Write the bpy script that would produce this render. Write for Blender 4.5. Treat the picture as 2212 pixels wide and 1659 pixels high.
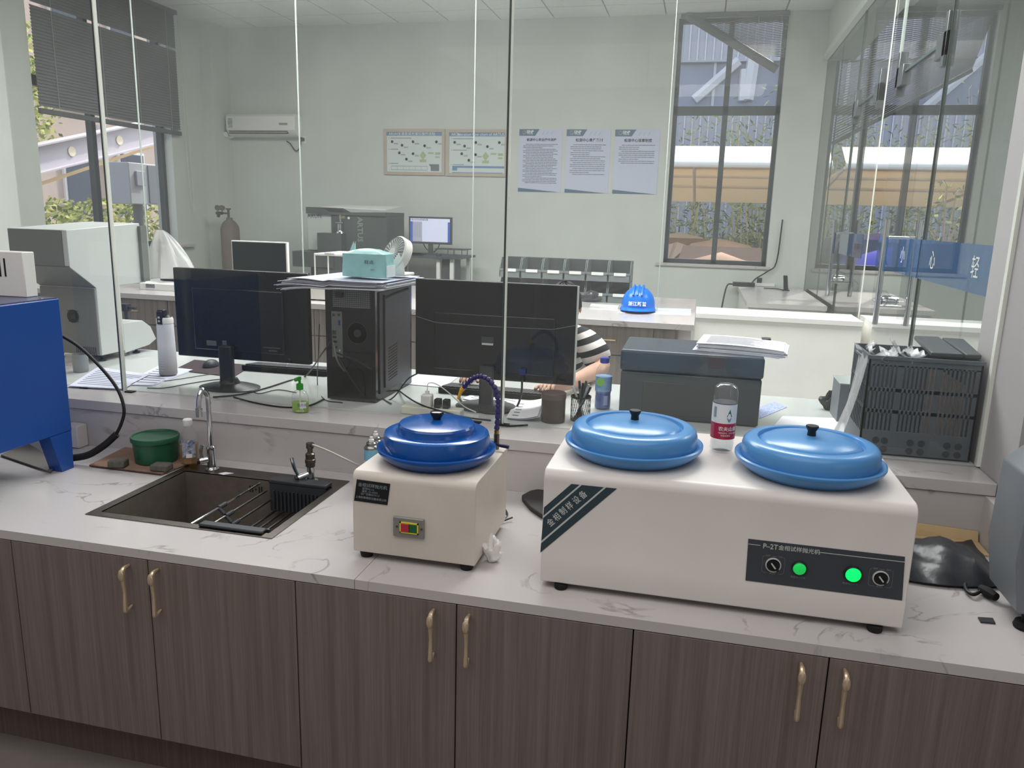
import bpy, math, random
from mathutils import Vector, Matrix
random.seed(7)
for o in list(bpy.data.objects): bpy.data.objects.remove(o)
SC=bpy.context.scene; COL=SC.collection
# ---------------------------------------------------------------- camera
CW,CH,FPX=2212,1659,1678.26
YAW,PIT,ROL=-0.22957986,0.21338791,0.02676859
_cy,_sy,_cp,_sp,_cr,_sr=math.cos(YAW),math.sin(YAW),math.cos(PIT),math.sin(PIT),math.cos(ROL),math.sin(ROL)
CF=Vector((_sy*_cp,_cy*_cp,-_sp)); _r0=Vector((_cy,-_sy,0)); _u0=_r0.cross(CF)
CR=_cr*_r0+_sr*_u0; CU=-_sr*_r0+_cr*_u0
CAM=Vector((0,0,1.766))
cd=bpy.data.cameras.new('camera'); cam=bpy.data.objects.new('camera',cd); COL.objects.link(cam)
cd.sensor_width=36; cd.lens=36*FPX/CW; cd.clip_start=.05; cd.clip_end=400
m=Matrix((CR,CU,-CF)).transposed().to_4x4(); m.translation=CAM; cam.matrix_world=m
SC.camera=cam
# ---------------------------------------------------------------- world, sun, lamps, exposure
SC.view_settings.view_transform='Standard'; SC.view_settings.look='None'
SC.view_settings.gamma=1; SC.view_settings.use_curve_mapping=False
SC.view_settings.exposure=0.0
w=bpy.data.worlds.new('sky'); SC.world=w; w.use_nodes=True
nt=w.node_tree; bg=nt.nodes['Background']; sky=nt.nodes.new('ShaderNodeTexSky')
sky.sky_type='NISHITA'; sky.sun_disc=False; sky.sun_elevation=math.radians(47); sky.sun_rotation=math.radians(20)
sky.air_density=1.0; sky.dust_density=3.5; sky.ozone_density=1
hs=nt.nodes.new('ShaderNodeHueSaturation'); hs.inputs['Saturation'].default_value=.55
nt.links.new(sky.outputs[0],hs.inputs['Color']); nt.links.new(hs.outputs[0],bg.inputs[0]); bg.inputs[1].default_value=.5
def lamp(name,kind,loc,target,energy,color=(1,1,1),size=1,size_y=None,angle=None):
    l=bpy.data.lights.new(name,kind); o=bpy.data.objects.new(name,l); COL.objects.link(o)
    o.location=loc; d=Vector(target)-Vector(loc); o.rotation_euler=d.to_track_quat('-Z','Y').to_euler()
    l.energy=energy; l.color=color
    if kind=='AREA':
        l.shape='RECTANGLE'; l.size=size; l.size_y=size_y or size
    if angle: l.angle=angle
    return o
lamp('sun','SUN',(4,20,20),(4-4.2,20-12.5,20-14.0),4.2,(1,.93,.82),angle=math.radians(.6))
# unseen area fills added overhead and at the side to brighten the rooms
lamp('side_fill','AREA',(3.3,-.6,2.0),(-1.0,2.0,.8),11,(.95,.97,1),2.2,2.2)  # added side fill, no window in that wall
lamp('front_ceiling_fill','AREA',(-.9,.2,3.80),(-.9,.2001,0),97,(1,.97,.95),5.0,3.2)
lamp('office_ceiling_fill','AREA',(-2.5,5.3,3.80),(-2.5,5.3001,0),172,(1,1,.995),3.0,1.2)
lamp('office_ceiling_fill','AREA',(-.1,4.7,3.80),(-.1,4.7001,0),120,(1,1,.985),1.8,1.2)
lamp('lobby_ceiling_fill','AREA',(2.6,5.6,3.80),(2.6,5.6,0),70,(.97,1,.98),1.6,1.6)
# ---------------------------------------------------------------- helpers
def K(px,py,ax,val,c=CAM):
    d=CF+(px-CW/2)/FPX*CR-(py-CH/2)/FPX*CU
    return c+d*((val-c[ax])/d[ax])
def s2l(c):
    return tuple(((x/255)/12.92 if x/255<=.04045 else ((x/255+.055)/1.055)**2.4) for x in c[:3])+(1,)
MATS={}
def mat(name,col,rough=.5,metal=0,var=.0,scale=8,bump=0,bscale=60,spec=.5,emit=None,es=1,coat=0,alpha=None,trans=0,stretch=None,col2=None,ior=1.45,sss=0):
    if name in MATS: return MATS[name]
    mt=bpy.data.materials.new(name); mt.use_nodes=True; n=mt.node_tree; b=n.nodes['Principled BSDF']
    c=s2l(col)
    b.inputs['Base Color'].default_value=c; b.inputs['Roughness'].default_value=rough; b.inputs['Metallic'].default_value=metal
    b.inputs['Specular IOR Level'].default_value=spec; b.inputs['IOR'].default_value=ior
    b.inputs['Coat Weight'].default_value=coat; b.inputs['Coat Roughness'].default_value=.08
    if trans: b.inputs['Transmission Weight'].default_value=trans
    if alpha is not None: b.inputs['Alpha'].default_value=alpha
    if emit: b.inputs['Emission Color'].default_value=s2l(emit); b.inputs['Emission Strength'].default_value=es
    tc=n.nodes.new('ShaderNodeTexCoord')
    src=tc.outputs['Object']
    if stretch:
        mp=n.nodes.new('ShaderNodeMapping'); mp.inputs['Scale'].default_value=stretch
        n.links.new(src,mp.inputs[0]); src=mp.outputs[0]
    if var>0 or col2:
        nz=n.nodes.new('ShaderNodeTexNoise'); nz.inputs['Scale'].default_value=scale; nz.inputs['Detail'].default_value=5
        n.links.new(src,nz.inputs['Vector'])
        r=n.nodes.new('ShaderNodeValToRGB'); r.color_ramp.elements[0].position=.3; r.color_ramp.elements[1].position=.7
        if col2: a=s2l(col2); bb=c
        else:
            a=tuple(x*(1-var) for x in c[:3])+(1,); bb=tuple(min(1,x*(1+var)) for x in c[:3])+(1,)
        r.color_ramp.elements[0].color=a; r.color_ramp.elements[1].color=bb
        n.links.new(nz.outputs[0],r.inputs[0]); n.links.new(r.outputs[0],b.inputs['Base Color'])
    if bump>0:
        nb=n.nodes.new('ShaderNodeTexNoise'); nb.inputs['Scale'].default_value=bscale; nb.inputs['Detail'].default_value=3
        n.links.new(src,nb.inputs['Vector'])
        bp=n.nodes.new('ShaderNodeBump'); bp.inputs['Strength'].default_value=bump; bp.inputs['Distance'].default_value=.004
        n.links.new(nb.outputs[0],bp.inputs['Height']); n.links.new(bp.outputs[0],b.inputs['Normal'])
    MATS[name]=mt; return mt
def thin_glass(name,tint,veil=.03,dcol=(225,230,228),rough=0.0,fac=1.5):  # diffuse share; on the room partitions it paints in the haze of reflections
    mt=bpy.data.materials.new(name); mt.use_nodes=True; n=mt.node_tree; n.nodes.clear()
    out=n.nodes.new('ShaderNodeOutputMaterial'); tr=n.nodes.new('ShaderNodeBsdfTransparent'); gl=n.nodes.new('ShaderNodeBsdfGlossy')
    df=n.nodes.new('ShaderNodeBsdfDiffuse'); fr=n.nodes.new('ShaderNodeFresnel'); m1=n.nodes.new('ShaderNodeMixShader'); m2=n.nodes.new('ShaderNodeMixShader')
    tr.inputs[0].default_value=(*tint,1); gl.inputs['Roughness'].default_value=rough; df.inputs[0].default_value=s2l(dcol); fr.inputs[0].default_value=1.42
    mm=n.nodes.new('ShaderNodeMath'); mm.operation='MULTIPLY'; mm.inputs[1].default_value=fac
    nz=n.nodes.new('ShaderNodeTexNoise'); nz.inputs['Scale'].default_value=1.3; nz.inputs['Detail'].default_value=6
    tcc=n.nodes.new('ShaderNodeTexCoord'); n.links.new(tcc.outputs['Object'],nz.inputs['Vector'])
    md=n.nodes.new('ShaderNodeMapRange'); md.inputs[1].default_value=.3; md.inputs[2].default_value=.75; md.inputs[3].default_value=veil*.6; md.inputs[4].default_value=veil*1.4
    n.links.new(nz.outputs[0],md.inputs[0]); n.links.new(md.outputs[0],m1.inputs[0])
    
    ge=n.nodes.new('ShaderNodeNewGeometry'); iv=n.nodes.new('ShaderNodeMath'); iv.operation='SUBTRACT'; iv.inputs[0].default_value=1; n.links.new(ge.outputs['Backfacing'],iv.inputs[1])
    m3=n.nodes.new('ShaderNodeMath'); m3.operation='MULTIPLY'; n.links.new(fr.outputs[0],m3.inputs[0]); n.links.new(iv.outputs[0],m3.inputs[1])
    n.links.new(m3.outputs[0],mm.inputs[0]); n.links.new(tr.outputs[0],m1.inputs[1]); n.links.new(df.outputs[0],m1.inputs[2])
    n.links.new(mm.outputs[0],m2.inputs[0]); n.links.new(m1.outputs[0],m2.inputs[1]); n.links.new(gl.outputs[0],m2.inputs[2]); n.links.new(m2.outputs[0],out.inputs[0])
    MATS[name]=mt; return mt
class B:
    def __init__(s): s.v=[];s.f=[];s.mi=[]
    def add(s,vs,fs,mi=0):
        k=len(s.v); s.v+= [Vector(x) for x in vs]; s.f+=[tuple(i+k for i in f) for f in fs]; s.mi+=[mi]*len(fs); return s
    def box(s,x0,x1,y0,y1,z0,z1,mi=0,M=None):
        v=[(x,y,z) for x in(x0,x1) for y in(y0,y1) for z in(z0,z1)]
        if M is not None: v=[M@Vector(p) for p in v]
        return s.add(v,[(0,1,3,2),(4,6,7,5),(0,4,5,1),(2,3,7,6),(0,2,6,4),(1,5,7,3)],mi)
    def fr(s,p0,p1,r0,r1=None,n=16,cap=True,mi=0):
        p0=Vector(p0);p1=Vector(p1); r1=r0 if r1 is None else r1
        d=(p1-p0).normalized(); a=d.orthogonal().normalized(); b=d.cross(a)
        v=[];
        for p,r in((p0,r0),(p1,r1)):
            for i in range(n):
                t=2*math.pi*i/n; v.append(p+r*(math.cos(t)*a+math.sin(t)*b))
        f=[(i,(i+1)%n,n+(i+1)%n,n+i) for i in range(n)]
        if cap: f+=[tuple(range(n))[::-1],tuple(range(n,2*n))]
        return s.add(v,f,mi)
    def tube(s,pts,r,n=8,sm=0,cap=True,mi=0,radii=None):
        pts=[Vector(p) for p in pts]
        if sm and len(pts)>2:
            q=[];rr=[]
            P=[pts[0]*2-pts[1]]+pts+[pts[-1]*2-pts[-2]]
            for i in range(1,len(P)-2):
                for k in range(sm):
                    t=k/sm; a,b,c,d=P[i-1],P[i],P[i+1],P[i+2]
                    q.append(.5*((2*b)+(c-a)*t+(2*a-5*b+4*c-d)*t*t+(3*b-a-3*c+d)*t**3))
                    if radii: rr.append(radii[i-1]*(1-t)+radii[i]*t)
            q.append(pts[-1]); 
            if radii: rr.append(radii[-1]); radii=rr
            pts=q
        v=[];f=[];a=None
        for i,p in enumerate(pts):
            d=(pts[min(i+1,len(pts)-1)]-pts[max(i-1,0)])
            d=d.normalized() if d.length>1e-9 else Vector((0,0,1))
            if a is None: a=d.orthogonal().normalized()
            else:
                a=a-d*a.dot(d); a=a.normalized() if a.length>1e-6 else d.orthogonal().normalized()
            b=d.cross(a); R=radii[i] if radii else r
            for k in range(n):
                t=2*math.pi*k/n; v.append(p+R*(math.cos(t)*a+math.sin(t)*b))
        for i in range(len(pts)-1):
            for k in range(n): f.append((i*n+k,i*n+(k+1)%n,(i+1)*n+(k+1)%n,(i+1)*n+k))
        if cap: f+=[tuple(range(n))[::-1],tuple(range((len(pts)-1)*n,len(pts)*n))]
        return s.add(v,f,mi)
    def lathe(s,prof,c=(0,0,0),n=32,M=None,mi=0,a0=0,a1=2*math.pi,sx=1,sy=1):
        c=Vector(c); full=abs(a1-a0-2*math.pi)<1e-6; N=n if full else n+1
        v=[]
        for r,z in prof:
            for i in range(N):
                t=a0+(a1-a0)*i/n; p=Vector((r*sx*math.cos(t),r*sy*math.sin(t),z))
                if M is not None: p=M@p
                v.append(c+p)
        f=[]
        for j in range(len(prof)-1):
            for i in range(N if full else n):
                k=(i+1)%N; f.append((j*N+i,j*N+k,(j+1)*N+k,(j+1)*N+i))
        if full:
            if prof[0][0]>1e-6: f.append(tuple(range(N))[::-1])
            if prof[-1][0]>1e-6: f.append(tuple(range((len(prof)-1)*N,len(prof)*N)))
        return s.add(v,f,mi)
    def prism(s,poly,vec,mi=0):
        poly=[Vector(p) for p in poly]; n=len(poly); vec=Vector(vec)
        return s.add(poly+[p+vec for p in poly],[tuple(range(n))[::-1],tuple(range(n,2*n))]+[(i,(i+1)%n,n+(i+1)%n,n+i) for i in range(n)],mi)
    def grid(s,fn,nu,nv,th=0,mi=0):
        v=[Vector(fn(i/nu,j/nv)) for j in range(nv+1) for i in range(nu+1)]
        W=nu+1; f=[(j*W+i,j*W+i+1,(j+1)*W+i+1,(j+1)*W+i) for j in range(nv) for i in range(nu)]
        if not th: return s.add(v,f,mi)
        n=len(v); t=Vector((0,0,-th)) if not isinstance(th,Vector) else th
        v2=[p+t for p in v]; f2=[tuple(x+n for x in q[::-1]) for q in f]
        ed=[(i,i+1) for i in range(nu)]+[((j)*W+nu,(j+1)*W+nu) for j in range(nv)]+[(nv*W+i+1,nv*W+i) for i in range(nu)]+[((j+1)*W,j*W) for j in range(nv)]
        return s.add(v+v2,f+f2+[(a,n+a,n+b,b) for a,b in ed],mi)
WM={}
def tagm(o,label,cat,group=None,kind=None):
    if label: o['label']=label
    if cat: o['category']=cat
    if group: o['group']=group
    if kind: o['kind']=kind
def thing(name,label,cat,loc=(0,0,0),rz=0,group=None):
    o=bpy.data.objects.new(name,None); COL.objects.link(o); o.empty_display_size=.05
    o.location=loc; o.rotation_euler=(0,0,rz); WM[o]=Matrix.Translation(Vector(loc))@Matrix.Rotation(rz,4,'Z')
    tagm(o,label,cat,group); return o
def build(b,name,m,parent=None,local=False,smooth=35,bevel=0,label=None,cat=None,group=None,kind=None,seg=2):
    me=bpy.data.meshes.new(name)
    vs=b.v
    org=None
    if parent is not None and not local:
        inv=WM[parent].inverted(); vs=[inv@p for p in vs]
    if parent is None and not local and cat:
        n=len(vs); cx=sum(p.x for p in vs)/n; cy=sum(p.y for p in vs)/n; cz=min(p.z for p in vs); org=Vector((cx,cy,cz)); vs=[p-org for p in vs]
    me.from_pydata([tuple(p) for p in vs],[],b.f)
    ms=m if isinstance(m,(list,tuple)) else [m]
    for x in ms: me.materials.append(x)
    if len(ms)>1: me.polygons.foreach_set('material_index',b.mi)
    me.update()
    if smooth:
        me.shade_smooth(); me.set_sharp_from_angle(angle=math.radians(smooth))
    o=bpy.data.objects.new(name,me); COL.objects.link(o)
    if org is not None: o.location=org
    if parent is not None: o.parent=parent; WM[o]=WM[parent].copy()
    else: WM[o]=Matrix.Translation(org) if org is not None else Matrix.Identity(4)
    if bevel:
        md=o.modifiers.new('bevel','BEVEL'); md.width=bevel; md.segments=seg; md.limit_method='ANGLE'; md.angle_limit=math.radians(40); md.harden_normals=False
        me.shade_smooth(); me.set_sharp_from_angle(angle=math.radians(60))
    tagm(o,label,cat,group,kind)
    return o
def struct(b,name,m,parent=None,**k):
    if parent is None: k['kind']='structure'
    return build(b,name,m,parent,**k)
def copytree(r,loc,rz=0,label=None,group=None,sc=None):
    def cp(o,par):
        c=o.copy(); COL.objects.link(c); c.parent=par
        for ch in [x for x in bpy.data.objects if x.parent==o and x!=c]: cp(ch,c)
        return c
    c=cp(r,None); c.location=loc; c.rotation_euler=(0,0,rz)
    if sc: c.scale=(sc,sc,sc)
    if label: c['label']=label
    if group: c['group']=group
    return c
def text(s,size,origin,right,up,m,name,parent,align='CENTER',ext=.0002,bold=0,sx=1,shear=0):
    cu=bpy.data.curves.new(name,'FONT'); cu.body=s; cu.size=size; cu.align_x=align; cu.align_y='CENTER'; cu.extrude=ext; cu.offset=bold; cu.resolution_u=2
    o=bpy.data.objects.new('t',cu); COL.objects.link(o); bpy.context.view_layer.update()
    me=bpy.data.meshes.new_from_object(o.evaluated_get(bpy.context.evaluated_depsgraph_get())); bpy.data.objects.remove(o)
    R=Vector(right).normalized(); U=Vector(up).normalized(); N=R.cross(U)
    M=Matrix((R*sx,U,N)).transposed().to_4x4(); M.translation=Vector(origin)
    if parent is not None: M=WM[parent].inverted()@M
    me.transform(M); me.materials.clear(); me.materials.append(m); me.name=name
    o=bpy.data.objects.new(name,me); COL.objects.link(o); o.parent=parent; WM[o]=WM[parent].copy()
    return o
X_,Y_,Z_=Vector((1,0,0)),Vector((0,1,0)),Vector((0,0,1))
# ---------------------------------------------------------------- materials
M_wall=mat('wall_paint',(202,206,200),.75,var=.03,scale=3,bump=.15,bscale=40)
M_wallp=mat('wall_paint_front',(200,196,196),.7,var=.03,scale=3)
M_ceil=mat('ceiling_tile_fissured',(212,214,210),.85,var=.05,scale=40,bump=.3,bscale=120)
M_grid=mat('ceiling_grid_grey',(150,153,150),.5)
M_floor=mat('floor_concrete_tile',(118,112,108),.35,var=.15,scale=3.5,bump=.05)
M_frame=mat('window_frame_dark',(52,60,66),.5,var=.15,scale=25)
M_blind=mat('blind_slat_grey',(116,118,120),.55,var=.06,scale=4)
M_blindr=mat('blind_rail_grey',(96,100,102),.5)
M_white=mat('white_plastic',(226,226,222),.4)
M_offw=mat('off_white_enamel',(214,209,204),.38,var=.03,scale=6,spec=.5)
M_offw2=mat('cream_enamel_aged',(206,198,188),.4,var=.05,scale=7)
M_black=mat('black_plastic',(24,26,28),.4,spec=.5)
M_blackg=mat('black_gloss_plastic',(16,20,22),.16,spec=.6)
M_dark=mat('charcoal_plastic',(50,54,58),.5)
M_rubber=mat('black_rubber',(20,20,21),.75)
M_cable=mat('black_cable_sheath',(20,21,22),.5)
M_chrome=mat('chrome_plate',(215,218,220),.09,metal=1)
M_steel=mat('brushed_steel',(150,150,148),.28,metal=1,var=.08,scale=30,stretch=(1,12,1))
M_steeld=mat('dark_sink_steel',(112,106,100),.33,metal=1,var=.1,scale=40)
M_brass=mat('champagne_brass',(226,206,176),.36,metal=.75,var=.05,scale=40)
M_brassy=mat('brass_fitting',(190,150,70),.3,metal=1)
M_nick=mat('dull_nickel',(120,112,102),.35,metal=1)
M_green=mat('green_plastic',(30,84,60),.4,var=.12,scale=12)
M_card=mat('brown_cardboard',(134,108,92),.9,var=.15,scale=18,bump=.2)
M_carde=mat('cardboard_edge',(86,66,56),.95,var=.3,scale=60)
M_stone=mat('dark_abrasive_stone',(88,86,80),.9,var=.25,scale=50,bump=.4)
M_blue=mat('royal_blue_paint',(34,76,150),.32,var=.03,scale=5)
M_lidb=mat('blue_moulded_plastic_deep',(22,84,160),.16,spec=.6,var=.04,scale=5)
M_lidl=mat('blue_moulded_plastic_sky',(84,146,204),.25,spec=.5,var=.05,scale=6)
M_grey=mat('grey_enamel',(116,122,128),.42,var=.04,scale=4)
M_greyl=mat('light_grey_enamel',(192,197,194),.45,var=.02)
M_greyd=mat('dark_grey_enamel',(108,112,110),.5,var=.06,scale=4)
M_paper=mat('white_paper',(232,232,236),.8,var=.03,scale=30)
M_paperb=mat('bluish_paper',(205,210,226),.8,var=.05,scale=30)
M_ink=mat('printed_ink_grey',(120,124,134),.8)
M_inkd=mat('printed_ink_dark',(52,56,66),.8)
M_teal=mat('teal_tissue_wrapper',(146,196,196),.3,var=.08,scale=22,bump=.5,bscale=30)
M_bincol=mat('grey_bin_plastic',(112,120,120),.5,var=.05)
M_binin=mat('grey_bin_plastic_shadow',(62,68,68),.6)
M_hel=mat('blue_helmet_plastic',(28,108,206),.22)
M_label=mat('white_label',(228,228,224),.6)
M_bluep=mat('blue_print',(60,110,170),.6)
M_slate=mat('slate_green_decal',(48,66,74),.45)
M_slate2=mat('slate_grey_panel',(62,68,74),.45)
M_silv=mat('silver_print',(196,200,196),.5)
M_red=mat('red_plastic',(176,48,62),.4)
M_grn=mat('green_button_plastic',(30,92,54),.4)
M_yel=mat('yellow_plastic',(222,204,70),.4)
M_glow1=mat('lit_green_lens',(30,200,90),.3,emit=(30,210,90),es=.45)
M_glow2=mat('bright_lit_green_lens',(20,240,100),.3,emit=(0,255,110),es=1.0)
M_purp=mat('purple_coolant_pipe',(58,52,100),.35)
M_org=mat('yellow_nozzle_plastic',(226,170,40),.4)
M_skin=mat('skin',(206,164,142),.55,var=.05,scale=20)
M_hair=mat('black_hair',(24,22,22),.6)
M_foil=mat('clear_film',(225,228,230),.2,alpha=.35,spec=.8,bump=.6,bscale=25)
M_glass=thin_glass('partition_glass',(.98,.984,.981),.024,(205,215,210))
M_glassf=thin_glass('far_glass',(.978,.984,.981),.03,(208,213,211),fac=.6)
M_gedge=mat('glass_edge_green',(176,186,180),.15,spec=.8)
M_gedged=mat('glass_edge_dark',(70,82,78),.3)  # dark line of the pane joints and door tops
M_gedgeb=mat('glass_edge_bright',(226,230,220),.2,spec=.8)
M_pet=thin_glass('clear_bottle_plastic',(.98,.985,.985),.07,(220,224,226),rough=.05,fac=1.8)
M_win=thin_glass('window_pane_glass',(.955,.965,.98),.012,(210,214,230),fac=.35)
M_petr=M_pet
def marble(name,base,vein,rough=.18):
    mt=bpy.data.materials.new(name); mt.use_nodes=True; n=mt.node_tree; b=n.nodes['Principled BSDF']
    tc=n.nodes.new('ShaderNodeTexCoord'); nz=n.nodes.new('ShaderNodeTexNoise'); nz.inputs['Scale'].default_value=2.2; nz.inputs['Detail'].default_value=8; nz.inputs['Distortion'].default_value=1.6
    n.links.new(tc.outputs['Object'],nz.inputs['Vector'])
    r=n.nodes.new('ShaderNodeValToRGB'); e=r.color_ramp.elements
    e[0].position=.485; e[0].color=s2l(base); e[1].position=.515; e[1].color=s2l(base)
    x=e.new(.5); x.color=s2l(vein)
    nz2=n.nodes.new('ShaderNodeTexNoise'); nz2.inputs['Scale'].default_value=5; nz2.inputs['Detail'].default_value=4
    n.links.new(tc.outputs['Object'],nz2.inputs['Vector'])
    r2=n.nodes.new('ShaderNodeValToRGB'); r2.color_ramp.elements[0].position=.48; r2.color_ramp.elements[1].position=.62
    mx=n.nodes.new('ShaderNodeMix'); mx.data_type='RGBA'; mx.inputs['A'].default_value=s2l(base)
    n.links.new(nz.outputs[0],r.inputs[0]); n.links.new(nz2.outputs[0],r2.inputs[0]); n.links.new(r2.outputs[0],mx.inputs['Factor']); n.links.new(r.outputs[0],mx.inputs['B'])
    n.links.new(mx.outputs['Result'],b.inputs['Base Color']); b.inputs['Roughness'].default_value=rough
    MATS[name]=mt; return mt
M_marb=marble('white_veined_quartz',(192,188,187),(150,146,145))
M_marbd=marble('white_veined_quartz_matt',(190,186,184),(156,150,148),.35)
def woodgrain(name,a,bc,axis=0,rough=.5):
    mt=bpy.data.materials.new(name); mt.use_nodes=True; n=mt.node_tree; b=n.nodes['Principled BSDF']
    tc=n.nodes.new('ShaderNodeTexCoord'); mp=n.nodes.new('ShaderNodeMapping'); mp.inputs['Scale'].default_value=(260,260,3.5)
    n.links.new(tc.outputs['Object'],mp.inputs[0]); nz=n.nodes.new('ShaderNodeTexNoise'); nz.inputs['Scale'].default_value=1; nz.inputs['Detail'].default_value=3
    n.links.new(mp.outputs[0],nz.inputs['Vector'])
    mp2=n.nodes.new('ShaderNodeMapping'); mp2.inputs['Scale'].default_value=(40,40,.6); n.links.new(tc.outputs['Object'],mp2.inputs[0])
    nz2=n.nodes.new('ShaderNodeTexNoise'); nz2.inputs['Scale'].default_value=1; n.links.new(mp2.outputs[0],nz2.inputs['Vector'])
    ad=n.nodes.new('ShaderNodeMath'); ad.operation='ADD'; mu=n.nodes.new('ShaderNodeMath'); mu.operation='MULTIPLY'; mu.inputs[1].default_value=.5
    n.links.new(nz.outputs[0],ad.inputs[0]); n.links.new(nz2.outputs[0],ad.inputs[1]); n.links.new(ad.outputs[0],mu.inputs[0])
    r=n.nodes.new('ShaderNodeValToRGB'); r.color_ramp.elements[0].position=.38; r.color_ramp.elements[1].position=.64
    r.color_ramp.elements[0].color=s2l(a); r.color_ramp.elements[1].color=s2l(bc)
    n.links.new(mu.outputs[0],r.inputs[0]); n.links.new(r.outputs[0],b.inputs['Base Color']); b.inputs['Roughness'].default_value=rough
    MATS[name]=mt; return mt
M_wood=woodgrain('taupe_woodgrain_laminate',(108,96,91),(131,118,113))
M_woodk=woodgrain('taupe_plinth_laminate',(86,74,70),(108,95,90))
M_woodg=woodgrain('grey_brown_laminate_far',(120,112,108),(150,142,136))
# ================================================================ STRUCTURE
D=8.97; CEIL=3.885; FF=.22
b=B().box(-4.6,3.4,-2.6,2.62,-.1,0); struct(b,'floor',M_floor)
b=B().box(-6.2,4.6,2.62,9.2,-.1,FF); struct(b,'floor.001',mat('floor_office_tile',(170,170,166),.3,var=.05))
b=B().box(-6.2,4.6,-2.8,9.2,CEIL+.02,CEIL+.14); ceil=struct(b,'ceiling',M_grid)
# ceiling tiles (600 mm grid), each one a piece
tb=B().box(-.292,.292,-.292,.292,-.012,.0)
tile=None
for j,yy in enumerate([8.745]+[8.22-.6*k for k in range(3)]):
    for i in range(-8,5):
        x=-1.13+.6*i+.3-0.0
        if x>1.0 and x<1.4: continue
        if x<-5.85 or x>4.3: continue
        if tile is None:
            tile=build(tb,'ceiling_tile',M_ceil,ceil,local=True); o=tile
        else:
            o=tile.copy(); COL.objects.link(o)
        o.parent=ceil; o.location=(x,yy,CEIL+.008); o.scale=(1,(.44/.584 if j==0 else 1),1)
b=B().box(-6.2,4.6,2.9,6.4,CEIL,CEIL+.02); struct(b,'ceiling.001',M_ceil)
b=B().box(-4.6,3.4,-2.6,2.9,CEIL,CEIL+.02); struct(b,'ceiling.002',M_wallp)
# back wall with two window openings
W1=(-.395,.715,1.295,3.86); W2=(1.215,2.66,1.295,3.86)
b=B()
b.box(-6.2,W1[0],D,D+.24,FF,CEIL+.02); b.box(W1[1],W2[0],D,D+.24,FF,CEIL+.02); b.box(W2[1],4.6,D,D+.24,FF,CEIL+.02)
for W in (W1,W2):
    b.box(W[0],W[1],D,D+.24,FF,W[2]); b.box(W[0],W[1],D,D+.24,W[3],CEIL+.02)
struct(b,'wall_back',M_wall)
# left wall with one wide window opening
LX=-5.9; LW=(6.13,8.02,1.335,3.86)
b=B(); b.box(LX-.24,LX,2.7,LW[0],FF,CEIL+.02); b.box(LX-.24,LX,LW[1],D+.2,FF,CEIL+.02); b.box(LX-.24,LX,LW[0],LW[1],FF,LW[2]); b.box(LX-.24,LX,LW[0],LW[1],LW[3],CEIL+.02)
struct(b,'wall_left',M_wall)
b=B().box(-5.9,-5.74,8.62,D,FF,CEIL); struct(b,'trim_1',M_wall)            # corner pilaster
# right column between front room and office, front room walls
b=B().box(.96,1.52,2.5,2.96,0,CEIL+.02); struct(b,'wall_right',mat('column_paint_shaded',(172,170,171),.7,var=.02,scale=3))  # white-painted column; its shade is put into a greyer colour
b=B().box(1.52,3.4,2.5,2.75,0,CEIL+.02); struct(b,'wall_front',mat('column_paint_shaded',(172,170,171),.7,var=.02,scale=3))
b=B(); b.box(3.4,3.6,-2.6,2.75,0,CEIL+.02); struct(b,'wall_side',M_wallp)
b=B(); b.box(-4.8,-4.6,-2.6,2.9,0,CEIL+.02); struct(b,'wall_west',M_wallp)
b=B(); b.box(-4.6,3.4,-2.8,-2.6,0,CEIL+.02); struct(b,'wall_rear',M_wallp)
b=B().box(4.4,4.6,2.75,9.2,FF,CEIL); struct(b,'wall_lobby',M_wall)
b=B().box(-6.2,-4.6,2.62,2.8,FF,CEIL); struct(b,'wall_west.001',M_wall)
# below-counter service wall with the raised ledge body
b=B().box(-4.6,.96,2.62,2.9,0,.945); struct(b,'wall_partition',M_wallp)
# overhead beam with its two trim lips
b=B().box(1.10,1.36,2.96,D,3.46,CEIL); struct(b,'trim_2',M_wall)
b=B().box(1.075,1.385,2.96,D,3.40,3.46); struct(b,'trim_3',mat('beam_lip_paint',(206,212,206),.5))
# windows -------------------------------------------------------------
def window(name,W,mullx,railz,axis='y',pos=D+.10):
    f=B(); t=.045
    x0,x1,z0,z1=W
    def bar(a0,a1,c0,c1):
        if axis=='y': f.box(a0,a1,pos,pos+.07,c0,c1)
        else: f.box(pos-.07,pos,a0,a1,c0,c1)
    bar(x0,x0+t,z0,z1); bar(x1-t,x1,z0,z1); bar(x0,x1,z0,z0+t); bar(x0,x1,z1-t,z1)
    bar(x0,x1,railz-.045,railz+.045)
    for m_ in mullx: bar(m_-.028,m_+.028,z0,z1)
    w_=struct(f,name,M_frame)
    xs=[x0]+list(mullx)+[x1]
    for i in range(len(xs)-1):
        for (c0,c1) in ((z0,railz),(railz,z1)):
            p=B()
            if axis=='y': p.box(xs[i]+.02,xs[i+1]-.02,pos+.03,pos+.036,c0+.02,c1-.02)
            else: p.box(pos-.036,pos-.03,xs[i]+.02,xs[i+1]-.02,c0+.02,c1-.02)
            build(p,'pane',M_win,w_)
    return w_
w1=window('window_1',W1,[.155],2.93)
w2=window('window_2',W2,[1.57,2.03],2.93)
w3=window('window_3',LW,[6.95],2.86,'x',LX-.10)
b=B().box(W1[0]-.08,W1[1]+.03,D-.03,D+.1,W1[2]-.03,W1[2]); build(b,'window_sill',M_marbd,w1)
b=B().box(W2[0]-.03,W2[1]+.03,D-.03,D+.1,W2[2]-.03,W2[2]); build(b,'window_sill',M_marbd,w2)
b=B().box(LX-.1,LX+.05,LW[0]-.03,LW[1]+.25,LW[2]-.03,LW[2]); build(b,'window_sill',M_marbd,w3)
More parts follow.
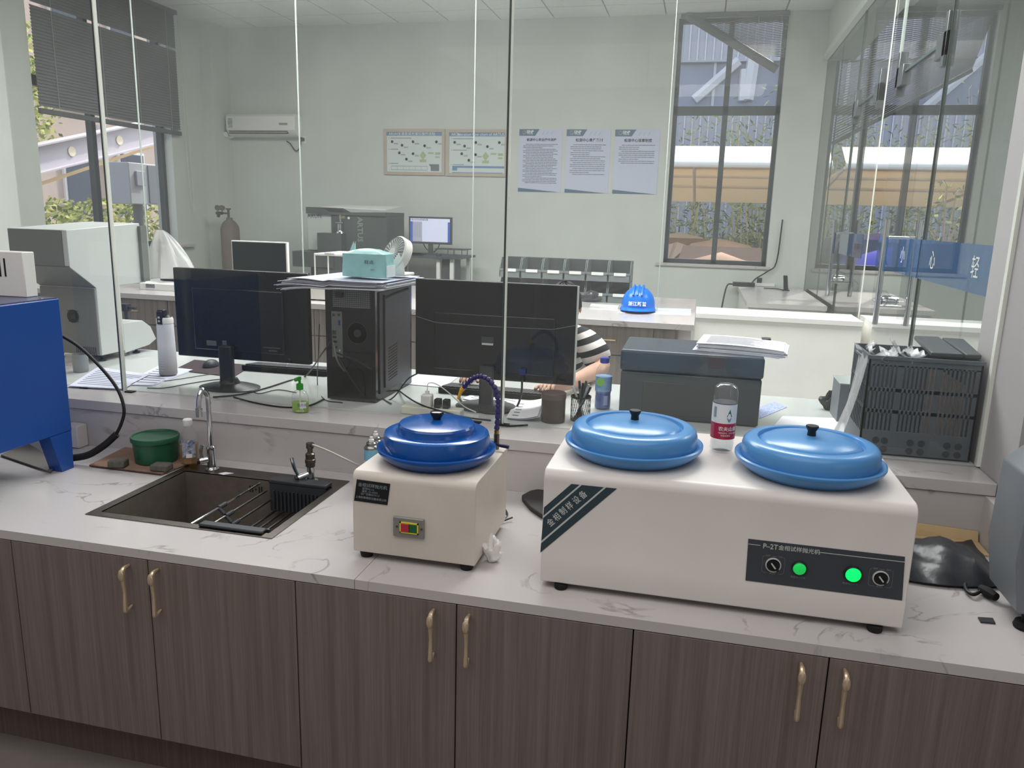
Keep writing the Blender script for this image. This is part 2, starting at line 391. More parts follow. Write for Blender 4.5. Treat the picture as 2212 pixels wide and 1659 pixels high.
# blinds --------------------------------------------------------------
def slat(b,p0,p1,wd,tilt,th=.0016):
    p0=Vector(p0);p1=Vector(p1); d=(p1-p0).normalized(); s=d.cross(Z_).normalized()*wd/2
    s=Matrix.Rotation(tilt,3,d)@s; n=d.cross(s).normalized()*th
    b.prism([p0-s,p0+s,p0+s+n,p0-s+n],p1-p0)
bl=thing('venetian_blind','wide grey slatted blind pulled halfway down the left wall window','blind',(LX+.03,7.1,3.86))
s=B(); z=3.84
zb0=2.60
while z>zb0+.03:
    gap=.002 if not 3.43<z<3.47 else 0
    if not (3.452<z<3.478): slat(s,(LX+.045,6.14,z),(LX+.045,8.12,z),.036,math.radians(68))
    z-=.028
build(s,'slats',M_blind,bl,kind='stuff')
b=B().box(LX+.025,LX+.065,6.14,8.12,zb0-.045,zb0); build(b,'bottom_rail',M_blindr,bl,bevel=.006)
b=B().box(LX+.01,LX+.08,6.12,8.14,3.84,3.885); build(b,'head_rail',M_blindr,bl)
for y in (6.35,6.95,7.45,7.95): build(B().tube([(LX+.068,y,3.84),(LX+.068,y,zb0)],.0025,5),'ladder_cord',mat('cord_grey',(170,172,170),.8),bl)
build(B().tube([(LX+.06,8.17,3.8),(LX+.06,8.2,2.2),(LX+.06,8.24,1.75),(LX+.06,8.27,1.95),(LX+.06,8.2,3.8)],.003,5,sm=6),'pull_cord',mat('cord_white',(210,212,208),.8),bl)
bl=thing('venetian_blind','collapsed blind hanging diagonally across the window right of the posters','blind',(.2,D-.02,3.86))
s=B(); n=26; yB=D-.03
A=K(1484,32,1,yB); Bp=K(1678,150,1,yB); T=K(1706,22,1,yB)
for i in range(n):
    t=i/(n-1); q=T.lerp(Vector((T.x,yB,Bp.z+.12)),t**1.0)
    a0=A.lerp(Bp,min(.92,.25+.5*t)); 
    slat(s,(a0.x-.02,yB,a0.z+.02),(q.x+.0,yB,q.z),.017,math.radians(42))
build(s,'slats',M_blind,bl,kind='stuff')
build(B().fr(A,Bp,.045,.045,14),'bottom_rail',M_blindr,bl)
build(B().box(W1[0]+.02,W1[1]-.0,D-.05,D-.01,3.83,3.87),'head_rail',M_blindr,bl)
for xx in (1690,1640): build(B().tube([K(xx,24,1,yB-.01),K(xx-4,130,1,yB-.01)],.002,5),'ladder_cord',mat('cord_grey',(170,172,170),.8),bl)
bl=thing('venetian_blind','slatted blind half raised at a slant beyond the glass door','blind',(1.9,D-.02,3.86))
s=B(); n=46
for i in range(n):
    t=i/(n-1)
    slat(s,(1.25,yB,3.82-1.22*t),(2.62-.15*t,yB,3.82-.52*t**1.2),.018,math.radians(40))
build(s,'slats',M_blind,bl,kind='stuff')
build(B().box(1.23,2.66,D-.05,D-.01,3.83,3.87),'head_rail',M_blindr,bl)
build(B().fr((1.25,yB,2.58),(2.47,yB,3.28),.02,.02,10),'bottom_rail',M_blindr,bl)
# glass partitions ----------------------------------------------------
def panes(name,seams,axis,pos,z0,z1,m,label,cat='glass partition',th=.010,gap=.004,edge=.0):
    t=thing(name,label,cat,((seams[0]+seams[-1])/2 if axis=='y' else pos,pos if axis=='y' else (seams[0]+seams[-1])/2,z0))
    for i in range(len(seams)-1):
        a,c=seams[i]+gap/2,seams[i+1]-gap/2; p=B()
        if axis=='y': p.box(a,c,pos,pos+th,z0,z1)
        else: p.box(pos,pos+th,a,c,z0,z1)
        build(p,'pane',m,t)
    return t
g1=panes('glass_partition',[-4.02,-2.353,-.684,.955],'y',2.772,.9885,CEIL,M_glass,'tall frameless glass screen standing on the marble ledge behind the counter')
for x in (-2.353,-.684):
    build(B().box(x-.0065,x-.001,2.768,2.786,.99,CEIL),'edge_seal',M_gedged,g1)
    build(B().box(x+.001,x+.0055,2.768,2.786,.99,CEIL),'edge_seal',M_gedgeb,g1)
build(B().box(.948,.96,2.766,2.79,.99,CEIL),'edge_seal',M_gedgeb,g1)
for px in (186,282,1026,1288,1085):
    p=K(px,{186:837,282:846,1026:915,1288:936,1085:922}[px],2,.987); build(B().box(p.x-.018,p.x+.018,2.763,2.79,.985,.9905),'setting_pad',M_rubber,g1)
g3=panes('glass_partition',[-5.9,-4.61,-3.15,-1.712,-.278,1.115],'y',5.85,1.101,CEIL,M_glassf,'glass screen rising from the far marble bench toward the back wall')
for x in (-4.61,-3.15,-1.712,-.278): build(B().box(x-.0025,x+.0025,5.847,5.862,1.132 if x>0 else 1.101,CEIL),'edge_seal',M_gedge,g3)
build(B().box(1.1145,1.1205,5.847,5.862,1.132,3.4),'edge_seal',M_gedgeb,g3)
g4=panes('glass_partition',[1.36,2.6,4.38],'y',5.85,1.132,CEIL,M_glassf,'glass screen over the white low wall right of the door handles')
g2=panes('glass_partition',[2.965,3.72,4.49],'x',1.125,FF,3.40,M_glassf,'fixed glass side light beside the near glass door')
build(B().box(1.12,1.14,4.486,4.494,FF,3.40),'edge_seal',M_gedged,g2)
g5=panes('glass_partition',[7.0,8.0,D],'x',1.125,FF,3.40,M_glassf,'fixed glass side light between the far door and the back wall')
build(B().box(1.12,1.14,6.993,6.999,FF,3.40),'edge_seal',M_gedged,g5)
# transom above doors
g6=panes('glass_partition',[4.494,5.6,7.0],'x',1.125,2.69,3.40,M_glassf,'glass transom above the two glass doors')
build(B().box(1.12,1.14,5.597,5.603,2.69,3.4),'edge_seal',M_gedge,g6)
# doors with patch fittings and long pull handles
def glass_door(name,y0,y1,hy,lab,hinge):
    d=thing(name,None,None,(1.125,(y0+y1)/2,FF)); d['kind']='structure'
    build(B().box(1.125,1.137,y0+.004,y1-.004,FF+.01,2.67),'door_leaf',M_glassf,d)
    m_=mat('patch_fitting_steel',(118,122,124),.35,metal=.8)
    for yy,s_ in ((y0,1),(y1,-1)):
        build(B().box(1.105,1.157,min(yy,yy+s_*.17),max(yy,yy+s_*.17),2.60,2.72),'patch_fitting',m_,d,bevel=.003)
        build(B().box(1.105,1.157,min(yy,yy+s_*.05),max(yy,yy+s_*.05),2.55,2.81),'patch_fitting',m_,d,bevel=.003)
    build(B().box(1.118,1.144,y0,y1,2.672,2.688),'top_seal',M_gedged,d)
    for x in (1.045,1.215):
        h=build(B().fr((x,hy,1.19),(x,hy,1.80),.0165,.0165,16),'pull_handle',M_chrome,d)
        for z in (1.30,1.70): build(B().fr((x,hy,z),(1.131,hy,z),.009,.009,10),'standoff',M_chrome,h)
    lk=build(B().lathe([(.0,-.045),(.032,-.045),(.036,-.03),(.036,.03),(.032,.045),(0,.045)],(1.131,hy+.10,1.32),20,Matrix.Rotation(math.pi/2,3,'Y')),'door_lock',M_chrome,d)
    build(B().box(1.08,1.085,hy+.08,hy+.12,1.30,1.34).fr((1.04,hy+.10,1.32),(1.08,hy+.10,1.32),.006),'lock_key',M_chrome,lk)
    return d
d1=glass_door('door_1',4.50,5.54,4.98,'',0)
d2=glass_door('door_2',6.03,6.99,6.83,'',0)
# blue frosted band with lettering on the glass
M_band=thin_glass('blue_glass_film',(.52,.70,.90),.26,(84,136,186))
b=B().box(1.118,1.1245,4.51,5.53,1.50,1.70); build(b,'glass_film',M_band,d1)
b=B().box(1.118,1.1245,6.04,6.98,1.53,1.70); build(b,'glass_film',M_band,d2)
b=B().box(1.118,1.1245,2.97,4.48,1.50,1.70); ff=build(b,'glass_film',M_band,g2)
for s_,y in (('小',4.85),):
    text(s_,.10,(1.117,y,1.60),(0,-1,0),(0,0,1),M_silv,'lettering',d1)
for s_,y in (('心',4.25),('轻',3.62)):
    text(s_,.10,(1.117,y,1.60),(0,-1,0),(0,0,1),M_silv,'lettering',g2)
# low white wall beyond the desk
b=B().box(.005,1.10,5.6,6.02,FF,1.10); b.box(1.16,4.4,5.6,6.02,FF,1.10); struct(b,'wall_low',mat('low_wall_paint',(242,241,234),.6,var=.02))
b=B().box(.005,1.10,5.585,6.03,1.10,1.131); b.box(1.16,4.4,5.585,6.03,1.10,1.131); struct(b,'trim_4',mat('low_wall_cap',(236,236,232),.4))
# ================================================================ FRONT COUNTER
CT=.790; YF=1.80; YB=2.618; TH=.028
SX0,SX1,SY0,SY1=-1.860,-1.195,1.975,2.520     # sink outer rim
ox0,ox1,oy0,oy1=SX0+.02,SX1-.02,SY0+.02,SY1-.02
XS=K(766,1272,1,YF).x
wt=thing('worktop','white veined quartz counter top with a square sink cut into it','countertop',(-1.5,2.2,CT-TH))
b=B(); b.box(-4.6,ox0,YF,YB,CT-TH,CT); b.box(ox1,XS-.0008,YF,YB,CT-TH,CT); b.box(ox0,ox1,YF,oy0,CT-TH,CT); b.box(ox0,ox1,oy1,YB,CT-TH,CT)
build(b,'slab',M_marb,wt)
b=B(); b.box(XS+.0008,.955,YF,YB,CT-TH,CT); b.box(.955,2.6,YF,2.495,CT-TH,CT); build(b,'slab',M_marb,wt)
b=B(); b.box(-4.6,.93,2.606,2.619,CT+.0005,.943); build(b,'backsplash',M_marbd,wt)
b=B(); b.box(.93,.959,2.30,2.619,CT+.0005,.943); build(b,'side_splash',M_marbd,wt)
lg=thing('marble_ledge','raised white marble ledge and desk top running under the glass screen','ledge',(-1.5,3.1,.945))
build(B().box(-4.6,.958,2.60,3.68,.945,.985),'slab',M_marb,lg,bevel=.002)
build(B().box(-2.9,.95,2.80,3.66,.9851,.9875),'glass_mat',mat('desk_glass_mat',(198,203,200),.08,spec=.6),lg)
build(B().box(-4.4,.9,3.60,3.64,FF,.945),'desk_panel',M_woodg,lg)
# cabinets
seams=[ -2.96,-2.478,-1.98]+[K(px,py,1,YF).x for px,py in ((317.7,1207.1),(636.8,1253),(986.3,1303.8),(1368.7,1359.4),(1792,1421.8))]
seams=[K(22.9,1169,1,YF).x-.472*1.0, K(22.9,1169,1,YF).x]+seams[3:]+[seams[-1]+.462,seams[-1]+.924]
ZD=K(347,1597,1,YF).z; ZT=CT-TH-.003
def handle(x,par,side):
    prof=[(x,YF-.002,ZT-.022),(x,YF-.026,ZT-.024),(x,YF-.031,ZT-.045),(x,YF-.028,ZT-.095),(x,YF-.030,ZT-.140),(x,YF-.028,ZT-.156),(x,YF-.002,ZT-.150)]
    h=build(B().tube(prof,.006,8,sm=4,radii=[.004,.0068,.0075,.0050,.0062,.0066,.003]),'handle',M_brass,par)
    build(B().lathe([(0,-.002),(.0085,-.002),(.0095,.0),(.0075,.003),(0,.004)],(x,YF-.0375,ZT-.040),14,Matrix.Rotation(math.pi/2,3,'X')@Matrix.Diagonal((1,2.0,1)).to_3x3()),'oval_boss',M_brass,h)
labs=['leftmost woodgrain base cabinet under the counter end by the blue machine','taupe woodgrain two door cabinet directly under the sink','taupe woodgrain two door cabinet under the small single disc polisher','taupe woodgrain two door cabinet under the right half of the double polisher']
ci=0; idx=[(0,0),(1,3),(3,5),(5,7)]
for (a,c) in idx:
    xa=seams[a]-(.44 if a==0 else 0); xb=seams[c] if c>a else seams[1]
    if a==0: xa,xb=seams[0]-.462,seams[1]
    t=thing('base_cabinet',labs[ci],'cabinet',((xa+xb)/2,2.05,0),group='base cabinets along the counter')
    bz=B(); bz.box(xa+.001,xb-.001,YF+.024,YF+.04,ZD,ZT-.002); bz.box(xa+.001,xa+.018,YF+.04,2.6,ZD,ZT-.002); bz.box(xb-.018,xb-.001,YF+.04,2.6,ZD,ZT-.002); bz.box(xa+.018,xb-.018,YF+.04,2.6,ZD,ZD+.018)
    if c!=3: bz.box(xa+.018,xb-.018,YF+.04,2.6,ZT-.02,ZT-.002)
    build(bz,'carcass',M_woodk,t)
    xm=seams[a+1] if a>0 else seams[0]
    for k,(u,v) in enumerate(((xa,xm),(xm,xb))):
        d=build(B().box(u+.0018,v-.0018,YF,YF+.02,ZD,ZT),'door',M_wood,t,bevel=.001)
        hx=v-.050 if k==0 else u+.052
        handle(hx-(0.012 if k==0 else 0.016),d,k)
    ci+=1
xe=seams[7]; 
t=thing('base_cabinet','rightmost woodgrain base cabinet cut by the lower right of the picture','cabinet',(xe+.4,2.05,0),group='base cabinets along the counter')
build(B().box(xe+.001,xe+.9,YF+.024,2.49,ZD,ZT-.002),'carcass',M_woodk,t); d=build(B().box(xe+.0018,xe+.46,YF,YF+.02,ZD,ZT),'door',M_wood,t)
b=B().box(-4.6,2.4,YF+.075,YF+.09,0,ZD-.001); struct(b,'trim_5',M_woodk)
# ================================================================ SINK
sk=thing('sink','square dark steel sink set in the marble counter','sink',((SX0+SX1)/2,(SY0+SY1)/2,CT))
bx0,bx1,by0,by1=SX0+.035,SX1-.03,SY0+.032,SY1-.085
b=B(); zt=CT+.003
b.box(SX0,bx0,SY0,SY1,CT+.0005,zt); b.box(bx1,SX1,SY0,SY1,CT+.0005,zt); b.box(bx0,bx1,SY0,by0,CT+.0005,zt); b.box(bx0,bx1,by1,SY1,CT+.0005,zt)
build(b,'rim',M_steeld,sk)
b=B(); zb=CT-.215; w_=.002
b.box(bx0-w_,bx0,by0,by1,zb,zt); b.box(bx1,bx1+w_,by0,by1,zb,zt); b.box(bx0,bx1,by0-w_,by0,zb,zt); b.box(bx0,bx1,by1,by1+w_,zb,zt); b.box(bx0,bx1,by0,by1,zb-w_,zb)
build(b,'basin',mat('sink_basin_steel',(124,116,108),.36,metal=.45,var=.1,scale=30),sk)
build(B().lathe([(.055,0),(.055,.003),(.04,.003),(.035,-.004),(.0,-.004)],(-1.5,2.2,zb+.001),24),'drain',M_steel,sk)
b=B()
oc=K(553,1057,1,by1)
for dx in (-.024,-.014,.014,.024): b.box(oc.x+dx-.002,oc.x+dx+.002,by1-.0015,by1+.001,oc.z-.012,oc.z+.012)
b.fr((oc.x,by1-.002,oc.z),(oc.x,by1,oc.z),.003); build(b,'overflow_slots',M_rubber,sk)
# roll drain basket
rk=thing('drain_basket','dark grey extendable drain basket hung across the right side of the sink','dish rack',(-1.33,2.2,CT))
hx0,hx1=bx0+.31,bx1-.006
def endp(y0,y1,zl):
    b=B(); b.box(-1.565 if y0<2.1 else -1.47,bx1-.008,y0,y1,CT+.004,CT+.016); return b
e1=K(425,1135,2,CT+.01); e2=K(588,1150,2,CT+.01)
build(B().box(e1.x,bx1-.012,SY0+.012,SY0+.046,CT+.0035,CT+.013),'rim_hook',M_dark,rk,bevel=.004)
build(B().box(-1.46,bx1-.008,by1-.03,by1+.022,CT+.0035,CT+.018),'rim_hook',M_dark,rk,bevel=.004)
b=B(); b.box(-1.455,bx1-.010,by1-.030,by1-.022,CT-.10,CT+.004)
for i in range(14):
    x=-1.44+i*.0152; b.box(x,x+.006,by1-.038,by1-.030,CT-.095,CT-.02)
build(b,'comb_wall',M_dark,rk)
b=B(); b.box(-1.455,bx1-.010,by0+.02,by0+.028,CT-.10,CT+.004); build(b,'comb_wall',M_dark,rk)
for i in range(7):
    x=-1.43+i*.032
    build(B().fr((x,by0+.02,CT-.095),(x,by1-.03,CT-.095),.0045,n=8),'rod',M_steel,rk)
for i,(x,z) in enumerate(((-1.50,CT-.004),(-1.475,CT-.03),(-1.455,CT-.06))):
    build(B().fr((x,by0+.0,z),(x,by1-.02,z),.0042,n=8),'rod',M_chrome if i==0 else M_steel,rk)
    build(B().fr((x,2.16,z),(x,2.20,z),.008,n=10).fr((x,2.16,z),(x+.02,2.16,z-.02),.006,n=8),'clip',M_dark,rk)
build(B().box(bx1-.02,bx1-.008,by0+.03,by1-.03,CT-.10,CT-.085),'side_rail',M_dark,rk)
# faucets
def faucet():
    bp=K(462,1012,2,CT+.003); fx,fy=bp.x,bp.y-.01
    t=thing('faucet','tall chrome gooseneck faucet at the back left of the sink','faucet',(fx,fy,CT+.003))
    build(B().lathe([(.026,0),(.026,.004),(.018,.008),(.0165,.01),(.0165,.075),(.018,.078),(.018,.09),(.013,.094),(0,.094)],(fx,fy,CT+.0035),24),'body',M_chrome,t)
    sx,sy=K(440,885,1,fy-.10).x,fy-.10
    pts=[(fx,fy,CT+.09),(fx-.001,fy,CT+.27),(fx-.002,fy-.008,CT+.30),(fx-.003,fy-.026,CT+.318),(fx-.004,fy-.044,CT+.302),(fx-.005,fy-.051,CT+.27),(fx-.005,fy-.052,CT+.245)]
    build(B().tube(pts,.0095,14,sm=6),'spout',M_chrome,t)
    build(B().fr((fx-.005,fy-.052,CT+.252),(fx-.005,fy-.052,CT+.222),.0125,n=16),'aerator',M_chrome,t)
    v=build(B().fr((fx,fy,CT+.045),(fx-.034,fy-.024,CT+.040),.0125,n=14),'valve',M_chrome,t)
    build(B().fr((fx-.033,fy-.0235,CT+.040),(fx-.043,fy-.031,CT+.039),.0115,n=14),'valve_cap',M_black,v)
    build(B().tube([(fx-.026,fy-.018,CT+.045),(fx-.03,fy-.02,CT+.075),(fx-.026,fy-.016,CT+.102)],.005,8,sm=3,radii=[.005,.006,.008]),'lever',M_chrome,t)
faucet()
def tap2():
    bp=K(674,1038,2,CT+.003); fx,fy=bp.x,bp.y-.008
    t=thing('faucet','short chrome tap with hose adaptor at the back right of the sink','faucet',(fx,fy,CT+.003))
    build(B().lathe([(.026,0),(.026,.004),(.015,.007),(.014,.055),(0,.055)],(fx,fy,CT+.0035),22),'body',M_chrome,t)
    build(B().lathe([(.014,.055),(.018,.058),(.018,.07),(.020,.072),(.020,.084),(.017,.086),(.018,.105),(.014,.108),(.010,.110),(.010,.124),(.014,.126),(.014,.146),(0,.146)],(fx,fy,CT+.0035),8),'hose_adaptor',M_nick,t)
    build(B().fr((fx-.004,fy,CT+.140),(fx+.014,fy-.006,CT+.146),.009,n=10),'hose_barb',M_nick,t)
    v=build(B().fr((fx,fy,CT+.035),(fx-.034,fy-.03,CT+.022),.012,n=14),'valve',M_chrome,t)
    build(B().fr((fx-.033,fy-.029,CT+.022),(fx-.042,fy-.037,CT+.019),.011,n=14),'valve_cap',M_black,v)
    build(B().tube([(fx-.034,fy-.03,CT+.03),(fx-.046,fy-.034,CT+.06),(fx-.056,fy-.034,CT+.098)],.006,8,sm=3,radii=[.005,.0065,.007]),'lever',M_chrome,t)
    h=B().tube([(fx+.012,fy-.006,CT+.146),(fx+.06,fy+.02,CT+.12),(fx+.14,fy+.05,CT+.075),(fx+.20,fy+.07,CT+.045),(fx+.27,fy+.05,CT+.02),(fx+.40,fy+.0,CT+.04)],.0038,8,sm=5)
    build(h,'water_hose',mat('clear_grey_hose',(186,180,170),.35),label='thin translucent hose running from the short tap behind the small polisher',cat='hose')
tap2()
cp=K(487,1022,2,CT+.004)
build(B().prism([(cp.x-.022,cp.y-.012,CT+.0035),(cp.x+.004,cp.y-.02,CT+.0035),(cp.x+.03,cp.y+.008,CT+.0035),(cp.x-.006,cp.y+.010,CT+.0035)],(0,0,.0012)),'paper_scrap',M_card if 0 else M_paper,label='torn white paper scrap at the foot of the gooseneck faucet',cat='paper scrap')
# ================================================================ LEFT OF SINK
cc=[K(193,1009,2,CT),K(345,1026,2,CT),K(440,992,2,CT),K(300,955,2,CT)]
cc[1]=K(348,1028,2,CT)
t=thing('cardboard_sheet','flat brown cardboard sheet lying left of the sink','cardboard',cc[0]); zc_=CT+.0037
build(B().prism([(p.x,p.y,zc_) for p in cc],(0,0,.005)),'liner',M_card,t)
build(B().prism([(cc[0].x,cc[0].y-.0006,zc_),(cc[1].x,cc[1].y-.0006,zc_),(cc[1].x,cc[1].y+.001,zc_),(cc[0].x,cc[0].y+.001,zc_)],(0,0,.0046)),'corrugated_edge',M_carde,t)
zt_=zc_+.005
tc_=K(318,1003,2,zt_); tx,ty=tc_.x,tc_.y+.055
t=thing('plastic_tub','round dark green plastic tub with lid on the cardboard','tub',(tx,ty,zt_))
build(B().lathe([(.0,0),(.073,0),(.077,.004),(.083,.085),(.0,.085)],(tx,ty,zt_),40),'body',M_green,t)
build(B().lathe([(.084,.083),(.0885,.084),(.089,.098),(.087,.102),(.081,.102),(.079,.098),(0,.098)],(tx,ty,zt_),40),'lid',M_green,t)
def stone(px,py,lab,sx,sy,sz,rz):
    p=K(px,py,2,zt_); M=Matrix.Translation((p.x,p.y+sy/2,zt_))@Matrix.Rotation(rz,4,'Z')
    build(B().box(-sx/2,sx/2,-sy/2,sy/2,0,sz,M=M),'sharpening_stone',M_stone,bevel=.006,label=lab,cat='stone block')
stone(246,1012,'worn dark grey stone block left of the green tub',.062,.05,.028,.25)
stone(340,1020,'dark stone block in front of the green tub',.068,.05,.026,.12)
p=K(401,1004,2,zt_); bx,by=p.x,p.y+.028
t=thing('oil_bottle','clear plastic bottle of amber oil with a peeling label beside the green tub','bottle',(bx,by,zt_))
build(B().lathe([(0,0),(.030,0),(.035,.006),(.0355,.09),(.034,.11),(.016,.142),(.014,.146),(.014,.152)],(bx,by,zt_),8),'body',M_pet,t)
build(B().lathe([(0,.002),(.029,.002),(.0335,.008),(.0335,.078),(0,.078)],(bx,by,zt_),8),'oil',mat('amber_oil',(196,150,60),.15,trans=.6,ior=1.3),t)
build(B().lathe([(.0165,.150),(.0175,.152),(.0175,.172),(.015,.175),(0,.175)],(bx,by,zt_),20),'cap',M_white,t)
build(B().lathe([(.0362,.030),(.0362,.100)],(bx,by,zt_),16,a0=-1.75,a1=-.3),'label',mat('blue_white_label',(70,84,120),.5,col2=(190,194,204),scale=90),t)
build(B().lathe([(.0366,.030),(.0366,.046)],(bx,by,zt_),8,a0=-1.3,a1=-.7),'barcode',M_label,t)
# blue machine, its tall grey foot plate, black hose
t=thing('cutting_machine','big royal blue steel machine on the left end of the counter','machine',(-2.6,2.1,CT))
bx1_=-2.243; mz0,mz1=.935,1.43
build(B().box(-2.95,bx1_,1.86,2.358,mz0,mz1),'cabinet',M_blue,t,bevel=.004)
build(B().box(-2.945,bx1_-.004,1.865,2.352,mz1,mz1+.004),'top_plate',mat('dusk_blue_top',(84,88,116),.35),t)
for (y0,y1,s_) in ((2.355,2.255,1),(1.87,1.96,-1)):
    build(B().prism([(bx1_-.001,y0,mz0),(bx1_-.001,y1,mz0),(bx1_-.001,y0-.06*s_,CT+.001),(bx1_-.001,y0-.005*s_,CT+.001)],(-.055,0,0)),'leg',M_blue,t)
    build(B().prism([(-2.95,y0,mz0),(-2.95,y1,mz0),(-2.95,y0-.06*s_,CT+.001),(-2.95,y0-.005*s_,CT+.001)],(.055,0,0)),'leg',M_blue,t)
for y in (1.95,2.12,2.30): build(B().lathe([(.007,0),(.006,.003),(0,.004)],(bx1_-.02,y,mz1+.004),10),'screw',M_steel,t)
kx,ky=K(17,640,2,mz1).x,K(17,640,2,mz1).y
build(B().lathe([(.014,0),(.018,.012),(.018,.016),(0,.016)],(kx-.0,ky-.0,mz1+.004),18).fr((kx+.008,ky,mz1+.018),(kx+.012,ky,mz1+.032),.004).lathe([(0,-.007),(.006,-.003),(.006,.003),(0,.007)],(kx+.012,ky,mz1+.036),10),'clamp_knob',M_black,t)
wb=K(47,545,1,2.30)
t=thing('control_box','white steel control box with black vent slots on top of the blue machine','control box',(-2.55,2.35,mz1))
build(B().box(-2.85,wb.x,2.30,2.352,mz1+.0045,wb.z),'casing',M_white,t,bevel=.003)
for px in (8,-3,-14,-25,-36): 
    q=K(px,558,1,2.299); q2=K(px,597,1,2.299); build(B().box(q.x-.0032,q.x+.0032,2.2985,2.30,q2.z,q.z),'vent_slot',M_rubber,t)
t=build(B().prism([K(2,985,2,CT+.002),K(110,1022,2,CT+.002),K(128,1000,2,CT+.002),K(60,960,2,CT+.002)],(0,0,.006)),'grey_tray',mat('dull_grey_sheet',(118,114,108),.6),label='dull grey sheet lying under the blue machine',cat='sheet')
hp=[K(128,722,1,2.42),K(175,752,1,2.44),K(225,802,1,2.46),K(256,845,1,2.47),K(268,885,1,2.46),K(262,915,1,2.45),K(250,940,1,2.44)]
t=thing('power_hose','thick black sleeved cable curling down behind the blue machine','cable',K(200,990,2,CT))
build(B().tube(hp,.0062,10,sm=5),'cable',M_cable,t)
build(B().tube([K(252,938,1,2.44),K(225,962,1,2.42),K(190,983,1,2.40),K(152,990,1,2.38)],.0135,12,sm=4),'sleeve',M_rubber,t)
# white trunking sockets on the backsplash
def socket(px0,px1,py0,py1,lab,dx,n):
    a=K(px0,py0,1,2.60);c=K(px1,py1,1,2.60)
    t=thing('wall_socket',lab,'socket',(a.x,2.60,c.z))
    build(B().box(a.x,c.x,2.552,2.604,c.z,a.z),'box',M_offw,t,bevel=.003)
    build(B().box(a.x+.006,a.x+.014,2.5505,2.552,c.z+.01,a.z-.012),'socket_face',M_dark,t)
    build(B().box(a.x+.018,c.x-.003,2.5495,2.552,c.z+.004,a.z-.004),'rocker',M_white,t)
socket(156,190,912,962,'white socket box on the backsplash right of the blue machine',0,1)
# ================================================================ SPRAY CANS
def can(px,lab,yy):
    p=K(px,1002,1,yy); x,y=p.x,yy
    t=thing('spray_can',lab,'spray can',(x,y,CT),group='light blue spray cans')
    H=.155
    build(B().lathe([(0,0),(.0255,0),(.0265,.004),(.0265,H),(.0262,H+.001)],(x,y,CT+.0005),28),'can_body',mat('can_light_blue',(120,178,206),.3,metal=.2),t)
    build(B().lathe([(.0262,H),(.0270,H+.003),(.0262,H+.007),(.020,H+.013),(.0185,H+.014),(.0185,H+.022),(.014,H+.026),(0,H+.026)],(x,y,CT+.0005),28),'dome',M_steel,t)
    build(B().lathe([(.0095,H+.024),(.0095,H+.034),(.006,H+.036),(.006,H+.044),(0,H+.044)],(x,y,CT+.0005),14),'nozzle',M_white,t)
    build(B().lathe([(.0269,.02),(.0269,.115)],(x,y,CT+.0005),24,a0=-2.8,a1=-.2),'print_panel',M_label,t)
    for k in range(7):
        build(B().lathe([(.0272,.108-.012*k),(.0272,.113-.012*k)],(x,y,CT+.0005),16,a0=-2.4,a1=-.9+.3*((k*5)%3)/3),'print_line',mat('can_print',(110,128,146),.6,col2=(200,206,212),scale=240),t)
can(803,'pale blue spray can standing in front behind the small polisher',2.46)
can(812,'pale blue spray can standing nearer the wall behind the other can',2.53)
p=K(866,905,1,2.55)
build(B().lathe([(0,0),(.020,0),(.020,.019),(.018,.021),(0,.021)],(p.x,2.55,.797),24).lathe([(.0,.0),(.018,.0),(.018,.157),(0,.157)],(p.x,2.55,CT+.0005),20) if 0 else B().lathe([(0,0),(.020,0),(.0215,.004),(.0215,.165),(.0225,.166),(.0225,.190),(.020,.193),(0,.193)],(p.x,2.55,CT+.0005),28),'white_bottle',M_white,label='white capped bottle just behind the deep blue lid of the small polisher',cat='bottle')
# ================================================================ POLISHERS
def lid(cx,cy,zt,R,m,name_b,par,style):
    """tray + domed cover + knob"""
    build(B().lathe([(R*.72,0),(R*.80,.001),(R*.92,.018),(R*.985,.030),(R,.036),(R*1.0,.041),(R*.975,.044),(R*.93,.040),(R*.90,.036),(0,.034)],(cx,cy,zt),72),'splash_tray',m,par)
    if style==0:
        prof=[(R*.885,.036),(R*.89,.040),(R*.89,.072),(R*.87,.084),(R*.82,.088),(R*.70,.089),(R*.655,.087),(R*.645,.090),(R*.645,.106),(R*.62,.112),(R*.50,.116),(R*.2,.121),(0,.122)]
        hz=.121
    else:
        prof=[(R*.905,.036),(R*.915,.042),(R*.91,.066),(R*.895,.076),(R*.865,.083),(R*.82,.0865),(R*.75,.088),(R*.71,.088),(R*.70,.086),(R*.692,.078),(R*.68,.077),(R*.665,.082),(R*.60,.089),(R*.4,.0965),(R*.15,.100),(0,.1005)]
        hz=.100
    c=build(B().lathe(prof,(cx,cy,zt),72),'cover',m,par,smooth=34)
    if style==0:
        build(B().lathe([(0,0),(.011,0),(.012,.004),(.018,.013),(.0205,.019),(.019,.024),(.012,.026),(0,.026)],(cx,cy,zt+hz),24),'knob',M_blackg,c)
    else:
        build(B().lathe([(0,0),(.0115,0),(.0105,.012),(.015,.020),(.0165,.024),(.0155,.027),(0,.0275)],(cx,cy,zt+hz),24),'knob',M_black,c)
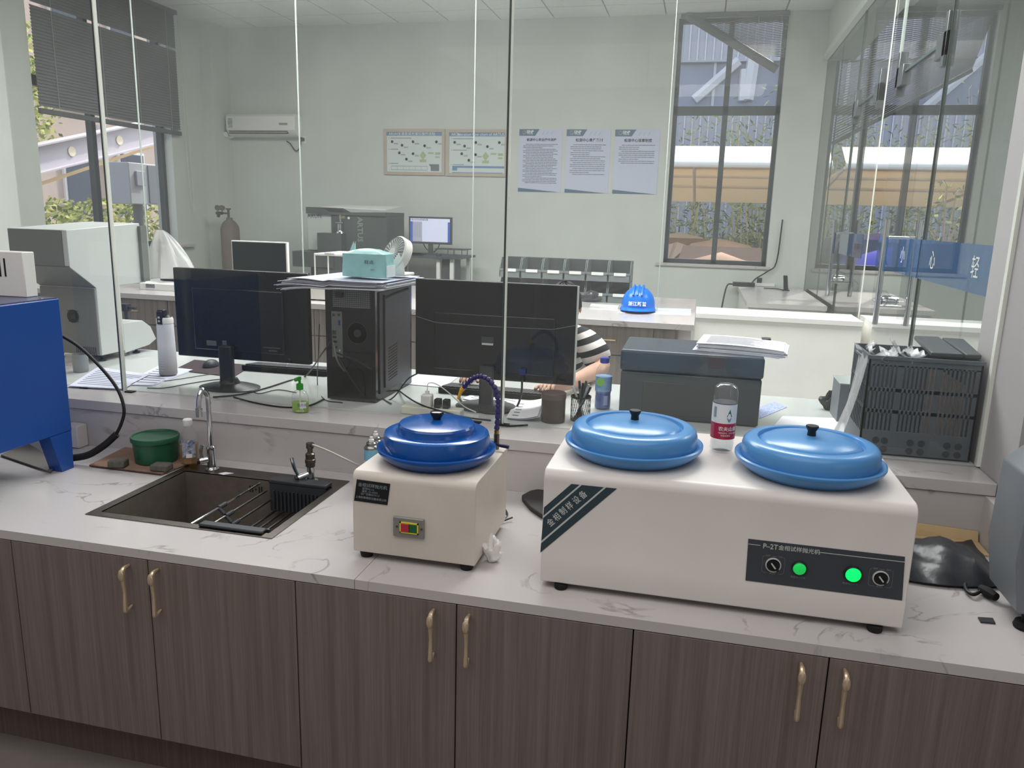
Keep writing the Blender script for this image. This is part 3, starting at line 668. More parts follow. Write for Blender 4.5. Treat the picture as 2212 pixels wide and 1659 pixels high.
# small one
SXa,SXb,SYa,SYb,SZ0,SZ1=-.905,-.543,1.925,2.285,.812,1.052
t=thing('polishing_machine','small cream single disc polishing machine with deep blue lid','machine',((SXa+SXb)/2,2.1,CT))
r=.022
prof=[(SYa+.002,SZ0)]+[(SYa,SZ0+.01),(SYa+.002,SZ1-r)]+[(SYa+.002+r-r*math.cos(a),SZ1-r+r*math.sin(a)) for a in (.4,.8,1.2,1.57)]+[(SYb,SZ1),(SYb,SZ0)]
build(B().prism([(SXa,y,z) for y,z in prof],(SXb-SXa,0,0)),'casing',M_offw2,t,bevel=.0018,smooth=40)
for fx,fy in ((SXa+.03,SYa+.035),(SXb-.03,SYa+.035),(SXa+.03,SYb-.03),(SXb-.03,SYb-.03)):
    build(B().lathe([(0,0),(.0165,0),(.018,.004),(.022,.0225),(0,.0225)],(fx,fy-.008,CT+.0005),20),'foot',M_rubber,t)
lid((-.717),2.108,SZ1+.0,.176,M_lidb,'',t,0)
yf=SYa+.001
def pl(px,py,y=yf): return K(px,py,1,y)
a,b_,c_,d_=pl(771,1035),pl(843,1045),pl(837,1091),pl(765,1081)
np_=build(B().prism([v+Vector((0,-.0016,0)) for v in (a,b_,c_,d_)],(0,.0022,0)),'name_plate',mat('name_plate_black',(22,26,30),.35),t,bevel=.0006)
rt=(b_-a).normalized(); up=(a-d_).normalized(); cn=(a+b_+c_+d_)/4+Vector((0,-.0022,0))
M_prt=mat('plate_print',(140,146,150),.5)
text('金相试样抛光机',.0125,cn+up*.018,rt,up,M_prt,'print_line',np_)
text('型号PG-1A',.0075,cn+up*.0075-rt*.012,rt,up,M_prt,'print_line',np_)
text('编号: 10-10202',.0075,cn-up*.0005-rt*.006,rt,up,M_prt,'print_line',np_)
text('出厂日期2019112',.0075,cn-up*.0085-rt*.004,rt,up,M_prt,'print_line',np_)
text('上海标普精密仪器有限公司',.0078,cn-up*.0195,rt,up,M_prt,'print_line',np_)
a,c_=pl(851,1113),pl(919,1166); 
sw=build(B().box(a.x,c_.x-.002,SYa-.0085,SYa+.002,c_.z+.003,a.z-.0),'switch_plate',mat('switch_plate_grey',(138,138,134),.4,metal=.3),t,bevel=.003)
a,c_=pl(864,1124,SYa-.009),pl(904,1157,SYa-.009)
xc,zc=(a.x+c_.x)/2,(a.z+c_.z)/2
build(B().box(a.x,c_.x,SYa-.0125,SYa-.008,zc+.0125,zc+.0160).box(a.x,c_.x,SYa-.0125,SYa-.008,zc-.0160,zc-.0125).box(a.x,a.x+.0035,SYa-.0125,SYa-.008,zc-.016,zc+.016).box(c_.x-.0035,c_.x,SYa-.0125,SYa-.008,zc-.016,zc+.016),'switch_frame',M_yel,sw)
build(B().box(a.x+.004,xc,SYa-.0145,SYa-.008,zc-.012,zc+.012),'stop_button',M_red,sw,bevel=.001)
build(B().box(xc+.001,c_.x-.004,SYa-.0135,SYa-.008,zc-.012,zc+.012),'start_button',M_grn,sw,bevel=.001)
for x in (a.x-.009,c_.x+.009): build(B().fr((x,SYa-.0102,zc),(x,SYa-.008,zc),.0032,n=12),'screw',M_nick,sw)
# loc-line coolant pipe on the small polisher
t2=thing('coolant_pipe','purple segmented coolant hose with yellow nozzle arching over the blue lid','coolant hose',(SXb-.04,2.27,SZ1),)
YP=2.262
pp=[K(x,y,1,YP) for x,y in ((1073,928),(1075,905),(1076,880),(1076,862),(1071,840),(1058,822),(1043,813),(1028,814),(1013,823),(1001,838))]
pts=[]
for i in range(len(pp)-1):
    for k in range(2): pts.append(pp[i].lerp(pp[i+1],k/2))
pts.append(pp[-1])
for i in range(len(pts)-1):
    a,c_=pts[i],pts[i+1]; d=(c_-a); L=d.length*1.12; q=d.to_track_quat('Z','Y').to_matrix()
    build(B().lathe([(.0048,0),(.0086,.002),(.0088,L*.42),(.0056,L*.86),(.0048,L)],a,12,q),'segment',M_purp,t2)
n0=K(997,843,1,YP); n1=K(989,862,1,YP)
build(B().fr(pts[-1],n0,.0075,.0075,12).fr(n0,n1,.0065,.0035,12),'nozzle',M_org,t2)
v0=K(1074,937,1,YP)
build(B().lathe([(.0075,0),(.0075,.012),(0,.012)],(pp[0].x,YP,v0.z-.0),14),'collar',M_brassy,t2)
build(B().lathe([(0,0),(.009,0),(.009,v0.z-SZ1-.0015),(0,v0.z-SZ1-.0015)],(pp[0].x,YP,SZ1+.0008),6),'valve_body',M_nick,t2)
l0=K(1066,955,1,YP-.012); l1=K(1078,962,1,YP-.015); l2=K(1099,966,1,YP-.018)
build(B().tube([l0,l1,l1.lerp(l2,.5),l2],.005,8,sm=3,radii=[.004,.005,.006,.006]),'valve_lever',M_blackg if 0 else mat('navy_lever',(18,26,60),.3),t2)
# tissue
def crumple(name,c,R,m,lab,cat,seed,sq=(1,1,1),n=14,amp=.45,par=None):
    rnd=random.Random(seed); b=B(); off=[rnd.uniform(0,6) for _ in range(8)]
    def fn(u,v):
        th=u*2*math.pi; ph=v*math.pi
        r=R*(1+amp*(math.sin(3*th+off[0]+2*ph)*.3+math.sin(5*ph+off[1]+th)*.35+math.sin(7*th+off[2])*math.sin(4*ph+off[3])*.35))
        return (c[0]+sq[0]*r*math.sin(ph)*math.cos(th),c[1]+sq[1]*r*math.sin(ph)*math.sin(th),c[2]+max(0,sq[2]*r*(math.cos(ph)+.9)))
    b.grid(fn,n*2,n); return build(b,name,m,par,label=lab,cat=cat,smooth=25)
p=K(1052,1218,2,CT); q=K(1068,1190,2,CT)
crumple('tissue_ball',(p.x+.010,p.y+.022,CT+.0005),.027,mat('crumpled_tissue',(238,236,232),.9),'crumpled white tissue on the counter beside the small polisher','tissue',3,(.95,.8,1.25))
b=B(); q=Vector((p.x-.006,p.y+.02,CT+.030))
# dark things behind between the two machines
p=K(1108,1062,2,CT+.02)
t=thing('sieve_scoop','dark mesh scoop behind the small polisher','scoop',(p.x,2.30,CT))
build(B().lathe([(0,-.002),(.03,.0),(.042,.008),(.045,.018),(.043,.018),(.04,.010),(.028,.003),(0,.001)],(p.x-.02,2.36,CT+.012),24,Matrix.Rotation(.6,3,'Y')),'bowl',mat('wire_mesh_grey',(88,90,88),.5,metal=.5,var=.4,scale=500),t)
build(B().tube([(p.x-.03,2.28,CT+.006),(p.x+.01,2.29,CT+.006),(p.x+.05,2.33,CT+.012)],.003,8,sm=4),'handle',M_black,t)
p=K(1165,1118,2,CT)
build(B().prism([K(x,y,2,CT+.0008)+Vector((0,0,0)) for x,y in ((1190,1125),(1168,1120),(1145,1104),(1128,1084),(1127,1078),(1145,1068),(1175,1062),(1200,1062))],(0,0,.016)),'rubber_pad',mat('rubber_pad_dark',(58,56,56),.75,bump=.1),label='dark rubber pad poking out between the two polishers',cat='pad',bevel=.004)
# double polisher
DXa,DXb,DYa,DYb,DZ0,DZ1=-.352,.547,1.897,2.40,.806,1.122
t=thing('polishing_machine','large white double disc polishing machine with two sky blue lids','machine',(.1,2.15,CT))
r=.028
prof=[(DYa+.012,DZ0),(DYa+.003,DZ0+.004),(DYa,DZ0+.07),(DYa+.004,DZ0+.078),(DYa+.004,DZ1-r)]+[(DYa+.004+r-r*math.cos(a),DZ1-r+r*math.sin(a)) for a in (.3,.6,.9,1.2,1.57)]+[(DYb,DZ1),(DYb,DZ0)]
build(B().prism([(DXa,y,z) for y,z in prof],(DXb-DXa,0,0)),'casing',M_offw,t,bevel=.0025,smooth=40)
for fx,fy in ((DXa+.055,DYa+.015),(DXb-.06,DYa+.012),(DXa+.05,DYb-.04),(DXb-.05,DYb-.04)):
    build(B().lathe([(0,0),(.016,0),(.018,.003),(.018,.0155),(0,.0155)],(fx,fy,CT+.0005),20),'foot',M_rubber,t)
lid(-.141,2.112,DZ1,.190,M_lidl,'',t,1); lid(.321,2.100,DZ1,.190,M_lidl,'',t,1)
yf=DYa+.004
def qd(b,pts,y0,th=.0012):
    b.prism([K(x,y,1,y0) for x,y in pts],(0,th,0)); return b
S=9.216
def d1(x,y): return (1160+x/S,1030+y/S)
qd_=B(); qd(qd_,[d1(685,143),d1(1590,235),d1(65,1510),d1(140,610)],yf-.0008); dc=build(qd_,'corner_decal',M_slate,t)
b=B(); qd(b,[d1(850,158),d1(895,162),d1(118,825),d1(122,780)],yf-.0012,.0005); qd(b,[d1(1330,210),d1(1375,215),d1(80,1325),d1(85,1275)],yf-.0012,.0005); build(b,'decal_stripe',M_silv,dc)
chs='金相制样设备'; cpos=[(278,915),(402,805),(525,690),(655,585),(790,470),(920,365)]
rr=(K(*d1(920,365),1,yf)-K(*d1(278,915),1,yf)).normalized(); uu=Vector((-rr.z,0,rr.x))
for ch,(x,y) in zip(chs,cpos): text(ch,.0225,K(*d1(x,y),1,yf-.0014),rr,uu,M_silv,'decal_character',dc,bold=.0002,sx=.85)
S2=5.978
def d2_(x,y): return (1600+x/S2,1150+y/S2)
b=B(); qd(b,[d2_(100,85),d2_(2122,318),d2_(2085,880),d2_(62,620)],yf-.002,.003); pn=build(b,'control_panel',M_slate2,t)
rr=(K(*d2_(2122,318),1,yf)-K(*d2_(100,85),1,yf)).normalized(); uu=Vector((-rr.z,0,rr.x)); yo=yf-.0023
b=B(); qd(b,[d2_(100,146),d2_(255,166),d2_(254,173),d2_(100,153)],yo,.0004); qd(b,[d2_(1003,253),d2_(2118,380),d2_(2118,388),d2_(1003,261)],yo,.0004); build(b,'panel_line',M_silv,pn)
text('P–2T',.0185,K(*d2_(286,176),1,yo),rr,uu,M_silv,'panel_lettering',pn,align='LEFT',bold=.0002,sx=.92)
text('金相试样抛光机',.0139,K(*d2_(487,199),1,yo),rr,uu,M_silv,'panel_lettering',pn,align='LEFT',bold=.0001)
M_dim=mat('dim_print',(130,134,136),.5)
def knob(cx,cy,lab):
    c=K(*d2_(cx,cy),1,yo); 
    sw=build(B().fr(c+Vector((0,0,0)),c+Vector((0,-.0055,0)),.0145,.0138,28),'selector_switch',M_black,pn)
    R=Matrix.Rotation(math.pi/2,3,'X')
    a0=-.05 if 0 else -.35; 
    build(B().lathe([(.0158,.0),(.0190,.0),(.0188,.0030),(.0162,.0036),(.0158,.0)],c,36,R,a0=-.62,a1=5.2),'bezel_ring',mat('bezel_bright',(206,208,206),.3,metal=.3),sw)
    d=(rr*.62-uu*.78); b=B(); n_=Vector((d.z,0,-d.x))*.0018; p0=c-d*.0085+Vector((0,-.0057,0)); p1=c+d*.0085+Vector((0,-.0057,0))
    b.prism([p0-n_,p0+n_,p1+n_,p1-n_],(0,-.003,0)); build(b,'pointer',M_silv,sw)
    build(B().prism([p0-n_*4,p0+n_*4,p1+n_*4,p1-n_*4],(0,-.0015,0)),'grip',M_blackg,sw)
    # outline
    b=B(); hw,hh=.0262,.0225
    for s1,s2,e1,e2 in ((-hw,-hh+.004,-hw,hh-.004),(hw,-hh+.004,hw,hh-.004),(-.005,hh,.007,hh),(-hw+.004,-hh,-.012,-hh),(.012,-hh,hw-.004,-hh),(-hw,hh-.004,-hw+.004,hh),(hw,hh-.004,hw-.004,hh),(-hw,-hh+.004,-hw+.004,-hh),(hw,-hh+.004,hw-.004,-hh)):
        b.tube([c+rr*s1+uu*s2,c+rr*e1+uu*e2],.00035,4)
    build(b,'outline',M_dim,pn)
    text('OFF',.0062,c-rr*.0145+uu*.0225,rr,uu,M_dim,'panel_lettering',pn); text('ON',.0062,c+rr*.0155+uu*.0225,rr,uu,M_dim,'panel_lettering',pn)
    text(lab,.0058,c-uu*.0228,rr,uu,M_dim,'panel_lettering',pn)
knob(420,420,'电源B'); knob(1808,590,'电源A')
def lampb(cx,cy,m,lab,lx,k_=1.06):
    c=K(*d2_(cx,cy),1,yo); R=Matrix.Rotation(math.pi/2,3,'X')
    bz=build(B().lathe([(.0150*k_,0),(.0178*k_,0),(.0178*k_,.004),(.0150*k_,.006),(.0148*k_,.0)],c,32,R),'lamp_bezel',M_black,pn)
    build(B().lathe([(0,.0095),(.010*k_,.009),(.0138*k_,.007),(.0148*k_,.003),(.0148*k_,0)],c,32,R),'lamp_lens',m,bz)
    text(lab,.0062,K(*d2_(*lx),1,yo),rr,uu,M_dim,'panel_lettering',pn)
lampb(757,462,M_glow1,'电源指示灯B',(735,582)); lampb(1450,540,M_glow2,'电源指示灯A',(1412,665),1.22)
# water bottle between the lids (upside-down look: cut rounded top)
p=K(1558,978,2,DZ1); wx,wy=p.x,p.y+.020
t=thing('water_bottle','clear water bottle with white and red label between the sky blue lids','bottle',(wx,wy,DZ1))
z0=DZ1+.0006
build(B().lathe([(0,.004),(.022,.0),(.030,.004),(.0335,.010),(.032,.018),(.0335,.026),(.032,.034),(.0335,.040),(.0338,.150),(.0335,.172),(.030,.188),(.020,.196),(.010,.198),(0,.198)],(wx,wy,z0),32),'bottle_body',M_pet,t)
build(B().lathe([(0,.006),(.029,.006),(.0318,.012),(.0318,.138),(0,.138)],(wx,wy,z0),28),'water',thin_glass('still_water',(.90,.93,.94),.05,(220,224,226),fac=1.2),t)
build(B().lathe([(.0342,.088),(.0342,.144)],(wx,wy,z0),40),'label_upper',M_label,t)
build(B().lathe([(.0342,.042),(.0342,.088)],(wx,wy,z0),40),'label_lower',mat('crimson_label',(170,40,66),.4),t)
build(B().lathe([(.0345,.143),(.0345,.1445)],(wx,wy,z0),40),'label_edge',M_black,t)
def wrap(s,size,ang,z,m,name,bold=0):
    # text bent around the bottle
    ln=len(s); 
    for i,ch in enumerate(s):
        if ch==' ': continue
        w_=size*(1.0 if ord(ch)>255 else .68); a=ang+(i-(ln-1)/2)*w_/.0346
        n_=Vector((math.sin(a),-math.cos(a),0)); rt=Vector((math.cos(a),math.sin(a),0))
        text(ch,size,Vector((wx,wy,z0+z))+n_*.0347,rt,Z_,m,name,t,bold=bold)
CA=math.atan2(0-wx,wy)  # towards the viewer
wrap('农夫山泉',.0135,.36,.072,M_label,'label_lettering',.0002); wrap('NONGFU SPRING',.0058,.36,.0605,M_label,'label_lettering'); wrap('饮用天然水',.0056,.20,.053,M_label,'label_lettering')
def wp(a,z,e=.0346): return Vector((wx+e*math.sin(a),wy-e*math.cos(a),z0+z))
build(B().add([wp(.18,.108),wp(.62,.108),wp(.42,.130)],[(0,1,2)]),'label_mountain',mat('mountain_green',(30,104,84),.5),t)
build(B().add([wp(.20,.105),wp(.60,.105),wp(.5,.095),wp(.4,.092),wp(.3,.095)],[(0,1,2,3,4)]),'label_lake',mat('lake_grey',(130,140,150),.5),t)
b=B()
for k in range(14):
    a=-1.0+k*.022; z_a=.104; b.add([wp(a,z_a),wp(a+.011,z_a),wp(a+.011,.134),wp(a,.134)],[(0,1,2,3)])
build(b,'barcode',mat('barcode_green',(110,140,146),.5),t)
b=B()
for k in range(9):
    a=-1.12+k*.035; b.add([wp(a,.046),wp(a+.012,.046),wp(a+.012,.084),wp(a,.084)],[(0,1,2,3)])
build(b,'small_print',mat('pink_print',(206,130,144),.5),t)
# ================================================================ RIGHT END OF COUNTER
gx=.812
t=thing('grey_instrument','tall grey instrument cut off by the right edge of the picture','machine',(1.0,2.15,CT))
g=[K(2160,1010,1,2.1),K(2212,950,1,2.1)]
zz=[(gx+.015,.838),(gx-.006,.97),(gx+.0,g[0].z),(.925,1.29),(1.25,1.30),(1.25,.838)]
build(B().prism([(x,2.0,z) for x,z in zz],(0,.20,0)),'casing',M_grey,t,bevel=.006)
build(B().lathe([(0,0),(.026,0),(.028,.006),(.024,.018),(0,.018)],(.862,2.03,CT+.0005),24).lathe([(.012,.018),(.012,.048),(0,.048)],(.862,2.03,CT+.0005),16),'levelling_foot',M_rubber,t)
build(B().lathe([(0,0),(.026,0),(.028,.006),(.024,.018),(0,.018)],(1.18,2.16,CT+.0005),24).lathe([(.012,.018),(.012,.048),(0,.048)],(1.18,2.16,CT+.0005),16),'levelling_foot',M_rubber,t)
pc=[K(2118,1346,2,CT),K(2150,1349,2,CT),K(2144,1338,2,CT),K(2112,1336,2,CT)]
build(B().prism([v+Vector((0,0,.0006)) for v in pc],(0,0,.004)),'small_slab',mat('dark_chip',(48,50,52),.4),label='small flat dark tile lying on the counter left of the grey instrument foot',cat='tile')
t=thing('cardboard_strip','folded brown cardboard strip against the right backsplash','cardboard',(.70,2.5,CT))
c4=[K(1962,1140,1,2.585),K(2126,1182,1,2.585),K(2126,1196,1,2.585),K(1962,1156,1,2.585)]
build(B().prism([(.50,2.585,CT+.006),(.925,2.585,CT+.006),(.925,2.598,CT+.034),(.50,2.598,CT+.052)],(0,.005,0)),'flap',mat('tan_cardboard',(196,170,128),.85,var=.08,bump=.2),t)
build(B().prism([(.50,2.48,CT+.0006),(.925,2.48,CT+.0006),(.925,2.597,CT+.0006),(.50,2.597,CT+.0006)],(0,0,.005)),'base_flap',mat('tan_cardboard',(196,170,128),.85),t)
rnd=random.Random(5)
def bag(u,v):
    x=.50+.40*u; y=2.26+.31*v
    h=.062*math.sin(math.pi*min(1,v*1.05))**.6*(.75+.25*math.sin(9*u+3*v))*(1 if u<.8 else (1-u)/.2*.9+.1)
    y-= .05*math.sin(math.pi*u)
    return (x,y,CT+.007+max(.004,h+.010*math.sin(23*u+7*v)*math.sin(11*v)))
build(B().grid(bag,30,14,.003),'black_bag',mat('black_poly_bag',(46,49,54),.35,bump=.5,bscale=25),label='crumpled black plastic bag on the counter right of the double polisher',cat='bag')
pt=[K(x,y,2,CT+.012) for x,y in ((2120,1225),(2100,1250),(2085,1262),(2090,1278),(2105,1284),(2125,1272))]
t=thing('plug_cable','black cable loop with a moulded plug beside the grey instrument','cable',pt[2])
build(B().tube(pt,.005,8,sm=5),'cable',M_cable,t)
a=K(2118,1270,2,CT+.016); c_=K(2152,1290,2,CT+.016)
build(B().tube([a,a.lerp(c_,.5),c_],.013,10,sm=3,radii=[.010,.015,.011]),'plug',M_rubber,t)
# ================================================================ DESK BEHIND THE GLASS
DT=.988
# grey metallographic instrument
t=thing('analysis_instrument','large light grey instrument with round fan grille at the left end of the desk','instrument',(-3.1,3.3,DT))
xr=-2.90; xl=-3.235
P_=lambda px,py: K(px,py,0,xr)
u1,u2,u3,u4,u5=P_(143,497),P_(300,475),P_(310,610),P_(207,622),P_(143,578)
l1=P_(222,768)
prof=[(u1.y,u5.z),(u1.y,u1.z),(u2.y,u1.z+.03),(u2.y+.02,u3.z),(3.45,u4.z),(3.45,l1.z),(3.285,l1.z),(3.285,u4.z)]
build(B().prism([(xl,y,z) for y,z in prof],(xr-xl,0,0)),'housing',M_greyl,t,bevel=.003)
fx0,fx1=K(22,530,1,u1.y).x,K(136,530,1,u1.y).x
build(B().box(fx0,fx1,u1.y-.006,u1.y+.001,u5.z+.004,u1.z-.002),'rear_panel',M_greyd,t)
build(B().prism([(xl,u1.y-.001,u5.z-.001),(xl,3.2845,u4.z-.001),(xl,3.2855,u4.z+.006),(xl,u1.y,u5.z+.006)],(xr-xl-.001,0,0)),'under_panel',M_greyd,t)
build(B().box(xl+.004,xr-.012,3.2795,3.286,l1.z+.004,u4.z-.006),'back_panel',mat('olive_grey_enamel',(120,122,116),.5),t)
fc=K(158,683,1,3.279); R=Matrix.Rotation(math.pi/2,3,'X')
f=B()
for r_ in (.033,.026,.017,.009): f.lathe([(r_-.0010,0),(r_-.0010,.003),(r_+.0010,.003),(r_+.0010,0)],fc,28,R)
for k in range(4):
    a=math.pi/4+k*math.pi/2; f.box(-.0012,.0012,-.002,.0,.0,.042,M=Matrix.Translation(fc)@Matrix.Rotation(a,4,'Y'))
build(f,'fan_grille',mat('fan_grille_grey',(74,78,76),.5),t)
for i in range(11):
    q=K(166+i*4.1,757+i*.35,1,3.279); build(B().box(q.x-.0022,q.x+.0022,3.2785,3.2795,q.z-.0,q.z+.0,),'vent_slot',M_rubber,t) if 0 else build(B().box(q.x-.0022,q.x+.0022,3.2783,3.2796,q.z-.024,q.z+.024),'vent_slot',M_dark,t)
build(B().prism([(xr-.001,3.45,1.005),(xr-.001,3.45,1.165),(xr-.001,3.60,1.16),(xr-.001,3.66,1.12),(xr-.001,3.70,1.045),(xr-.001,3.64,1.02)],(-.32,0,0)),'specimen_base',M_greyl,t,bevel=.003)
build(B().prism([(xr+.0,3.12,1.10),(xr,3.13,1.12),(xr,3.3,1.12),(xr,3.3,1.10)],(.0,0,0)) if 0 else B().box(xr-.05,xr+.018,3.612,3.66,1.37,1.66),'front_plate',M_greyd,t)
for fy in (3.32,3.57):
    for fx in (xr-.03,xl+.05):
        build(B().lathe([(.020,0),(.020,.004),(.006,.010),(.006,.018),(.020,.020),(.020,.027),(0,.027)],(fx,fy,DT+.0),16),'levelling_foot',M_dark,t)
p=K(262,650,1,4.4)
# small dark stand seen under the instrument arm
t=thing('burette_clamp','dark metal clamp stand behind the frosted bottle','clamp',(K(275,690,1,3.75).x,3.75,FF))
cx_=K(270,690,1,3.75).x
q=K(268,660,1,3.75)
build(B().fr((cx_,3.75,FF),(cx_,3.75,q.z),.006).lathe([(0,0),(.12,0),(.12,.012),(0,.012)],(cx_,3.75,FF+.001),20),'stand',M_nick,t)
build(B().box(cx_-.02,cx_+.03,3.73,3.77,q.z-.03,q.z+.01).fr((cx_+.03,3.75,q.z-.01),(cx_+.075,3.75,q.z-.012),.006).fr((cx_+.01,3.75,q.z-.03),(cx_+.01,3.75,q.z-.085),.009),'clamp_head',M_dark,t)
# metal cup behind blue machine
p=K(165,805,2,DT)
build(B().lathe([(0,0),(.031,0),(.033,.002),(.036,.085),(.034,.085),(.031,.004),(0,.004)],(p.x,p.y+.03,DT),32),'metal_cup',mat('grey_metal_cup',(150,152,150),.4,metal=.6),label='grey metal cup on the desk beside the instrument',cat='cup')
# papers left
def sheets(name,pts,z,n,lab,cat,m=M_paper,th=.0012,lines=0,seed=1,curl=.0,par=None,group=None):
    rnd=random.Random(seed); t=thing(name,lab,cat,pts[0],group=group)
    for k in range(n):
        dx,dy=rnd.uniform(-.006,.006)*k**.5,rnd.uniform(-.006,.006)*k**.5; a=[Vector(q)+Vector((dx,dy,0)) for q in pts]
        def fn(u,v):
            q=a[0].lerp(a[1],u).lerp(a[3].lerp(a[2],u),v); return (q.x,q.y,z+k*th*1.3+curl*(u-.2 if u>.2 else 0)**2+th)
        build(B().grid(fn,6,3,th*.6),'sheet',m if k%2==0 else M_paperb,t)
    if lines:
        b=B(); zz=z+(n-1)*th*1.3+th+.0004
        for i in range(lines):
            v=.12+.78*i/lines; L=rnd.uniform(.55,.88)
            def fl(u,w): q=Vector(pts[0]).lerp(Vector(pts[1]),.08+L*u).lerp(Vector(pts[3]).lerp(Vector(pts[2]),.08+L*u),v+w*.25/lines); return (q.x,q.y,zz+curl*((.08+L*u)-.2 if (.08+L*u)>.2 else 0)**2)
            b.grid(fl,5,1)
        build(b,'print_lines',M_ink,t)
    return t
def PZ(lst,z=DT): return [K(x,y,2,z) for x,y in lst]
sheets('paper_stack',PZ([(150,836),(262,842),(322,812),(212,795)]),DT,4,'loose printed sheets on the desk left of the frosted bottle','paper',lines=9,seed=2)
sheets('paper_stack',PZ([(268,832),(330,834),(420,800),(345,792)]),DT,3,'tilted sheets of paper under the frosted bottle','paper',lines=7,seed=4,m=M_paperb)
# frosted bottle
p=K(355,812,2,DT+.006); bx,by=p.x,p.y+.03
t=thing('sports_bottle','tall frosted water bottle fading to grey with a black flip lid','bottle',(bx,by,DT+.006)); z0=DT+.008
mf=bpy.data.materials.new('frosted_gradient'); mf.use_nodes=True; n=mf.node_tree; bb=n.nodes['Principled BSDF']
tc=n.nodes.new('ShaderNodeTexCoord'); sp=n.nodes.new('ShaderNodeSeparateXYZ'); rp=n.nodes.new('ShaderNodeValToRGB')
n.links.new(tc.outputs['Generated'],sp.inputs[0]); n.links.new(sp.outputs['Z'],rp.inputs[0]); n.links.new(rp.outputs[0],bb.inputs['Base Color'])
rp.color_ramp.elements[0].color=s2l((126,120,118)); rp.color_ramp.elements[1].color=s2l((214,216,222)); rp.color_ramp.elements[1].position=.6; bb.inputs['Roughness'].default_value=.45
build(B().lathe([(0,0),(.036,0),(.040,.004),(.0405,.05),(.0375,.19),(.037,.235),(.034,.243),(0,.243)],(bx,by,z0),36),'bottle_body',mf,t)
build(B().lathe([(.035,.241),(.0375,.243),(.0375,.262),(.033,.270),(0,.270)],(bx,by,z0),32),'collar',M_white,t)
l_=build(B().lathe([(.030,.266),(.031,.272),(.024,.279),(0,.279)],(bx,by,z0),28),'lid',M_black,t)
build(B().box(bx-.013,bx+.013,by-.040,by-.030,z0+.240,z0+.300).box(bx-.016,bx+.016,by-.03,by+.0,z0+.278,z0+.306),'flip_latch',M_black,l_,bevel=.003)
for dz in (.251,.268): build(B().box(bx-.005,bx+.005,by-.0415,by-.0398,z0+dz,z0+dz+.009),'latch_button',M_silv,l_)
b=B()
for i in range(6): b.tube([(bx+.0405*math.sin(a),by-.0405*math.cos(a),z0+.025+.012*i) for a in (-.35,-.2,0,.2)],.0004,4)
build(b,'time_marks',M_label,t)
# monitors
def monitor(name,lab,x0,x1,z0,z1,y,basec,neckw,front=False,tilt=0,thick=.03,screen=None,rim=M_black,nx=None,base_r=.13):
    cx=(x0+x1)/2; t=thing(name,lab,'monitor',(cx,y,basec.z)); nx=nx if nx is not None else cx
    build(B().box(x0,x1,y,y+thick,z0,z1),'shell',M_blackg,t,bevel=.004)
    return t,cx
t,cx=monitor('computer_monitor','black computer monitor seen from behind, left of the computer tower',-2.245,-1.598,1.113,1.505,3.0,Vector((-1.9,3.0,DT)),.05)
nx=K(505,800,1,3.02).x
build(B().box(-2.15,-1.71,2.988,3.002,1.15,1.425),'rear_bulge',M_blackg,t,bevel=.006)
build(B().box(nx-.032,nx+.032,2.955,2.985,1.01,1.18),'neck',M_black,t,bevel=.008)
build(B().lathe([(.0,0),(.135,0),(.138,.004),(.11,.012),(.05,.022),(.036,.045),(0,.045)],(nx,2.985,DT+.0005),40,sy=.75),'base',M_black,t)
for px,w_ in ((457,.024),(485,.010)):
    q=K(px,741,1,2.987); build(B().box(q.x-w_,q.x+w_,2.9865,2.988,q.z-.011,q.z+.011),'rating_label',mat('rating_label_grey',(110,114,118),.6,col2=(60,64,68),scale=220),t)
q=K(560,750,1,2.987); build(B().box(q.x+.02,q.x+.10,2.9868,2.988,q.z-.002,q.z+.003).box(q.x+.045,q.x+.085,2.9868,2.988,q.z-.016,q.z-.009),'rating_print',M_slate2,t)
t,cx=monitor('computer_monitor','large black computer monitor seen from behind, right of the computer tower',-1.135,-.456,1.098,1.502,3.05,Vector((-.8,3.05,DT)),.05)
build(B().box(-1.05,-.54,3.040,3.052,1.13,1.37),'rear_bulge',M_blackg,t,bevel=.006)
build(B().tube([(-1.13,3.0475,1.345),(-1.04,3.0395,1.325),(-.8,3.038,1.322),(-.55,3.0395,1.325),(-.46,3.0475,1.345)],.0018,5),'shell_crease',mat('crease_grey',(70,76,78),.3),t)
build(B().box(-.4585,-.4545,3.05,3.078,1.10,1.50),'side_trim',M_silv,t)
nx=K(1055,860,1,3.04).x
build(B().box(nx-.030,nx+.024,3.0,3.03,DT+.012,1.16),'neck',M_dark,t)
build(B().lathe([(0,0),(.13,0),(.133,.004),(.10,.014),(0,.018)],(nx+.0,3.02,DT+.0005),40,sy=.8),'base',M_dark,t)
q=K(1053,735,1,3.039)
build(B().box(q.x-.026,q.x+.026,3.0385,3.04,q.z-.016,q.z+.014),'rating_label',mat('rating_dark',(44,48,50),.6,col2=(70,74,76),scale=260),t)
q=K(1053,743,1,3.038); build(B().box(q.x-.024,q.x+.024,3.0378,3.0386,q.z-.005,q.z+.003),'serial_strip',M_silv,t)
q=K(1130,800,1,3.039); build(B().box(q.x-.012,q.x+.012,3.022,3.041,q.z-.016,q.z+.008),'video_plug',mat('vga_blue',(28,44,110),.4),t)
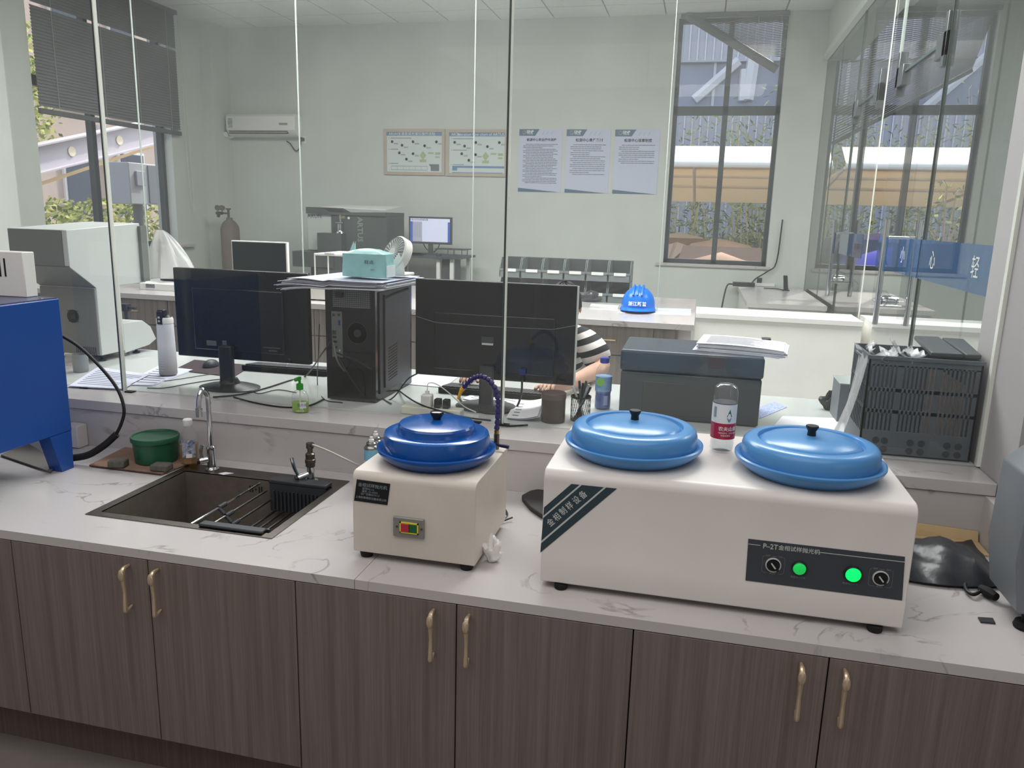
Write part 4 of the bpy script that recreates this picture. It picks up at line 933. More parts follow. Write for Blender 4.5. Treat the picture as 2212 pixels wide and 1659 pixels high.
# second small monitor behind monitor 1, standing on the far bench
zb2=1.101
a,c_=K(499,519,1,5.25),K(622,590,1,5.25)
t=thing('computer_monitor','small monitor with white edges standing on the far bench behind the left monitor','monitor',((a.x+c_.x)/2,5.25,zb2))
h2=.30
build(B().box(a.x,c_.x,5.25,5.28,a.z-h2,a.z),'shell',M_white,t,bevel=.003)
build(B().box(a.x+.009,c_.x-.012,5.247,5.251,a.z-h2+.01,a.z-.009),'back_cover',mat('charcoal_screen_back',(42,50,54),.3),t)
build(B().box((a.x+c_.x)/2-.03,(a.x+c_.x)/2+.03,5.262,5.276,zb2+.01,a.z-h2+.05).lathe([(0,0),(.09,0),(.09,.008),(0,.01)],((a.x+c_.x)/2,5.29,zb2+.0005),24),'stand',M_dark,t)
# keyboards
def keyboard(name,cx,cy,rz,w,d,lab,z=DT):
    t=thing(name,lab,'keyboard',(cx,cy,z),rz)
    build(B().prism([(-w/2,-d/2,.001),(w/2,-d/2,.001),(w/2,-d/2,.024),(-w/2,-d/2,.024)],(0,.001,0)).add([(-w/2,-d/2,.001),(w/2,-d/2,.001),(w/2,d/2,.001),(-w/2,d/2,.001),(-w/2,-d/2,.026),(w/2,-d/2,.026),(w/2,d/2,.012),(-w/2,d/2,.012)],[(0,3,2,1),(4,5,6,7),(0,1,5,4),(1,2,6,5),(2,3,7,6),(3,0,4,7)]),'tray',M_black,t,local=True)
    b=B(); nx_=20
    for r_ in range(6):
        yy=-d/2+.014+r_*(d-.024)/6; zz=.026-.014*(yy+d/2)/d
        x=-w/2+.012
        while x<w/2-.022:
            ww=.0165
            if r_==5 and abs(x+w*.12)<.06: ww=.10
            b.box(x,x+ww-.0025,yy,yy+(d-.024)/6-.004,zz,zz+.006); x+=ww
    build(b,'keys',M_dark,t,local=True,kind='stuff'); return t
q=K(590,815,2,DT); keyboard('keyboard',q.x,q.y+.17,0.02,.45,.145,'black keyboard on the desk beyond the left monitor stand')
q=K(1075,845,2,DT+.02); keyboard('keyboard',q.x-.02,q.y+.03,-.03,.48,.15,'black keyboard under the right monitor between the person\'s hands')
# mouse mat + mouse
build(B().prism(PZ([(375,800),(505,815),(545,790),(420,778)]),(0,0,.003)),'mouse_mat',mat('black_mat_red_hem',(48,28,34),.7),label='black mouse mat left of the keyboard by the frosted bottle',cat='mouse mat')
q=K(450,790,2,DT+.01)
t=build(B().lathe([(0,.034),(.012,.033),(.024,.026),(.031,.013),(.032,.002),(0,.0)],(q.x,q.y+.02,DT+.0035),24,sy=1.6),'computer_mouse',M_dark,label='dark computer mouse on the mat behind the left monitor stand',cat='mouse')
# tower
tx0,tx1,ty0,ty1,tz1=-1.482,-1.262,2.925,3.345,1.458
t=thing('computer_tower','tall black computer tower with its ports facing the glass','computer',((tx0+tx1)/2,3.13,DT))
build(B().box(tx0,tx1,ty0,ty1,DT+.004,tz1),'case',M_blackg,t,bevel=.003)
q0,q1=K(718,622,1,ty0),K(800,667,1,ty0)
mesh_m=bpy.data.materials.new('perforated_steel'); mesh_m.use_nodes=True; n=mesh_m.node_tree; bb=n.nodes['Principled BSDF']
tc=n.nodes.new('ShaderNodeTexCoord'); vo=n.nodes.new('ShaderNodeTexVoronoi'); vo.inputs['Scale'].default_value=125; vo.inputs['Randomness'].default_value=0
n.links.new(tc.outputs['Object'],vo.inputs['Vector']); rp=n.nodes.new('ShaderNodeValToRGB'); rp.color_ramp.interpolation='CONSTANT'; rp.color_ramp.elements[0].color=(.012,.013,.014,1); rp.color_ramp.elements[1].position=.36; rp.color_ramp.elements[1].color=s2l((112,118,118))
n.links.new(vo.outputs['Distance'],rp.inputs[0]); n.links.new(rp.outputs[0],bb.inputs['Base Color']); bb.inputs['Metallic'].default_value=.3; bb.inputs['Roughness'].default_value=.45
build(B().box(q0.x,q1.x,ty0-.002,ty0+.001,q1.z,q0.z),'power_supply_grille',mesh_m,t)
q=K(735,636,1,ty0); build(B().box(q.x-.016,q.x+.016,ty0-.018,ty0-.002,q.z-.010,q.z+.010),'power_plug',M_black,t,bevel=.003)
q0,q1=K(716,672,1,ty0),K(741,772,1,ty0)
io=build(B().box(q0.x,q1.x,ty0-.002,ty0+.001,q1.z,q0.z),'port_panel',mat('io_shield',(118,122,118),.4,metal=.5),t)
for px,py,sx,sz,mm in ((721,680,.005,.005,M_dark),(732,680,.005,.005,M_dark),(733,697,.004,.010,mat('vga_blue',(28,44,110),.4)),(722,718,.008,.008,M_dark),(723,728,.007,.004,M_rubber),(724,738,.008,.004,M_rubber),(726,750,.006,.005,M_dark),(734,757,.003,.003,M_silv)):
    q=K(px,py,1,ty0-.002); build(B().box(q.x-sx,q.x+sx,ty0-.0045,ty0-.0015,q.z-sz,q.z+sz),'port',mm,io)
q=K(772,720,1,ty0); build(B().lathe([(.046,0),(.046,.003),(.043,.003),(.043,0)],(q.x,ty0,q.z),32,Matrix.Rotation(math.pi/2,3,'X')).lathe([(.016,0),(.016,.002),(0,.002)],(q.x,ty0,q.z),20,Matrix.Rotation(math.pi/2,3,'X')),'fan_grille',mat('fan_dark',(40,44,44),.4),t)
build(B().box(tx1,tx1+.006,2.96,3.31,1.02,tz1-.012),'side_panel',mat('side_panel_charcoal',(58,60,64),.42,metal=.3),t,bevel=.002)
a=K(838,640,0,tx1+.006); c_=K(876,628,0,tx1+.006)
build(B().tube([(tx1+.006,3.005,1.04),(tx1+.006,3.005,1.40),(tx1+.006,3.03,1.42),(tx1+.006,3.28,1.435)],.006,6,sm=3),'pressed_channel',M_rubber,t)
b=B(); 
for i in range(8):
    for j in range(12): 
        yy=3.05+.013*i; zz=1.06+.0125*j+.006*i*.2; b.box(tx1+.0055,tx1+.0068,yy,yy+.008,zz,zz+.006)
build(b,'side_vent',M_rubber,t,kind='stuff')
# papers on tower, tissue pack, fan
TZ=tz1
tp=thing('paper_stack','thick sagging pile of papers on top of the computer tower','paper',(-1.37,3.1,TZ))
rnd=random.Random(11)
for k in range(13):
    w0,w1=-1.66+rnd.uniform(-.03,.05),-1.215+rnd.uniform(-.03,.02)
    y0,y1=2.88+rnd.uniform(-.02,.03),3.33+rnd.uniform(-.06,.02)
    def fn(u,v):
        x=w0+(w1-w0)*u; y=y0+(y1-y0)*v
        dz=-.40*max(0,tx0-.02-x)**1.6 +.012*math.sin(6*u+2)*(1-v)*(1 if k>3 else .3)*(x<tx0+.05 and 1 or .3)
        return (x,y,TZ+.0015+k*.0031+max(dz*(1-.02*k),-.05)+(.004 if k>5 else 0)*math.sin(5*u))
    build(B().grid(fn,18,6,.0024),'sheet',M_paper if k%3 else M_paperb,tp)
tz2=TZ+.0015+13*.0031+.0035
q0,q1=K(737,598,1,2.95),K(837,598,1,2.95)
t=thing('tissue_pack','pale turquoise soft tissue pack on the papers over the tower','tissue pack',((q0.x+q1.x)/2,3.0,tz2))
xa,xb=q0.x,q1.x-.008; zt3=K(780,540,1,2.95).z
def pk(u,v):
    th=u*2*math.pi
    ex=.28; cx_=(xa+xb)/2; cy_=3.0
    c,s_=math.cos(th),math.sin(th); X=(abs(c)**ex)*math.copysign(1,c); Yy=(abs(s_)**ex)*math.copysign(1,s_)
    if v<.08: k=v/.08*1.0; z=0
    elif v<.7: k=1; z=(v-.08)/.62
    else: k=1-(v-.7)/.3; z=1+.22*math.sin((1-k)*math.pi/2)
    wob=1+.015*math.sin(7*th+9*v)
    return (cx_+X*(xb-xa)/2*k*wob,cy_+Yy*.052*k*wob,tz2+z*(zt3-tz2)*.86)
build(B().grid(pk,44,20),'wrapper',M_teal,t,smooth=50)
q=K(762,530,1,3.0)
build(B().grid(lambda u,v:(q.x+.012*math.cos(u*6.28)*(1-.6*v)+.008*v,3.0+.010*math.sin(u*6.28)*(1-.6*v),zt3-.004+.030*v+.006*math.sin(u*12.5)*v),16,6),'tissue_tuft',mat('pale_teal_tissue',(176,214,212),.8),t)
text('旺点',.017,(K(797,565,1,2.945).x,2.9445,K(797,567,1,2.945).z),X_,Z_,M_inkd,'print',t,sx=1.2)
text('抽纸巾',.006,(K(803,583,1,2.945).x+.004,2.9445,K(803,583,1,2.945).z),X_,Z_,M_inkd,'print',t)
build(B().box(xb-.001,xb+.0035,2.96,3.045,tz2+.004,tz2+.05),'end_fold',mat('crinkled_white_film',(214,226,228),.25,bump=1,bscale=40),t)
# fan
q=K(868,590,1,3.14); fx_=K(852,560,1,3.14).x; fz=K(852,550,1,3.14).z; fy_=3.16
t=thing('desk_fan','small white desk fan tilted up on the papers beside the tissue pack','fan',(q.x,fy_,tz2))
Rf=(Matrix.Rotation(math.radians(58),3,'Z')@Matrix.Rotation(math.radians(-78),3,'X'))
Rf=Vector((-.52,-.72,.45)).to_track_quat('Z','Y').to_matrix()
fc=Vector((K(856,551,1,fy_).x,fy_,K(856,551,1,fy_).z)); RR=.082
build(B().lathe([(RR*.97,-.022),(RR,-.02),(RR,.014),(RR*.93,.020),(RR*.93,.016),(RR*.96,.01),(RR*.96,-.02)],fc,40,Rf),'housing_ring',M_white,t)
b=B()
for k in range(26):
    a=2*math.pi*k/26; p0=Vector((math.cos(a)*.022,math.sin(a)*.022,.024)); p1=Vector((math.cos(a)*RR*.8,math.sin(a)*RR*.8,.022)); p2=Vector((math.cos(a)*RR*.97,math.sin(a)*RR*.97,.008))
    b.tube([fc+Rf@p0,fc+Rf@p1,fc+Rf@p2],.0016,5)
    p0.z*=-1;p1.z*=-1;p2.z=-.01; b.tube([fc+Rf@p0,fc+Rf@p1,fc+Rf@p2],.0022,5)
build(b,'guard_bars',M_white,t,kind='stuff')
build(B().lathe([(0,.028),(.02,.027),(.024,.02),(.024,.016),(0,.016)],fc,20,Rf).lathe([(0,-.03),(.024,-.028),(.026,-.02),(.026,-.014),(0,-.014)],fc,20,Rf),'hub',M_white,t)
b=B()
for k in range(5):
    a=2*math.pi*k/5; b.add([fc+Rf@Vector((math.cos(a+d)*r_,math.sin(a+d)*r_,h)) for r_,d,h in ((.015,-.2,-.006),(RR*.85,-.35,-.010),(RR*.88,.35,.008),(.015,.3,.006))],[(0,1,2,3)])
build(b,'blade_set',mat('fan_blade_grey',(178,182,184),.4),t)
c0=fc+Vector((.030,-.0,-.01))
build(B().prism([(fc.x-.012,fy_-.05,tz2),(fc.x+.062,fy_-.05,tz2),(fc.x+.052,fy_-.05,fc.z-.015),(fc.x+.034,fy_-.05,fc.z+.012),(fc.x+.014,fy_-.05,fc.z-.015)],(0,-.012,0)),'bracket',M_white,t,bevel=.004)
build(B().box(fc.x-.03,fc.x+.065,fy_-.062,fy_+.05,tz2,tz2+.012),'base',M_white,t,bevel=.005)
build(B().tube([fc+Vector((-.03,0,-.02)),fc+Vector((-.07,.01,.015)),fc+Vector((-.11,.02,.01)),fc+Vector((-.135,.03,-.03))],.004,6,sm=4),'wire',M_white,t)
# soap bottle on front ledge
LZ=.9855
p=K(642,893,2,.985); sx_,sy_=p.x,p.y+.027
t=thing('soap_dispenser','clear pump bottle half full of lime green hand soap on the marble ledge','soap bottle',(sx_,sy_,LZ))
build(B().lathe([(0,0),(.030,0),(.0335,.004),(.0345,.045),(.033,.065),(.026,.080),(.013,.089),(.011,.092),(.011,.094)],(sx_,sy_,LZ),32,sy=.8),'body',M_pet,t)
build(B().lathe([(0,.002),(.030,.002),(.0325,.006),(.0330,.040),(0,.040)],(sx_,sy_,LZ),32,sy=.8),'soap',mat('lime_soap',(158,206,60),.12,trans=.35,ior=1.2),t)
build(B().lathe([(.0125,.090),(.0135,.092),(.0135,.112),(.010,.114),(.005,.115),(.005,.130),(0,.130)],(sx_,sy_,LZ),20),'collar',M_green if 0 else mat('grass_green_plastic',(52,158,54),.35),t)
build(B().box(sx_-.006,sx_+.006,sy_-.034,sy_+.006,LZ+.128,LZ+.142),'pump_head',mat('grass_green_plastic',(52,158,54),.35),t,bevel=.003)
build(B().fr((sx_,sy_,LZ+.01),(sx_,sy_,LZ+.112),.003,n=8),'dip_tube',mat('milky_tube',(210,222,206),.4),t)
build(B().lathe([(.0352,.020),(.0352,.045)],(sx_,sy_,LZ),12,a0=-1.25,a1=-.45,sy=.8),'front_label',M_label,t)
text('蓝月亮',.013,(sx_+.0225,sy_-.0275,LZ+.034),(1,.35,0),Z_,mat('label_blue',(40,50,150),.5),'print',t)
text('芦荟',.006,(sx_+.020,sy_-.0275,LZ+.018),(1,.3,0),Z_,M_label,'print',t); text('抑菌洗手液',.006,(sx_+.014,sy_-.0285,LZ+.010),(1,.3,0),Z_,M_label,'print',t)
# power strip
a,c_=K(866,884,2,.985),K(994,888,2,.985)
t=thing('power_strip','white power strip with charger and plugs on the desk behind the glass','power strip',((a.x+c_.x)/2,a.y+.05,DT))
sy0=2.80
build(B().box(K(866,880,1,sy0).x,K(994,884,1,sy0).x,sy0,sy0+.055,DT+.0,DT+.032),'strip_body',mat('ivory_plastic',(216,218,204),.4),t,bevel=.004)
q=K(920,838,1,sy0+.01)
build(B().box(q.x-.021,q.x+.021,sy0+.006,sy0+.045,DT+.032,DT+.082),'charger',M_white,t,bevel=.005)
build(B().box(q.x-.007,q.x+.007,sy0+.02,sy0+.032,DT+.082,DT+.096),'usb_plug',M_white,t)
build(B().tube([(q.x,sy0+.026,DT+.096),(q.x+.003,sy0+.03,DT+.125),(q.x+.03,sy0+.05,DT+.120),(q.x+.08,sy0+.06,DT+.085),(q.x+.13,sy0+.09,DT+.03),(q.x+.18,sy0+.1,DT+.006)],.0022,6,sm=5),'white_cable',M_white,t)
for dx in (.045,.08): build(B().box(q.x+dx-.013,q.x+dx+.013,sy0+.010,sy0+.042,DT+.032,DT+.068),'plug',M_black,t,bevel=.004)
# cables
def cable(pts,lab,r=.0035,z=DT,y=None,m=M_cable,sm=6):
    P=[]
    for q in pts:
        if len(q)==2: P.append(K(q[0],q[1],2,z+r+.0005))
        else: P.append(K(q[0],q[1],1,q[2]))
    build(B().tube(P,r,7,sm=sm),'cable',m,label=lab,cat='cable')
cable([(318,838),(355,838),(400,830),(450,822),(490,818)],'thin black cable trailing left of the left monitor base',.0022)
cable([(330,826),(380,820),(430,812),(470,806)],'thin grey cable passing in front of the frosted bottle',.0018,m=M_dark)
cable([(460,858),(520,852),(575,838),(625,822),(660,812),(700,758,2.915),(716,735,2.915)],'black cable running from the left monitor base up to the tower ports',.0035)
cable([(505,858),(560,872),(620,880),(668,876),(700,862)],'black cable looping in front of the left monitor base',.0035)
cable([(540,842),(560,850),(600,842),(640,848)],'thin black wavy cable between monitor base and soap bottle',.002)
cable([(690,700,2.9),(688,760,2.9),(686,830),(700,862),(740,870)],'thin black cable hanging left of the tower',.0022)
cable([(720,740,2.90),(735,790,2.88),(790,840),(845,872)],'grey cable hanging from the tower ports to the right',.0038,m=mat('grey_cable',(96,100,100),.5))
cable([(730,770,2.90),(760,820,2.87),(800,866),(845,862),(880,820,3.0),(905,805,3.04)],'black cable drooping from the tower toward the right monitor',.003)
cable([(728,762,2.90),(790,790,2.86),(850,835),(900,870,2.795),(960,890,2.79),(1010,902),(1060,908)],'long black cable crossing in front of the white power strip',.0033,z=DT)
cable([(1075,915),(1100,920),(1140,918)],'short black cable at the foot of the glass right of the coolant hose',.004)
cable([(1128,812,3.03),(1126,850,3.02),(1115,880),(1090,892),(1040,890),(1000,870),(990,850)],'black video cable hanging below the right monitor',.0045)
# papers, brown cup, pens, drink, printer
sheets('paper_stack',PZ([(1000,862),(1120,890),(1175,860),(1060,836)]),DT,3,'printed sheets under the right monitor stand','paper',lines=8,seed=7)
sheets('paper_stack',PZ([(1098,905),(1165,912),(1180,872),(1120,866)],DT+.003),DT+.004,3,'curled white sheets left of the brown cup','paper',seed=9,curl=.03,lines=5)
sheets('paper_stack',PZ([(870,830),(960,838),(990,815),(905,808)]),DT,2,'sheet of paper between tower and right monitor','paper',seed=19)
def lathe_at(px,py,name,m,prof,lab,cat,dy=.03,n=32,**k):
    p=K(px,py,2,DT); return build(B().lathe(prof,(p.x,p.y+dy,DT),n),name,m,label=lab,cat=cat,**k)
p=K(1190,915,2,DT); 
t=thing('tin_canister','dark brown lidded tin canister behind the glass','canister',(p.x,p.y+.035,DT))
build(B().lathe([(0,0),(.046,0),(.047,.002),(.047,.098),(0,.098)],(p.x,p.y+.04,DT),36),'body',mat('dark_brown_tin',(66,52,48),.35),t)
build(B().lathe([(.0485,.092),(.049,.094),(.049,.112),(.047,.115),(0,.115)],(p.x,p.y+.04,DT),36),'lid',mat('brown_tin_lid',(88,70,66),.3),t)
p=K(1250,912,2,DT); px_,py_=p.x,p.y+.036
t=thing('pen_holder','black wire mesh pen holder beside the brown canister','pen holder',(px_,py_,DT)); b=B()
for k in range(26):
    a=2*math.pi*k/26
    for s_ in (1,-1): b.tube([(px_+.038*math.cos(a+s_*w*.5),py_+.038*math.sin(a+s_*w*.5),DT+.003+.094*w) for w in (0,.25,.5,.75,1)],.0007,3)
b.lathe([(.0375,.003),(.0385,.003),(.0385,.0),(0,.0)],(px_,py_,DT),26).lathe([(.0375,.092),(.0405,.092),(.0405,.098),(.0375,.098),(.0375,.092)],(px_,py_,DT),32)
build(b,'mesh_cup',M_black,t)
rnd=random.Random(3)
for k,(dx,dy,tx,ty,m_,nm,lb) in enumerate(((-.02,.0,-.036,.0,M_silv,'pen','silver pen leaning left in the mesh pen holder'),(-.004,.012,.004,.01,M_black,'pen','black pen upright at the middle of the mesh pen holder'),(.01,-.005,.018,-.004,M_dark,'marker','dark marker leaning slightly right in the pen holder'),(.02,.006,.036,.0,M_black,'pen','black pen leaning right in the mesh pen holder'),(.0,-.018,.03,-.012,mat('translucent_pen',(150,160,160),.3),'pen','grey translucent pen leaning right in the pen holder'),(-.01,-.01,-.008,-.012,mat('pen_green_grey',(90,106,100),.4),'marker','grey green marker at the front of the pen holder'))):
    h=.135+.012*((k*7)%3); bz=Vector((px_-tx*.6,py_-ty*.6,DT+.004)); tp_=Vector((px_+tx,py_+ty,DT+h))
    t=thing(nm,lb,'pen',bz); build(B().fr(bz,bz.lerp(tp_,.8),.0042,.0046,10),'barrel',m_,t); build(B().fr(bz.lerp(tp_,.8),tp_,.0052,.0045,10),'cap',M_black if k%2 else m_,t)
p=K(1299,885,2,DT); bx,by=p.x,p.y+.03
t=thing('drink_bottle','clear bottle with blue cap and blue green label behind the glass','bottle',(bx,by,DT))
build(B().lathe([(0,0),(.031,0),(.034,.004),(.033,.05),(.031,.065),(.034,.075),(.034,.14),(.031,.165),(.018,.187),(.015,.190),(.015,.195)],(bx,by,DT),32),'bottle_body',M_pet,t)
build(B().lathe([(0,.003),(.030,.003),(.0325,.006),(.031,.06),(.0325,.08),(.0325,.135),(0,.135)],(bx,by,DT),28),'drink',mat('blue_drink',(60,84,176),.2,trans=.3),t)
build(B().lathe([(.0346,.076),(.0346,.138)],(bx,by,DT),32),'label',mat('drink_label',(52,112,190),.4,col2=(150,190,214),scale=18),t)
build(B().lathe([(0,0),(.018,0),(.018,.001),(0,.001)],(bx-.009,by-.0345,DT+.118),20,Matrix.Rotation(math.pi/2,3,'X')),'label_spot',mat('label_green_spot',(130,190,96),.5),t)
build(B().lathe([(.0352,.02),(.0352,.06)],(bx,by,DT),10,a0=-1.35,a1=-.85),'print_panel',mat('pale_blue_print',(150,170,214),.5),t)
build(B().lathe([(.0165,.192),(.019,.194),(.019,.214),(.017,.216),(0,.216)],(bx,by,DT),24),'cap',mat('cap_blue_violet',(60,66,168),.35),t)
# printer
t=thing('laser_printer','black laser printer seen from behind with papers on top','printer',(0,3.2,DT))
build(B().box(-.270,.268,3.05,3.40,DT+.004,1.175),'body',mat('printer_black',(44,54,62),.35),t,bevel=.006)
build(B().box(-.275,.272,3.045,3.41,1.178,1.262),'lid',mat('printer_lid_grey',(58,68,76),.32),t,bevel=.010)
build(B().box(-.18,.15,3.046,3.0505,1.01,1.14),'rear_hatch',mat('printer_hatch',(46,52,56),.3),t,bevel=.004)
for x in (-.24,.235):
    for y in (3.08,3.36): build(B().fr((x,y,DT),(x,y,DT+.006),.012,n=12),'foot',M_rubber,t)
pz=1.263
tp=thing('paper_stack','thick pile of printed documents with a binder clip on the black printer','paper',(.2,3.2,pz))
c4=[K(1490,728,2,pz),K(1535,766,2,pz),K(1698,758,2,pz),K(1632,716,2,pz)]
c4=[Vector((.02,3.14,0)),Vector((.345,3.08,0)),Vector((.375,3.32,0)),Vector((.05,3.40,0))]
rnd=random.Random(8)
for k in range(12):
    o_=Vector((rnd.uniform(-.008,.008),rnd.uniform(-.006,.006),0)) if k>3 else Vector((-.02+.01*k,-.012,0))
    def fn(u,v):
        q=c4[0].lerp(c4[1],u).lerp(c4[3].lerp(c4[2],u),v)+o_
        return (q.x,q.y,pz+.002+k*.0028*(.75+.25*math.sin(2.6*u+.4))-.03*max(0,u-.82)**1.2*(1 if k<3 else .25))
    build(B().grid(fn,12,4,.0024),'document',M_paper if k%2 else M_paperb,tp)
b=B(); rnd=random.Random(9)
def top(u,v):
    q=c4[0].lerp(c4[1],u).lerp(c4[3].lerp(c4[2],u),v); return (q.x,q.y,pz+.0025+11*.0028*(.75+.25*math.sin(2.6*u+.4))-.03*max(0,u-.82)**1.2*.25+.0006)
for i in range(16):
    v=.08+.052*i; u1=rnd.uniform(.6,.9); b.grid(lambda a_,c_,v=v,u1=u1: top(.08+(u1-.08)*a_,v+.016*c_),10,1)
build(b,'print_lines',M_ink,tp)
q=Vector(top(.75,.98))
t=thing('binder_clip','black binder clip on the edge of the document pile on the printer','clip',q)
build(B().prism([q+Vector((-.018,-.012,-.006)),q+Vector((-.018,-.012,.002)),q+Vector((-.018,.006,.007)),q+Vector((-.018,.006,-.012))],(.036,0,0)),'jaw',M_black,t)
build(B().tube([q+Vector((-.012,-.010,.003)),q+Vector((-.010,-.032,.012)),q+Vector((.010,-.032,.012)),q+Vector((.012,-.010,.003))],.0012,5),'wire_handle',M_steel,t)
# right end: grid print, dark lump, box, crate, scanners
build(B().prism(PZ([(1640,905),(1700,880),(1672,868),(1640,880)]),(0,0,.0012)),'grid_sheet',mat('grid_paper',(196,206,226),.7,col2=(110,130,190),scale=120),label='sheet with a blue grid right of the black printer',cat='paper')
build(B().prism(PZ([(1655,940),(1850,965),(1818,905),(1690,900)]),(0,0,.003)),'paper_sheet',M_paper,label='white sheets lying between the printer and the dark crate',cat='paper')
crumple('dark_cloth',(K(1795,888,2,DT).x,K(1795,888,2,DT).y+.03,DT),.034,M_dark,'crumpled dark grey cloth left of the dark crate','cloth',12,(1.2,.8,1.0))
a=K(1816,830,1,3.25); c_=K(1862,905,1,3.25)
t=thing('storage_box','small grey box with a glassy lid behind the dark crate','box',(a.x,3.3,DT))
build(B().box(a.x,a.x+.15,3.25,3.42,DT+.0,a.z),'body',M_grey,t); build(B().box(a.x-.003,a.x+.153,3.247,3.423,a.z,a.z+.004),'lid',M_gedge,t)
# crate
cx0,cx1,cy0,cy1,cz1=.588,.940,2.815,3.09,1.335
t=thing('plastic_crate','dark grey slotted plastic crate full of clear bags at the right end of the desk','crate',(.77,2.95,DT))
mc=mat('crate_grey',(84,92,100),.45,var=.05)
b=B(); b.box(cx0,cx1,cy0,cy0+.006,cz1-.035,cz1)
rows=[(cz1-.11,cz1-.035),(cz1-.185,cz1-.122),(cz1-.26,cz1-.197)]
for k,zr in enumerate((cz1-.122,cz1-.197,cz1-.272)): b.box(cx0,cx1,cy0,cy0+.006,zr,zr+.012)
b.box(cx0,cx1,cy0,cy0+.006,DT+.002,cz1-.272+.0)
x=cx0; i=0
while x<cx1-.004:
    wide=(i%8==7); w_=.020 if wide else .0065
    b.box(x,min(x+w_,cx1),cy0,cy0+.006,cz1-.26,cz1-.03); x+=w_+.0068; i+=1
fp=build(b,'front_wall',mc,t)
for gx_ in (.64,.668,.75,.785,.865,.90):
    for gz in (DT+.022,DT+.052):
        build(B().lathe([(0,.0),(.0115,.0),(.0115,.0015),(0,.0015)],(gx_,cy0-.0003,gz),18,Matrix.Rotation(math.pi/2,3,'X')),'round_hole',mat('crate_hole_dark',(44,50,56),.6),fp)
b=B(); b.box(cx0,cx0+.006,cy0,cy1,cz1-.03,cz1); b.box(cx0,cx0+.006,cy0,cy1,DT+.002,DT+.08)
y=cy0
while y<cy1: b.box(cx0,cx0+.006,y,y+.008,DT+.08,cz1-.03); y+=.026
b.box(cx0,cx0+.006,cy0,cy1,DT+.16,DT+.172); b.box(cx0,cx0+.006,cy0,cy1,DT+.24,DT+.252)
build(b,'left_wall',mc,t)
b=B(); b.box(cx1-.006,cx1,cy0,cy1,DT+.002,cz1); b.box(cx0,cx1,cy1-.006,cy1,DT+.002,cz1); b.box(cx0,cx1,cy0,cy1,DT+.001,DT+.006); b.box(cx0-.006,cx1+.004,cy0-.006,cy0,cz1-.012,cz1); build(b,'body',mc,t)
rnd=random.Random(21)
for k in range(11):
    x=.585+.018*k; z=cz1-.02; L=rnd.uniform(.02,.05); yy=2.85+rnd.uniform(0,.2); lean=rnd.uniform(-.03,.02)
    def fn(u,v): return (x+lean*v+.012*math.sin(5*v+k),yy-.05+.10*u,z+L*v+.008*math.sin(9*u+k)*v)
    build(B().grid(fn,6,5,Vector((.0012,0,0))),'sample_bag',M_foil,label='clear sample bag standing in the dark crate, '+['leftmost','second from left','third from left','fourth from left','fifth from left','middle one','fifth from right','fourth from right','third from right','second from right','rightmost'][k],cat='bag',group='clear bags standing in the dark crate')
def bagl(u,v): return (.590-.045*v*(.6+.4*math.sin(5*u))-.03*v*v,2.84+.16*u,cz1-.01-.30*v+.01*math.sin(13*u+3*v))
build(B().grid(bagl,14,14,Vector((-.001,0,0))),'draped_bag',M_foil,label='clear plastic bag draped down the left side of the dark crate',cat='bag')

# tan board in the crate carries a peach sun patch in its colour
build(B().prism([(.80,2.90,DT+.02),(.80,2.90,cz1-.03),(.925,2.90,cz1-.10),(.925,2.90,DT+.02)],(0,.01,0)),'sun_patch_board',mat('sun_patch_board',(212,184,160),.8),label='peach sun patch painted as a board behind the slots of the crate',cat='cardboard')
# two dark lids on top
for k,(pts,lab) in enumerate(([((1975,726),(2022,768),(2085,768),(2028,728)),'dark grey flat lid on the left resting over the crate'],[((2035,730),(2090,768),(2150,770),(2082,733)),'dark grey flat lid on the right resting over the crate'])):
    q=[K(x,y,2,cz1+.018) for x,y in pts]
    q=[Vector((min(v.x,.935) if v.y<2.98 else v.x,max(2.83,v.y),cz1+.004)) for v in q]
    build(B().prism(q,(0,0,.016)),'flat_lid',mat('lid_charcoal',(66,70,72),.4),label=lab,cat='lid',bevel=.004)
# ================================================================ PERSON
def skinmesh(name,verts,edges,radii,m,par,root=0,sub=2):
    me=bpy.data.meshes.new(name); me.from_pydata([tuple(WM[par].inverted()@Vector(v)) for v in verts],edges,[])
    o=bpy.data.objects.new('tmp',me); COL.objects.link(o)
    md=o.modifiers.new('skin','SKIN'); md.use_smooth_shade=True
    lay=me.skin_vertices[0].data if me.skin_vertices else None
    if lay is None:
        bpy.context.view_layer.objects.active=o
        bpy.ops.object.skin_root_mark if 0 else None
    sv=me.skin_vertices[0].data if len(me.skin_vertices) else me.attributes.new('skin','FLOAT_VECTOR','POINT') and me.skin_vertices[0].data
    for i,r in enumerate(radii): sv[i].radius=(r,r) if not isinstance(r,tuple) else r
    for i in range(len(verts)): sv[i].use_root=(i==root)
    s=o.modifiers.new('sub','SUBSURF'); s.levels=sub; s.render_levels=sub
    bpy.context.view_layer.update()
    m2=bpy.data.meshes.new_from_object(o.evaluated_get(bpy.context.evaluated_depsgraph_get())); bpy.data.objects.remove(o)
    m2.materials.clear(); m2.materials.append(m); m2.name=name; m2.shade_smooth()
    o=bpy.data.objects.new(name,m2); COL.objects.link(o); o.parent=par; WM[o]=WM[par].copy(); return o
PX,PY=-.74,3.98
t=thing('person','person in a black and white striped T-shirt seated behind the right monitor','person',(PX,PY,FF))
hd=Vector((-.640,3.86,1.325)) 
pel=Vector((PX,PY+.10,.80)); ch=Vector((PX,PY+.02,1.04)); nk=Vector((PX+.05,PY-.04,1.205))
shL=Vector((PX+.185,PY+.0,1.165)); shR=Vector((PX-.185,PY+.0,1.165))
elL=Vector((-.425,3.83,1.035)); elR=Vector((-.965,3.80,1.04))
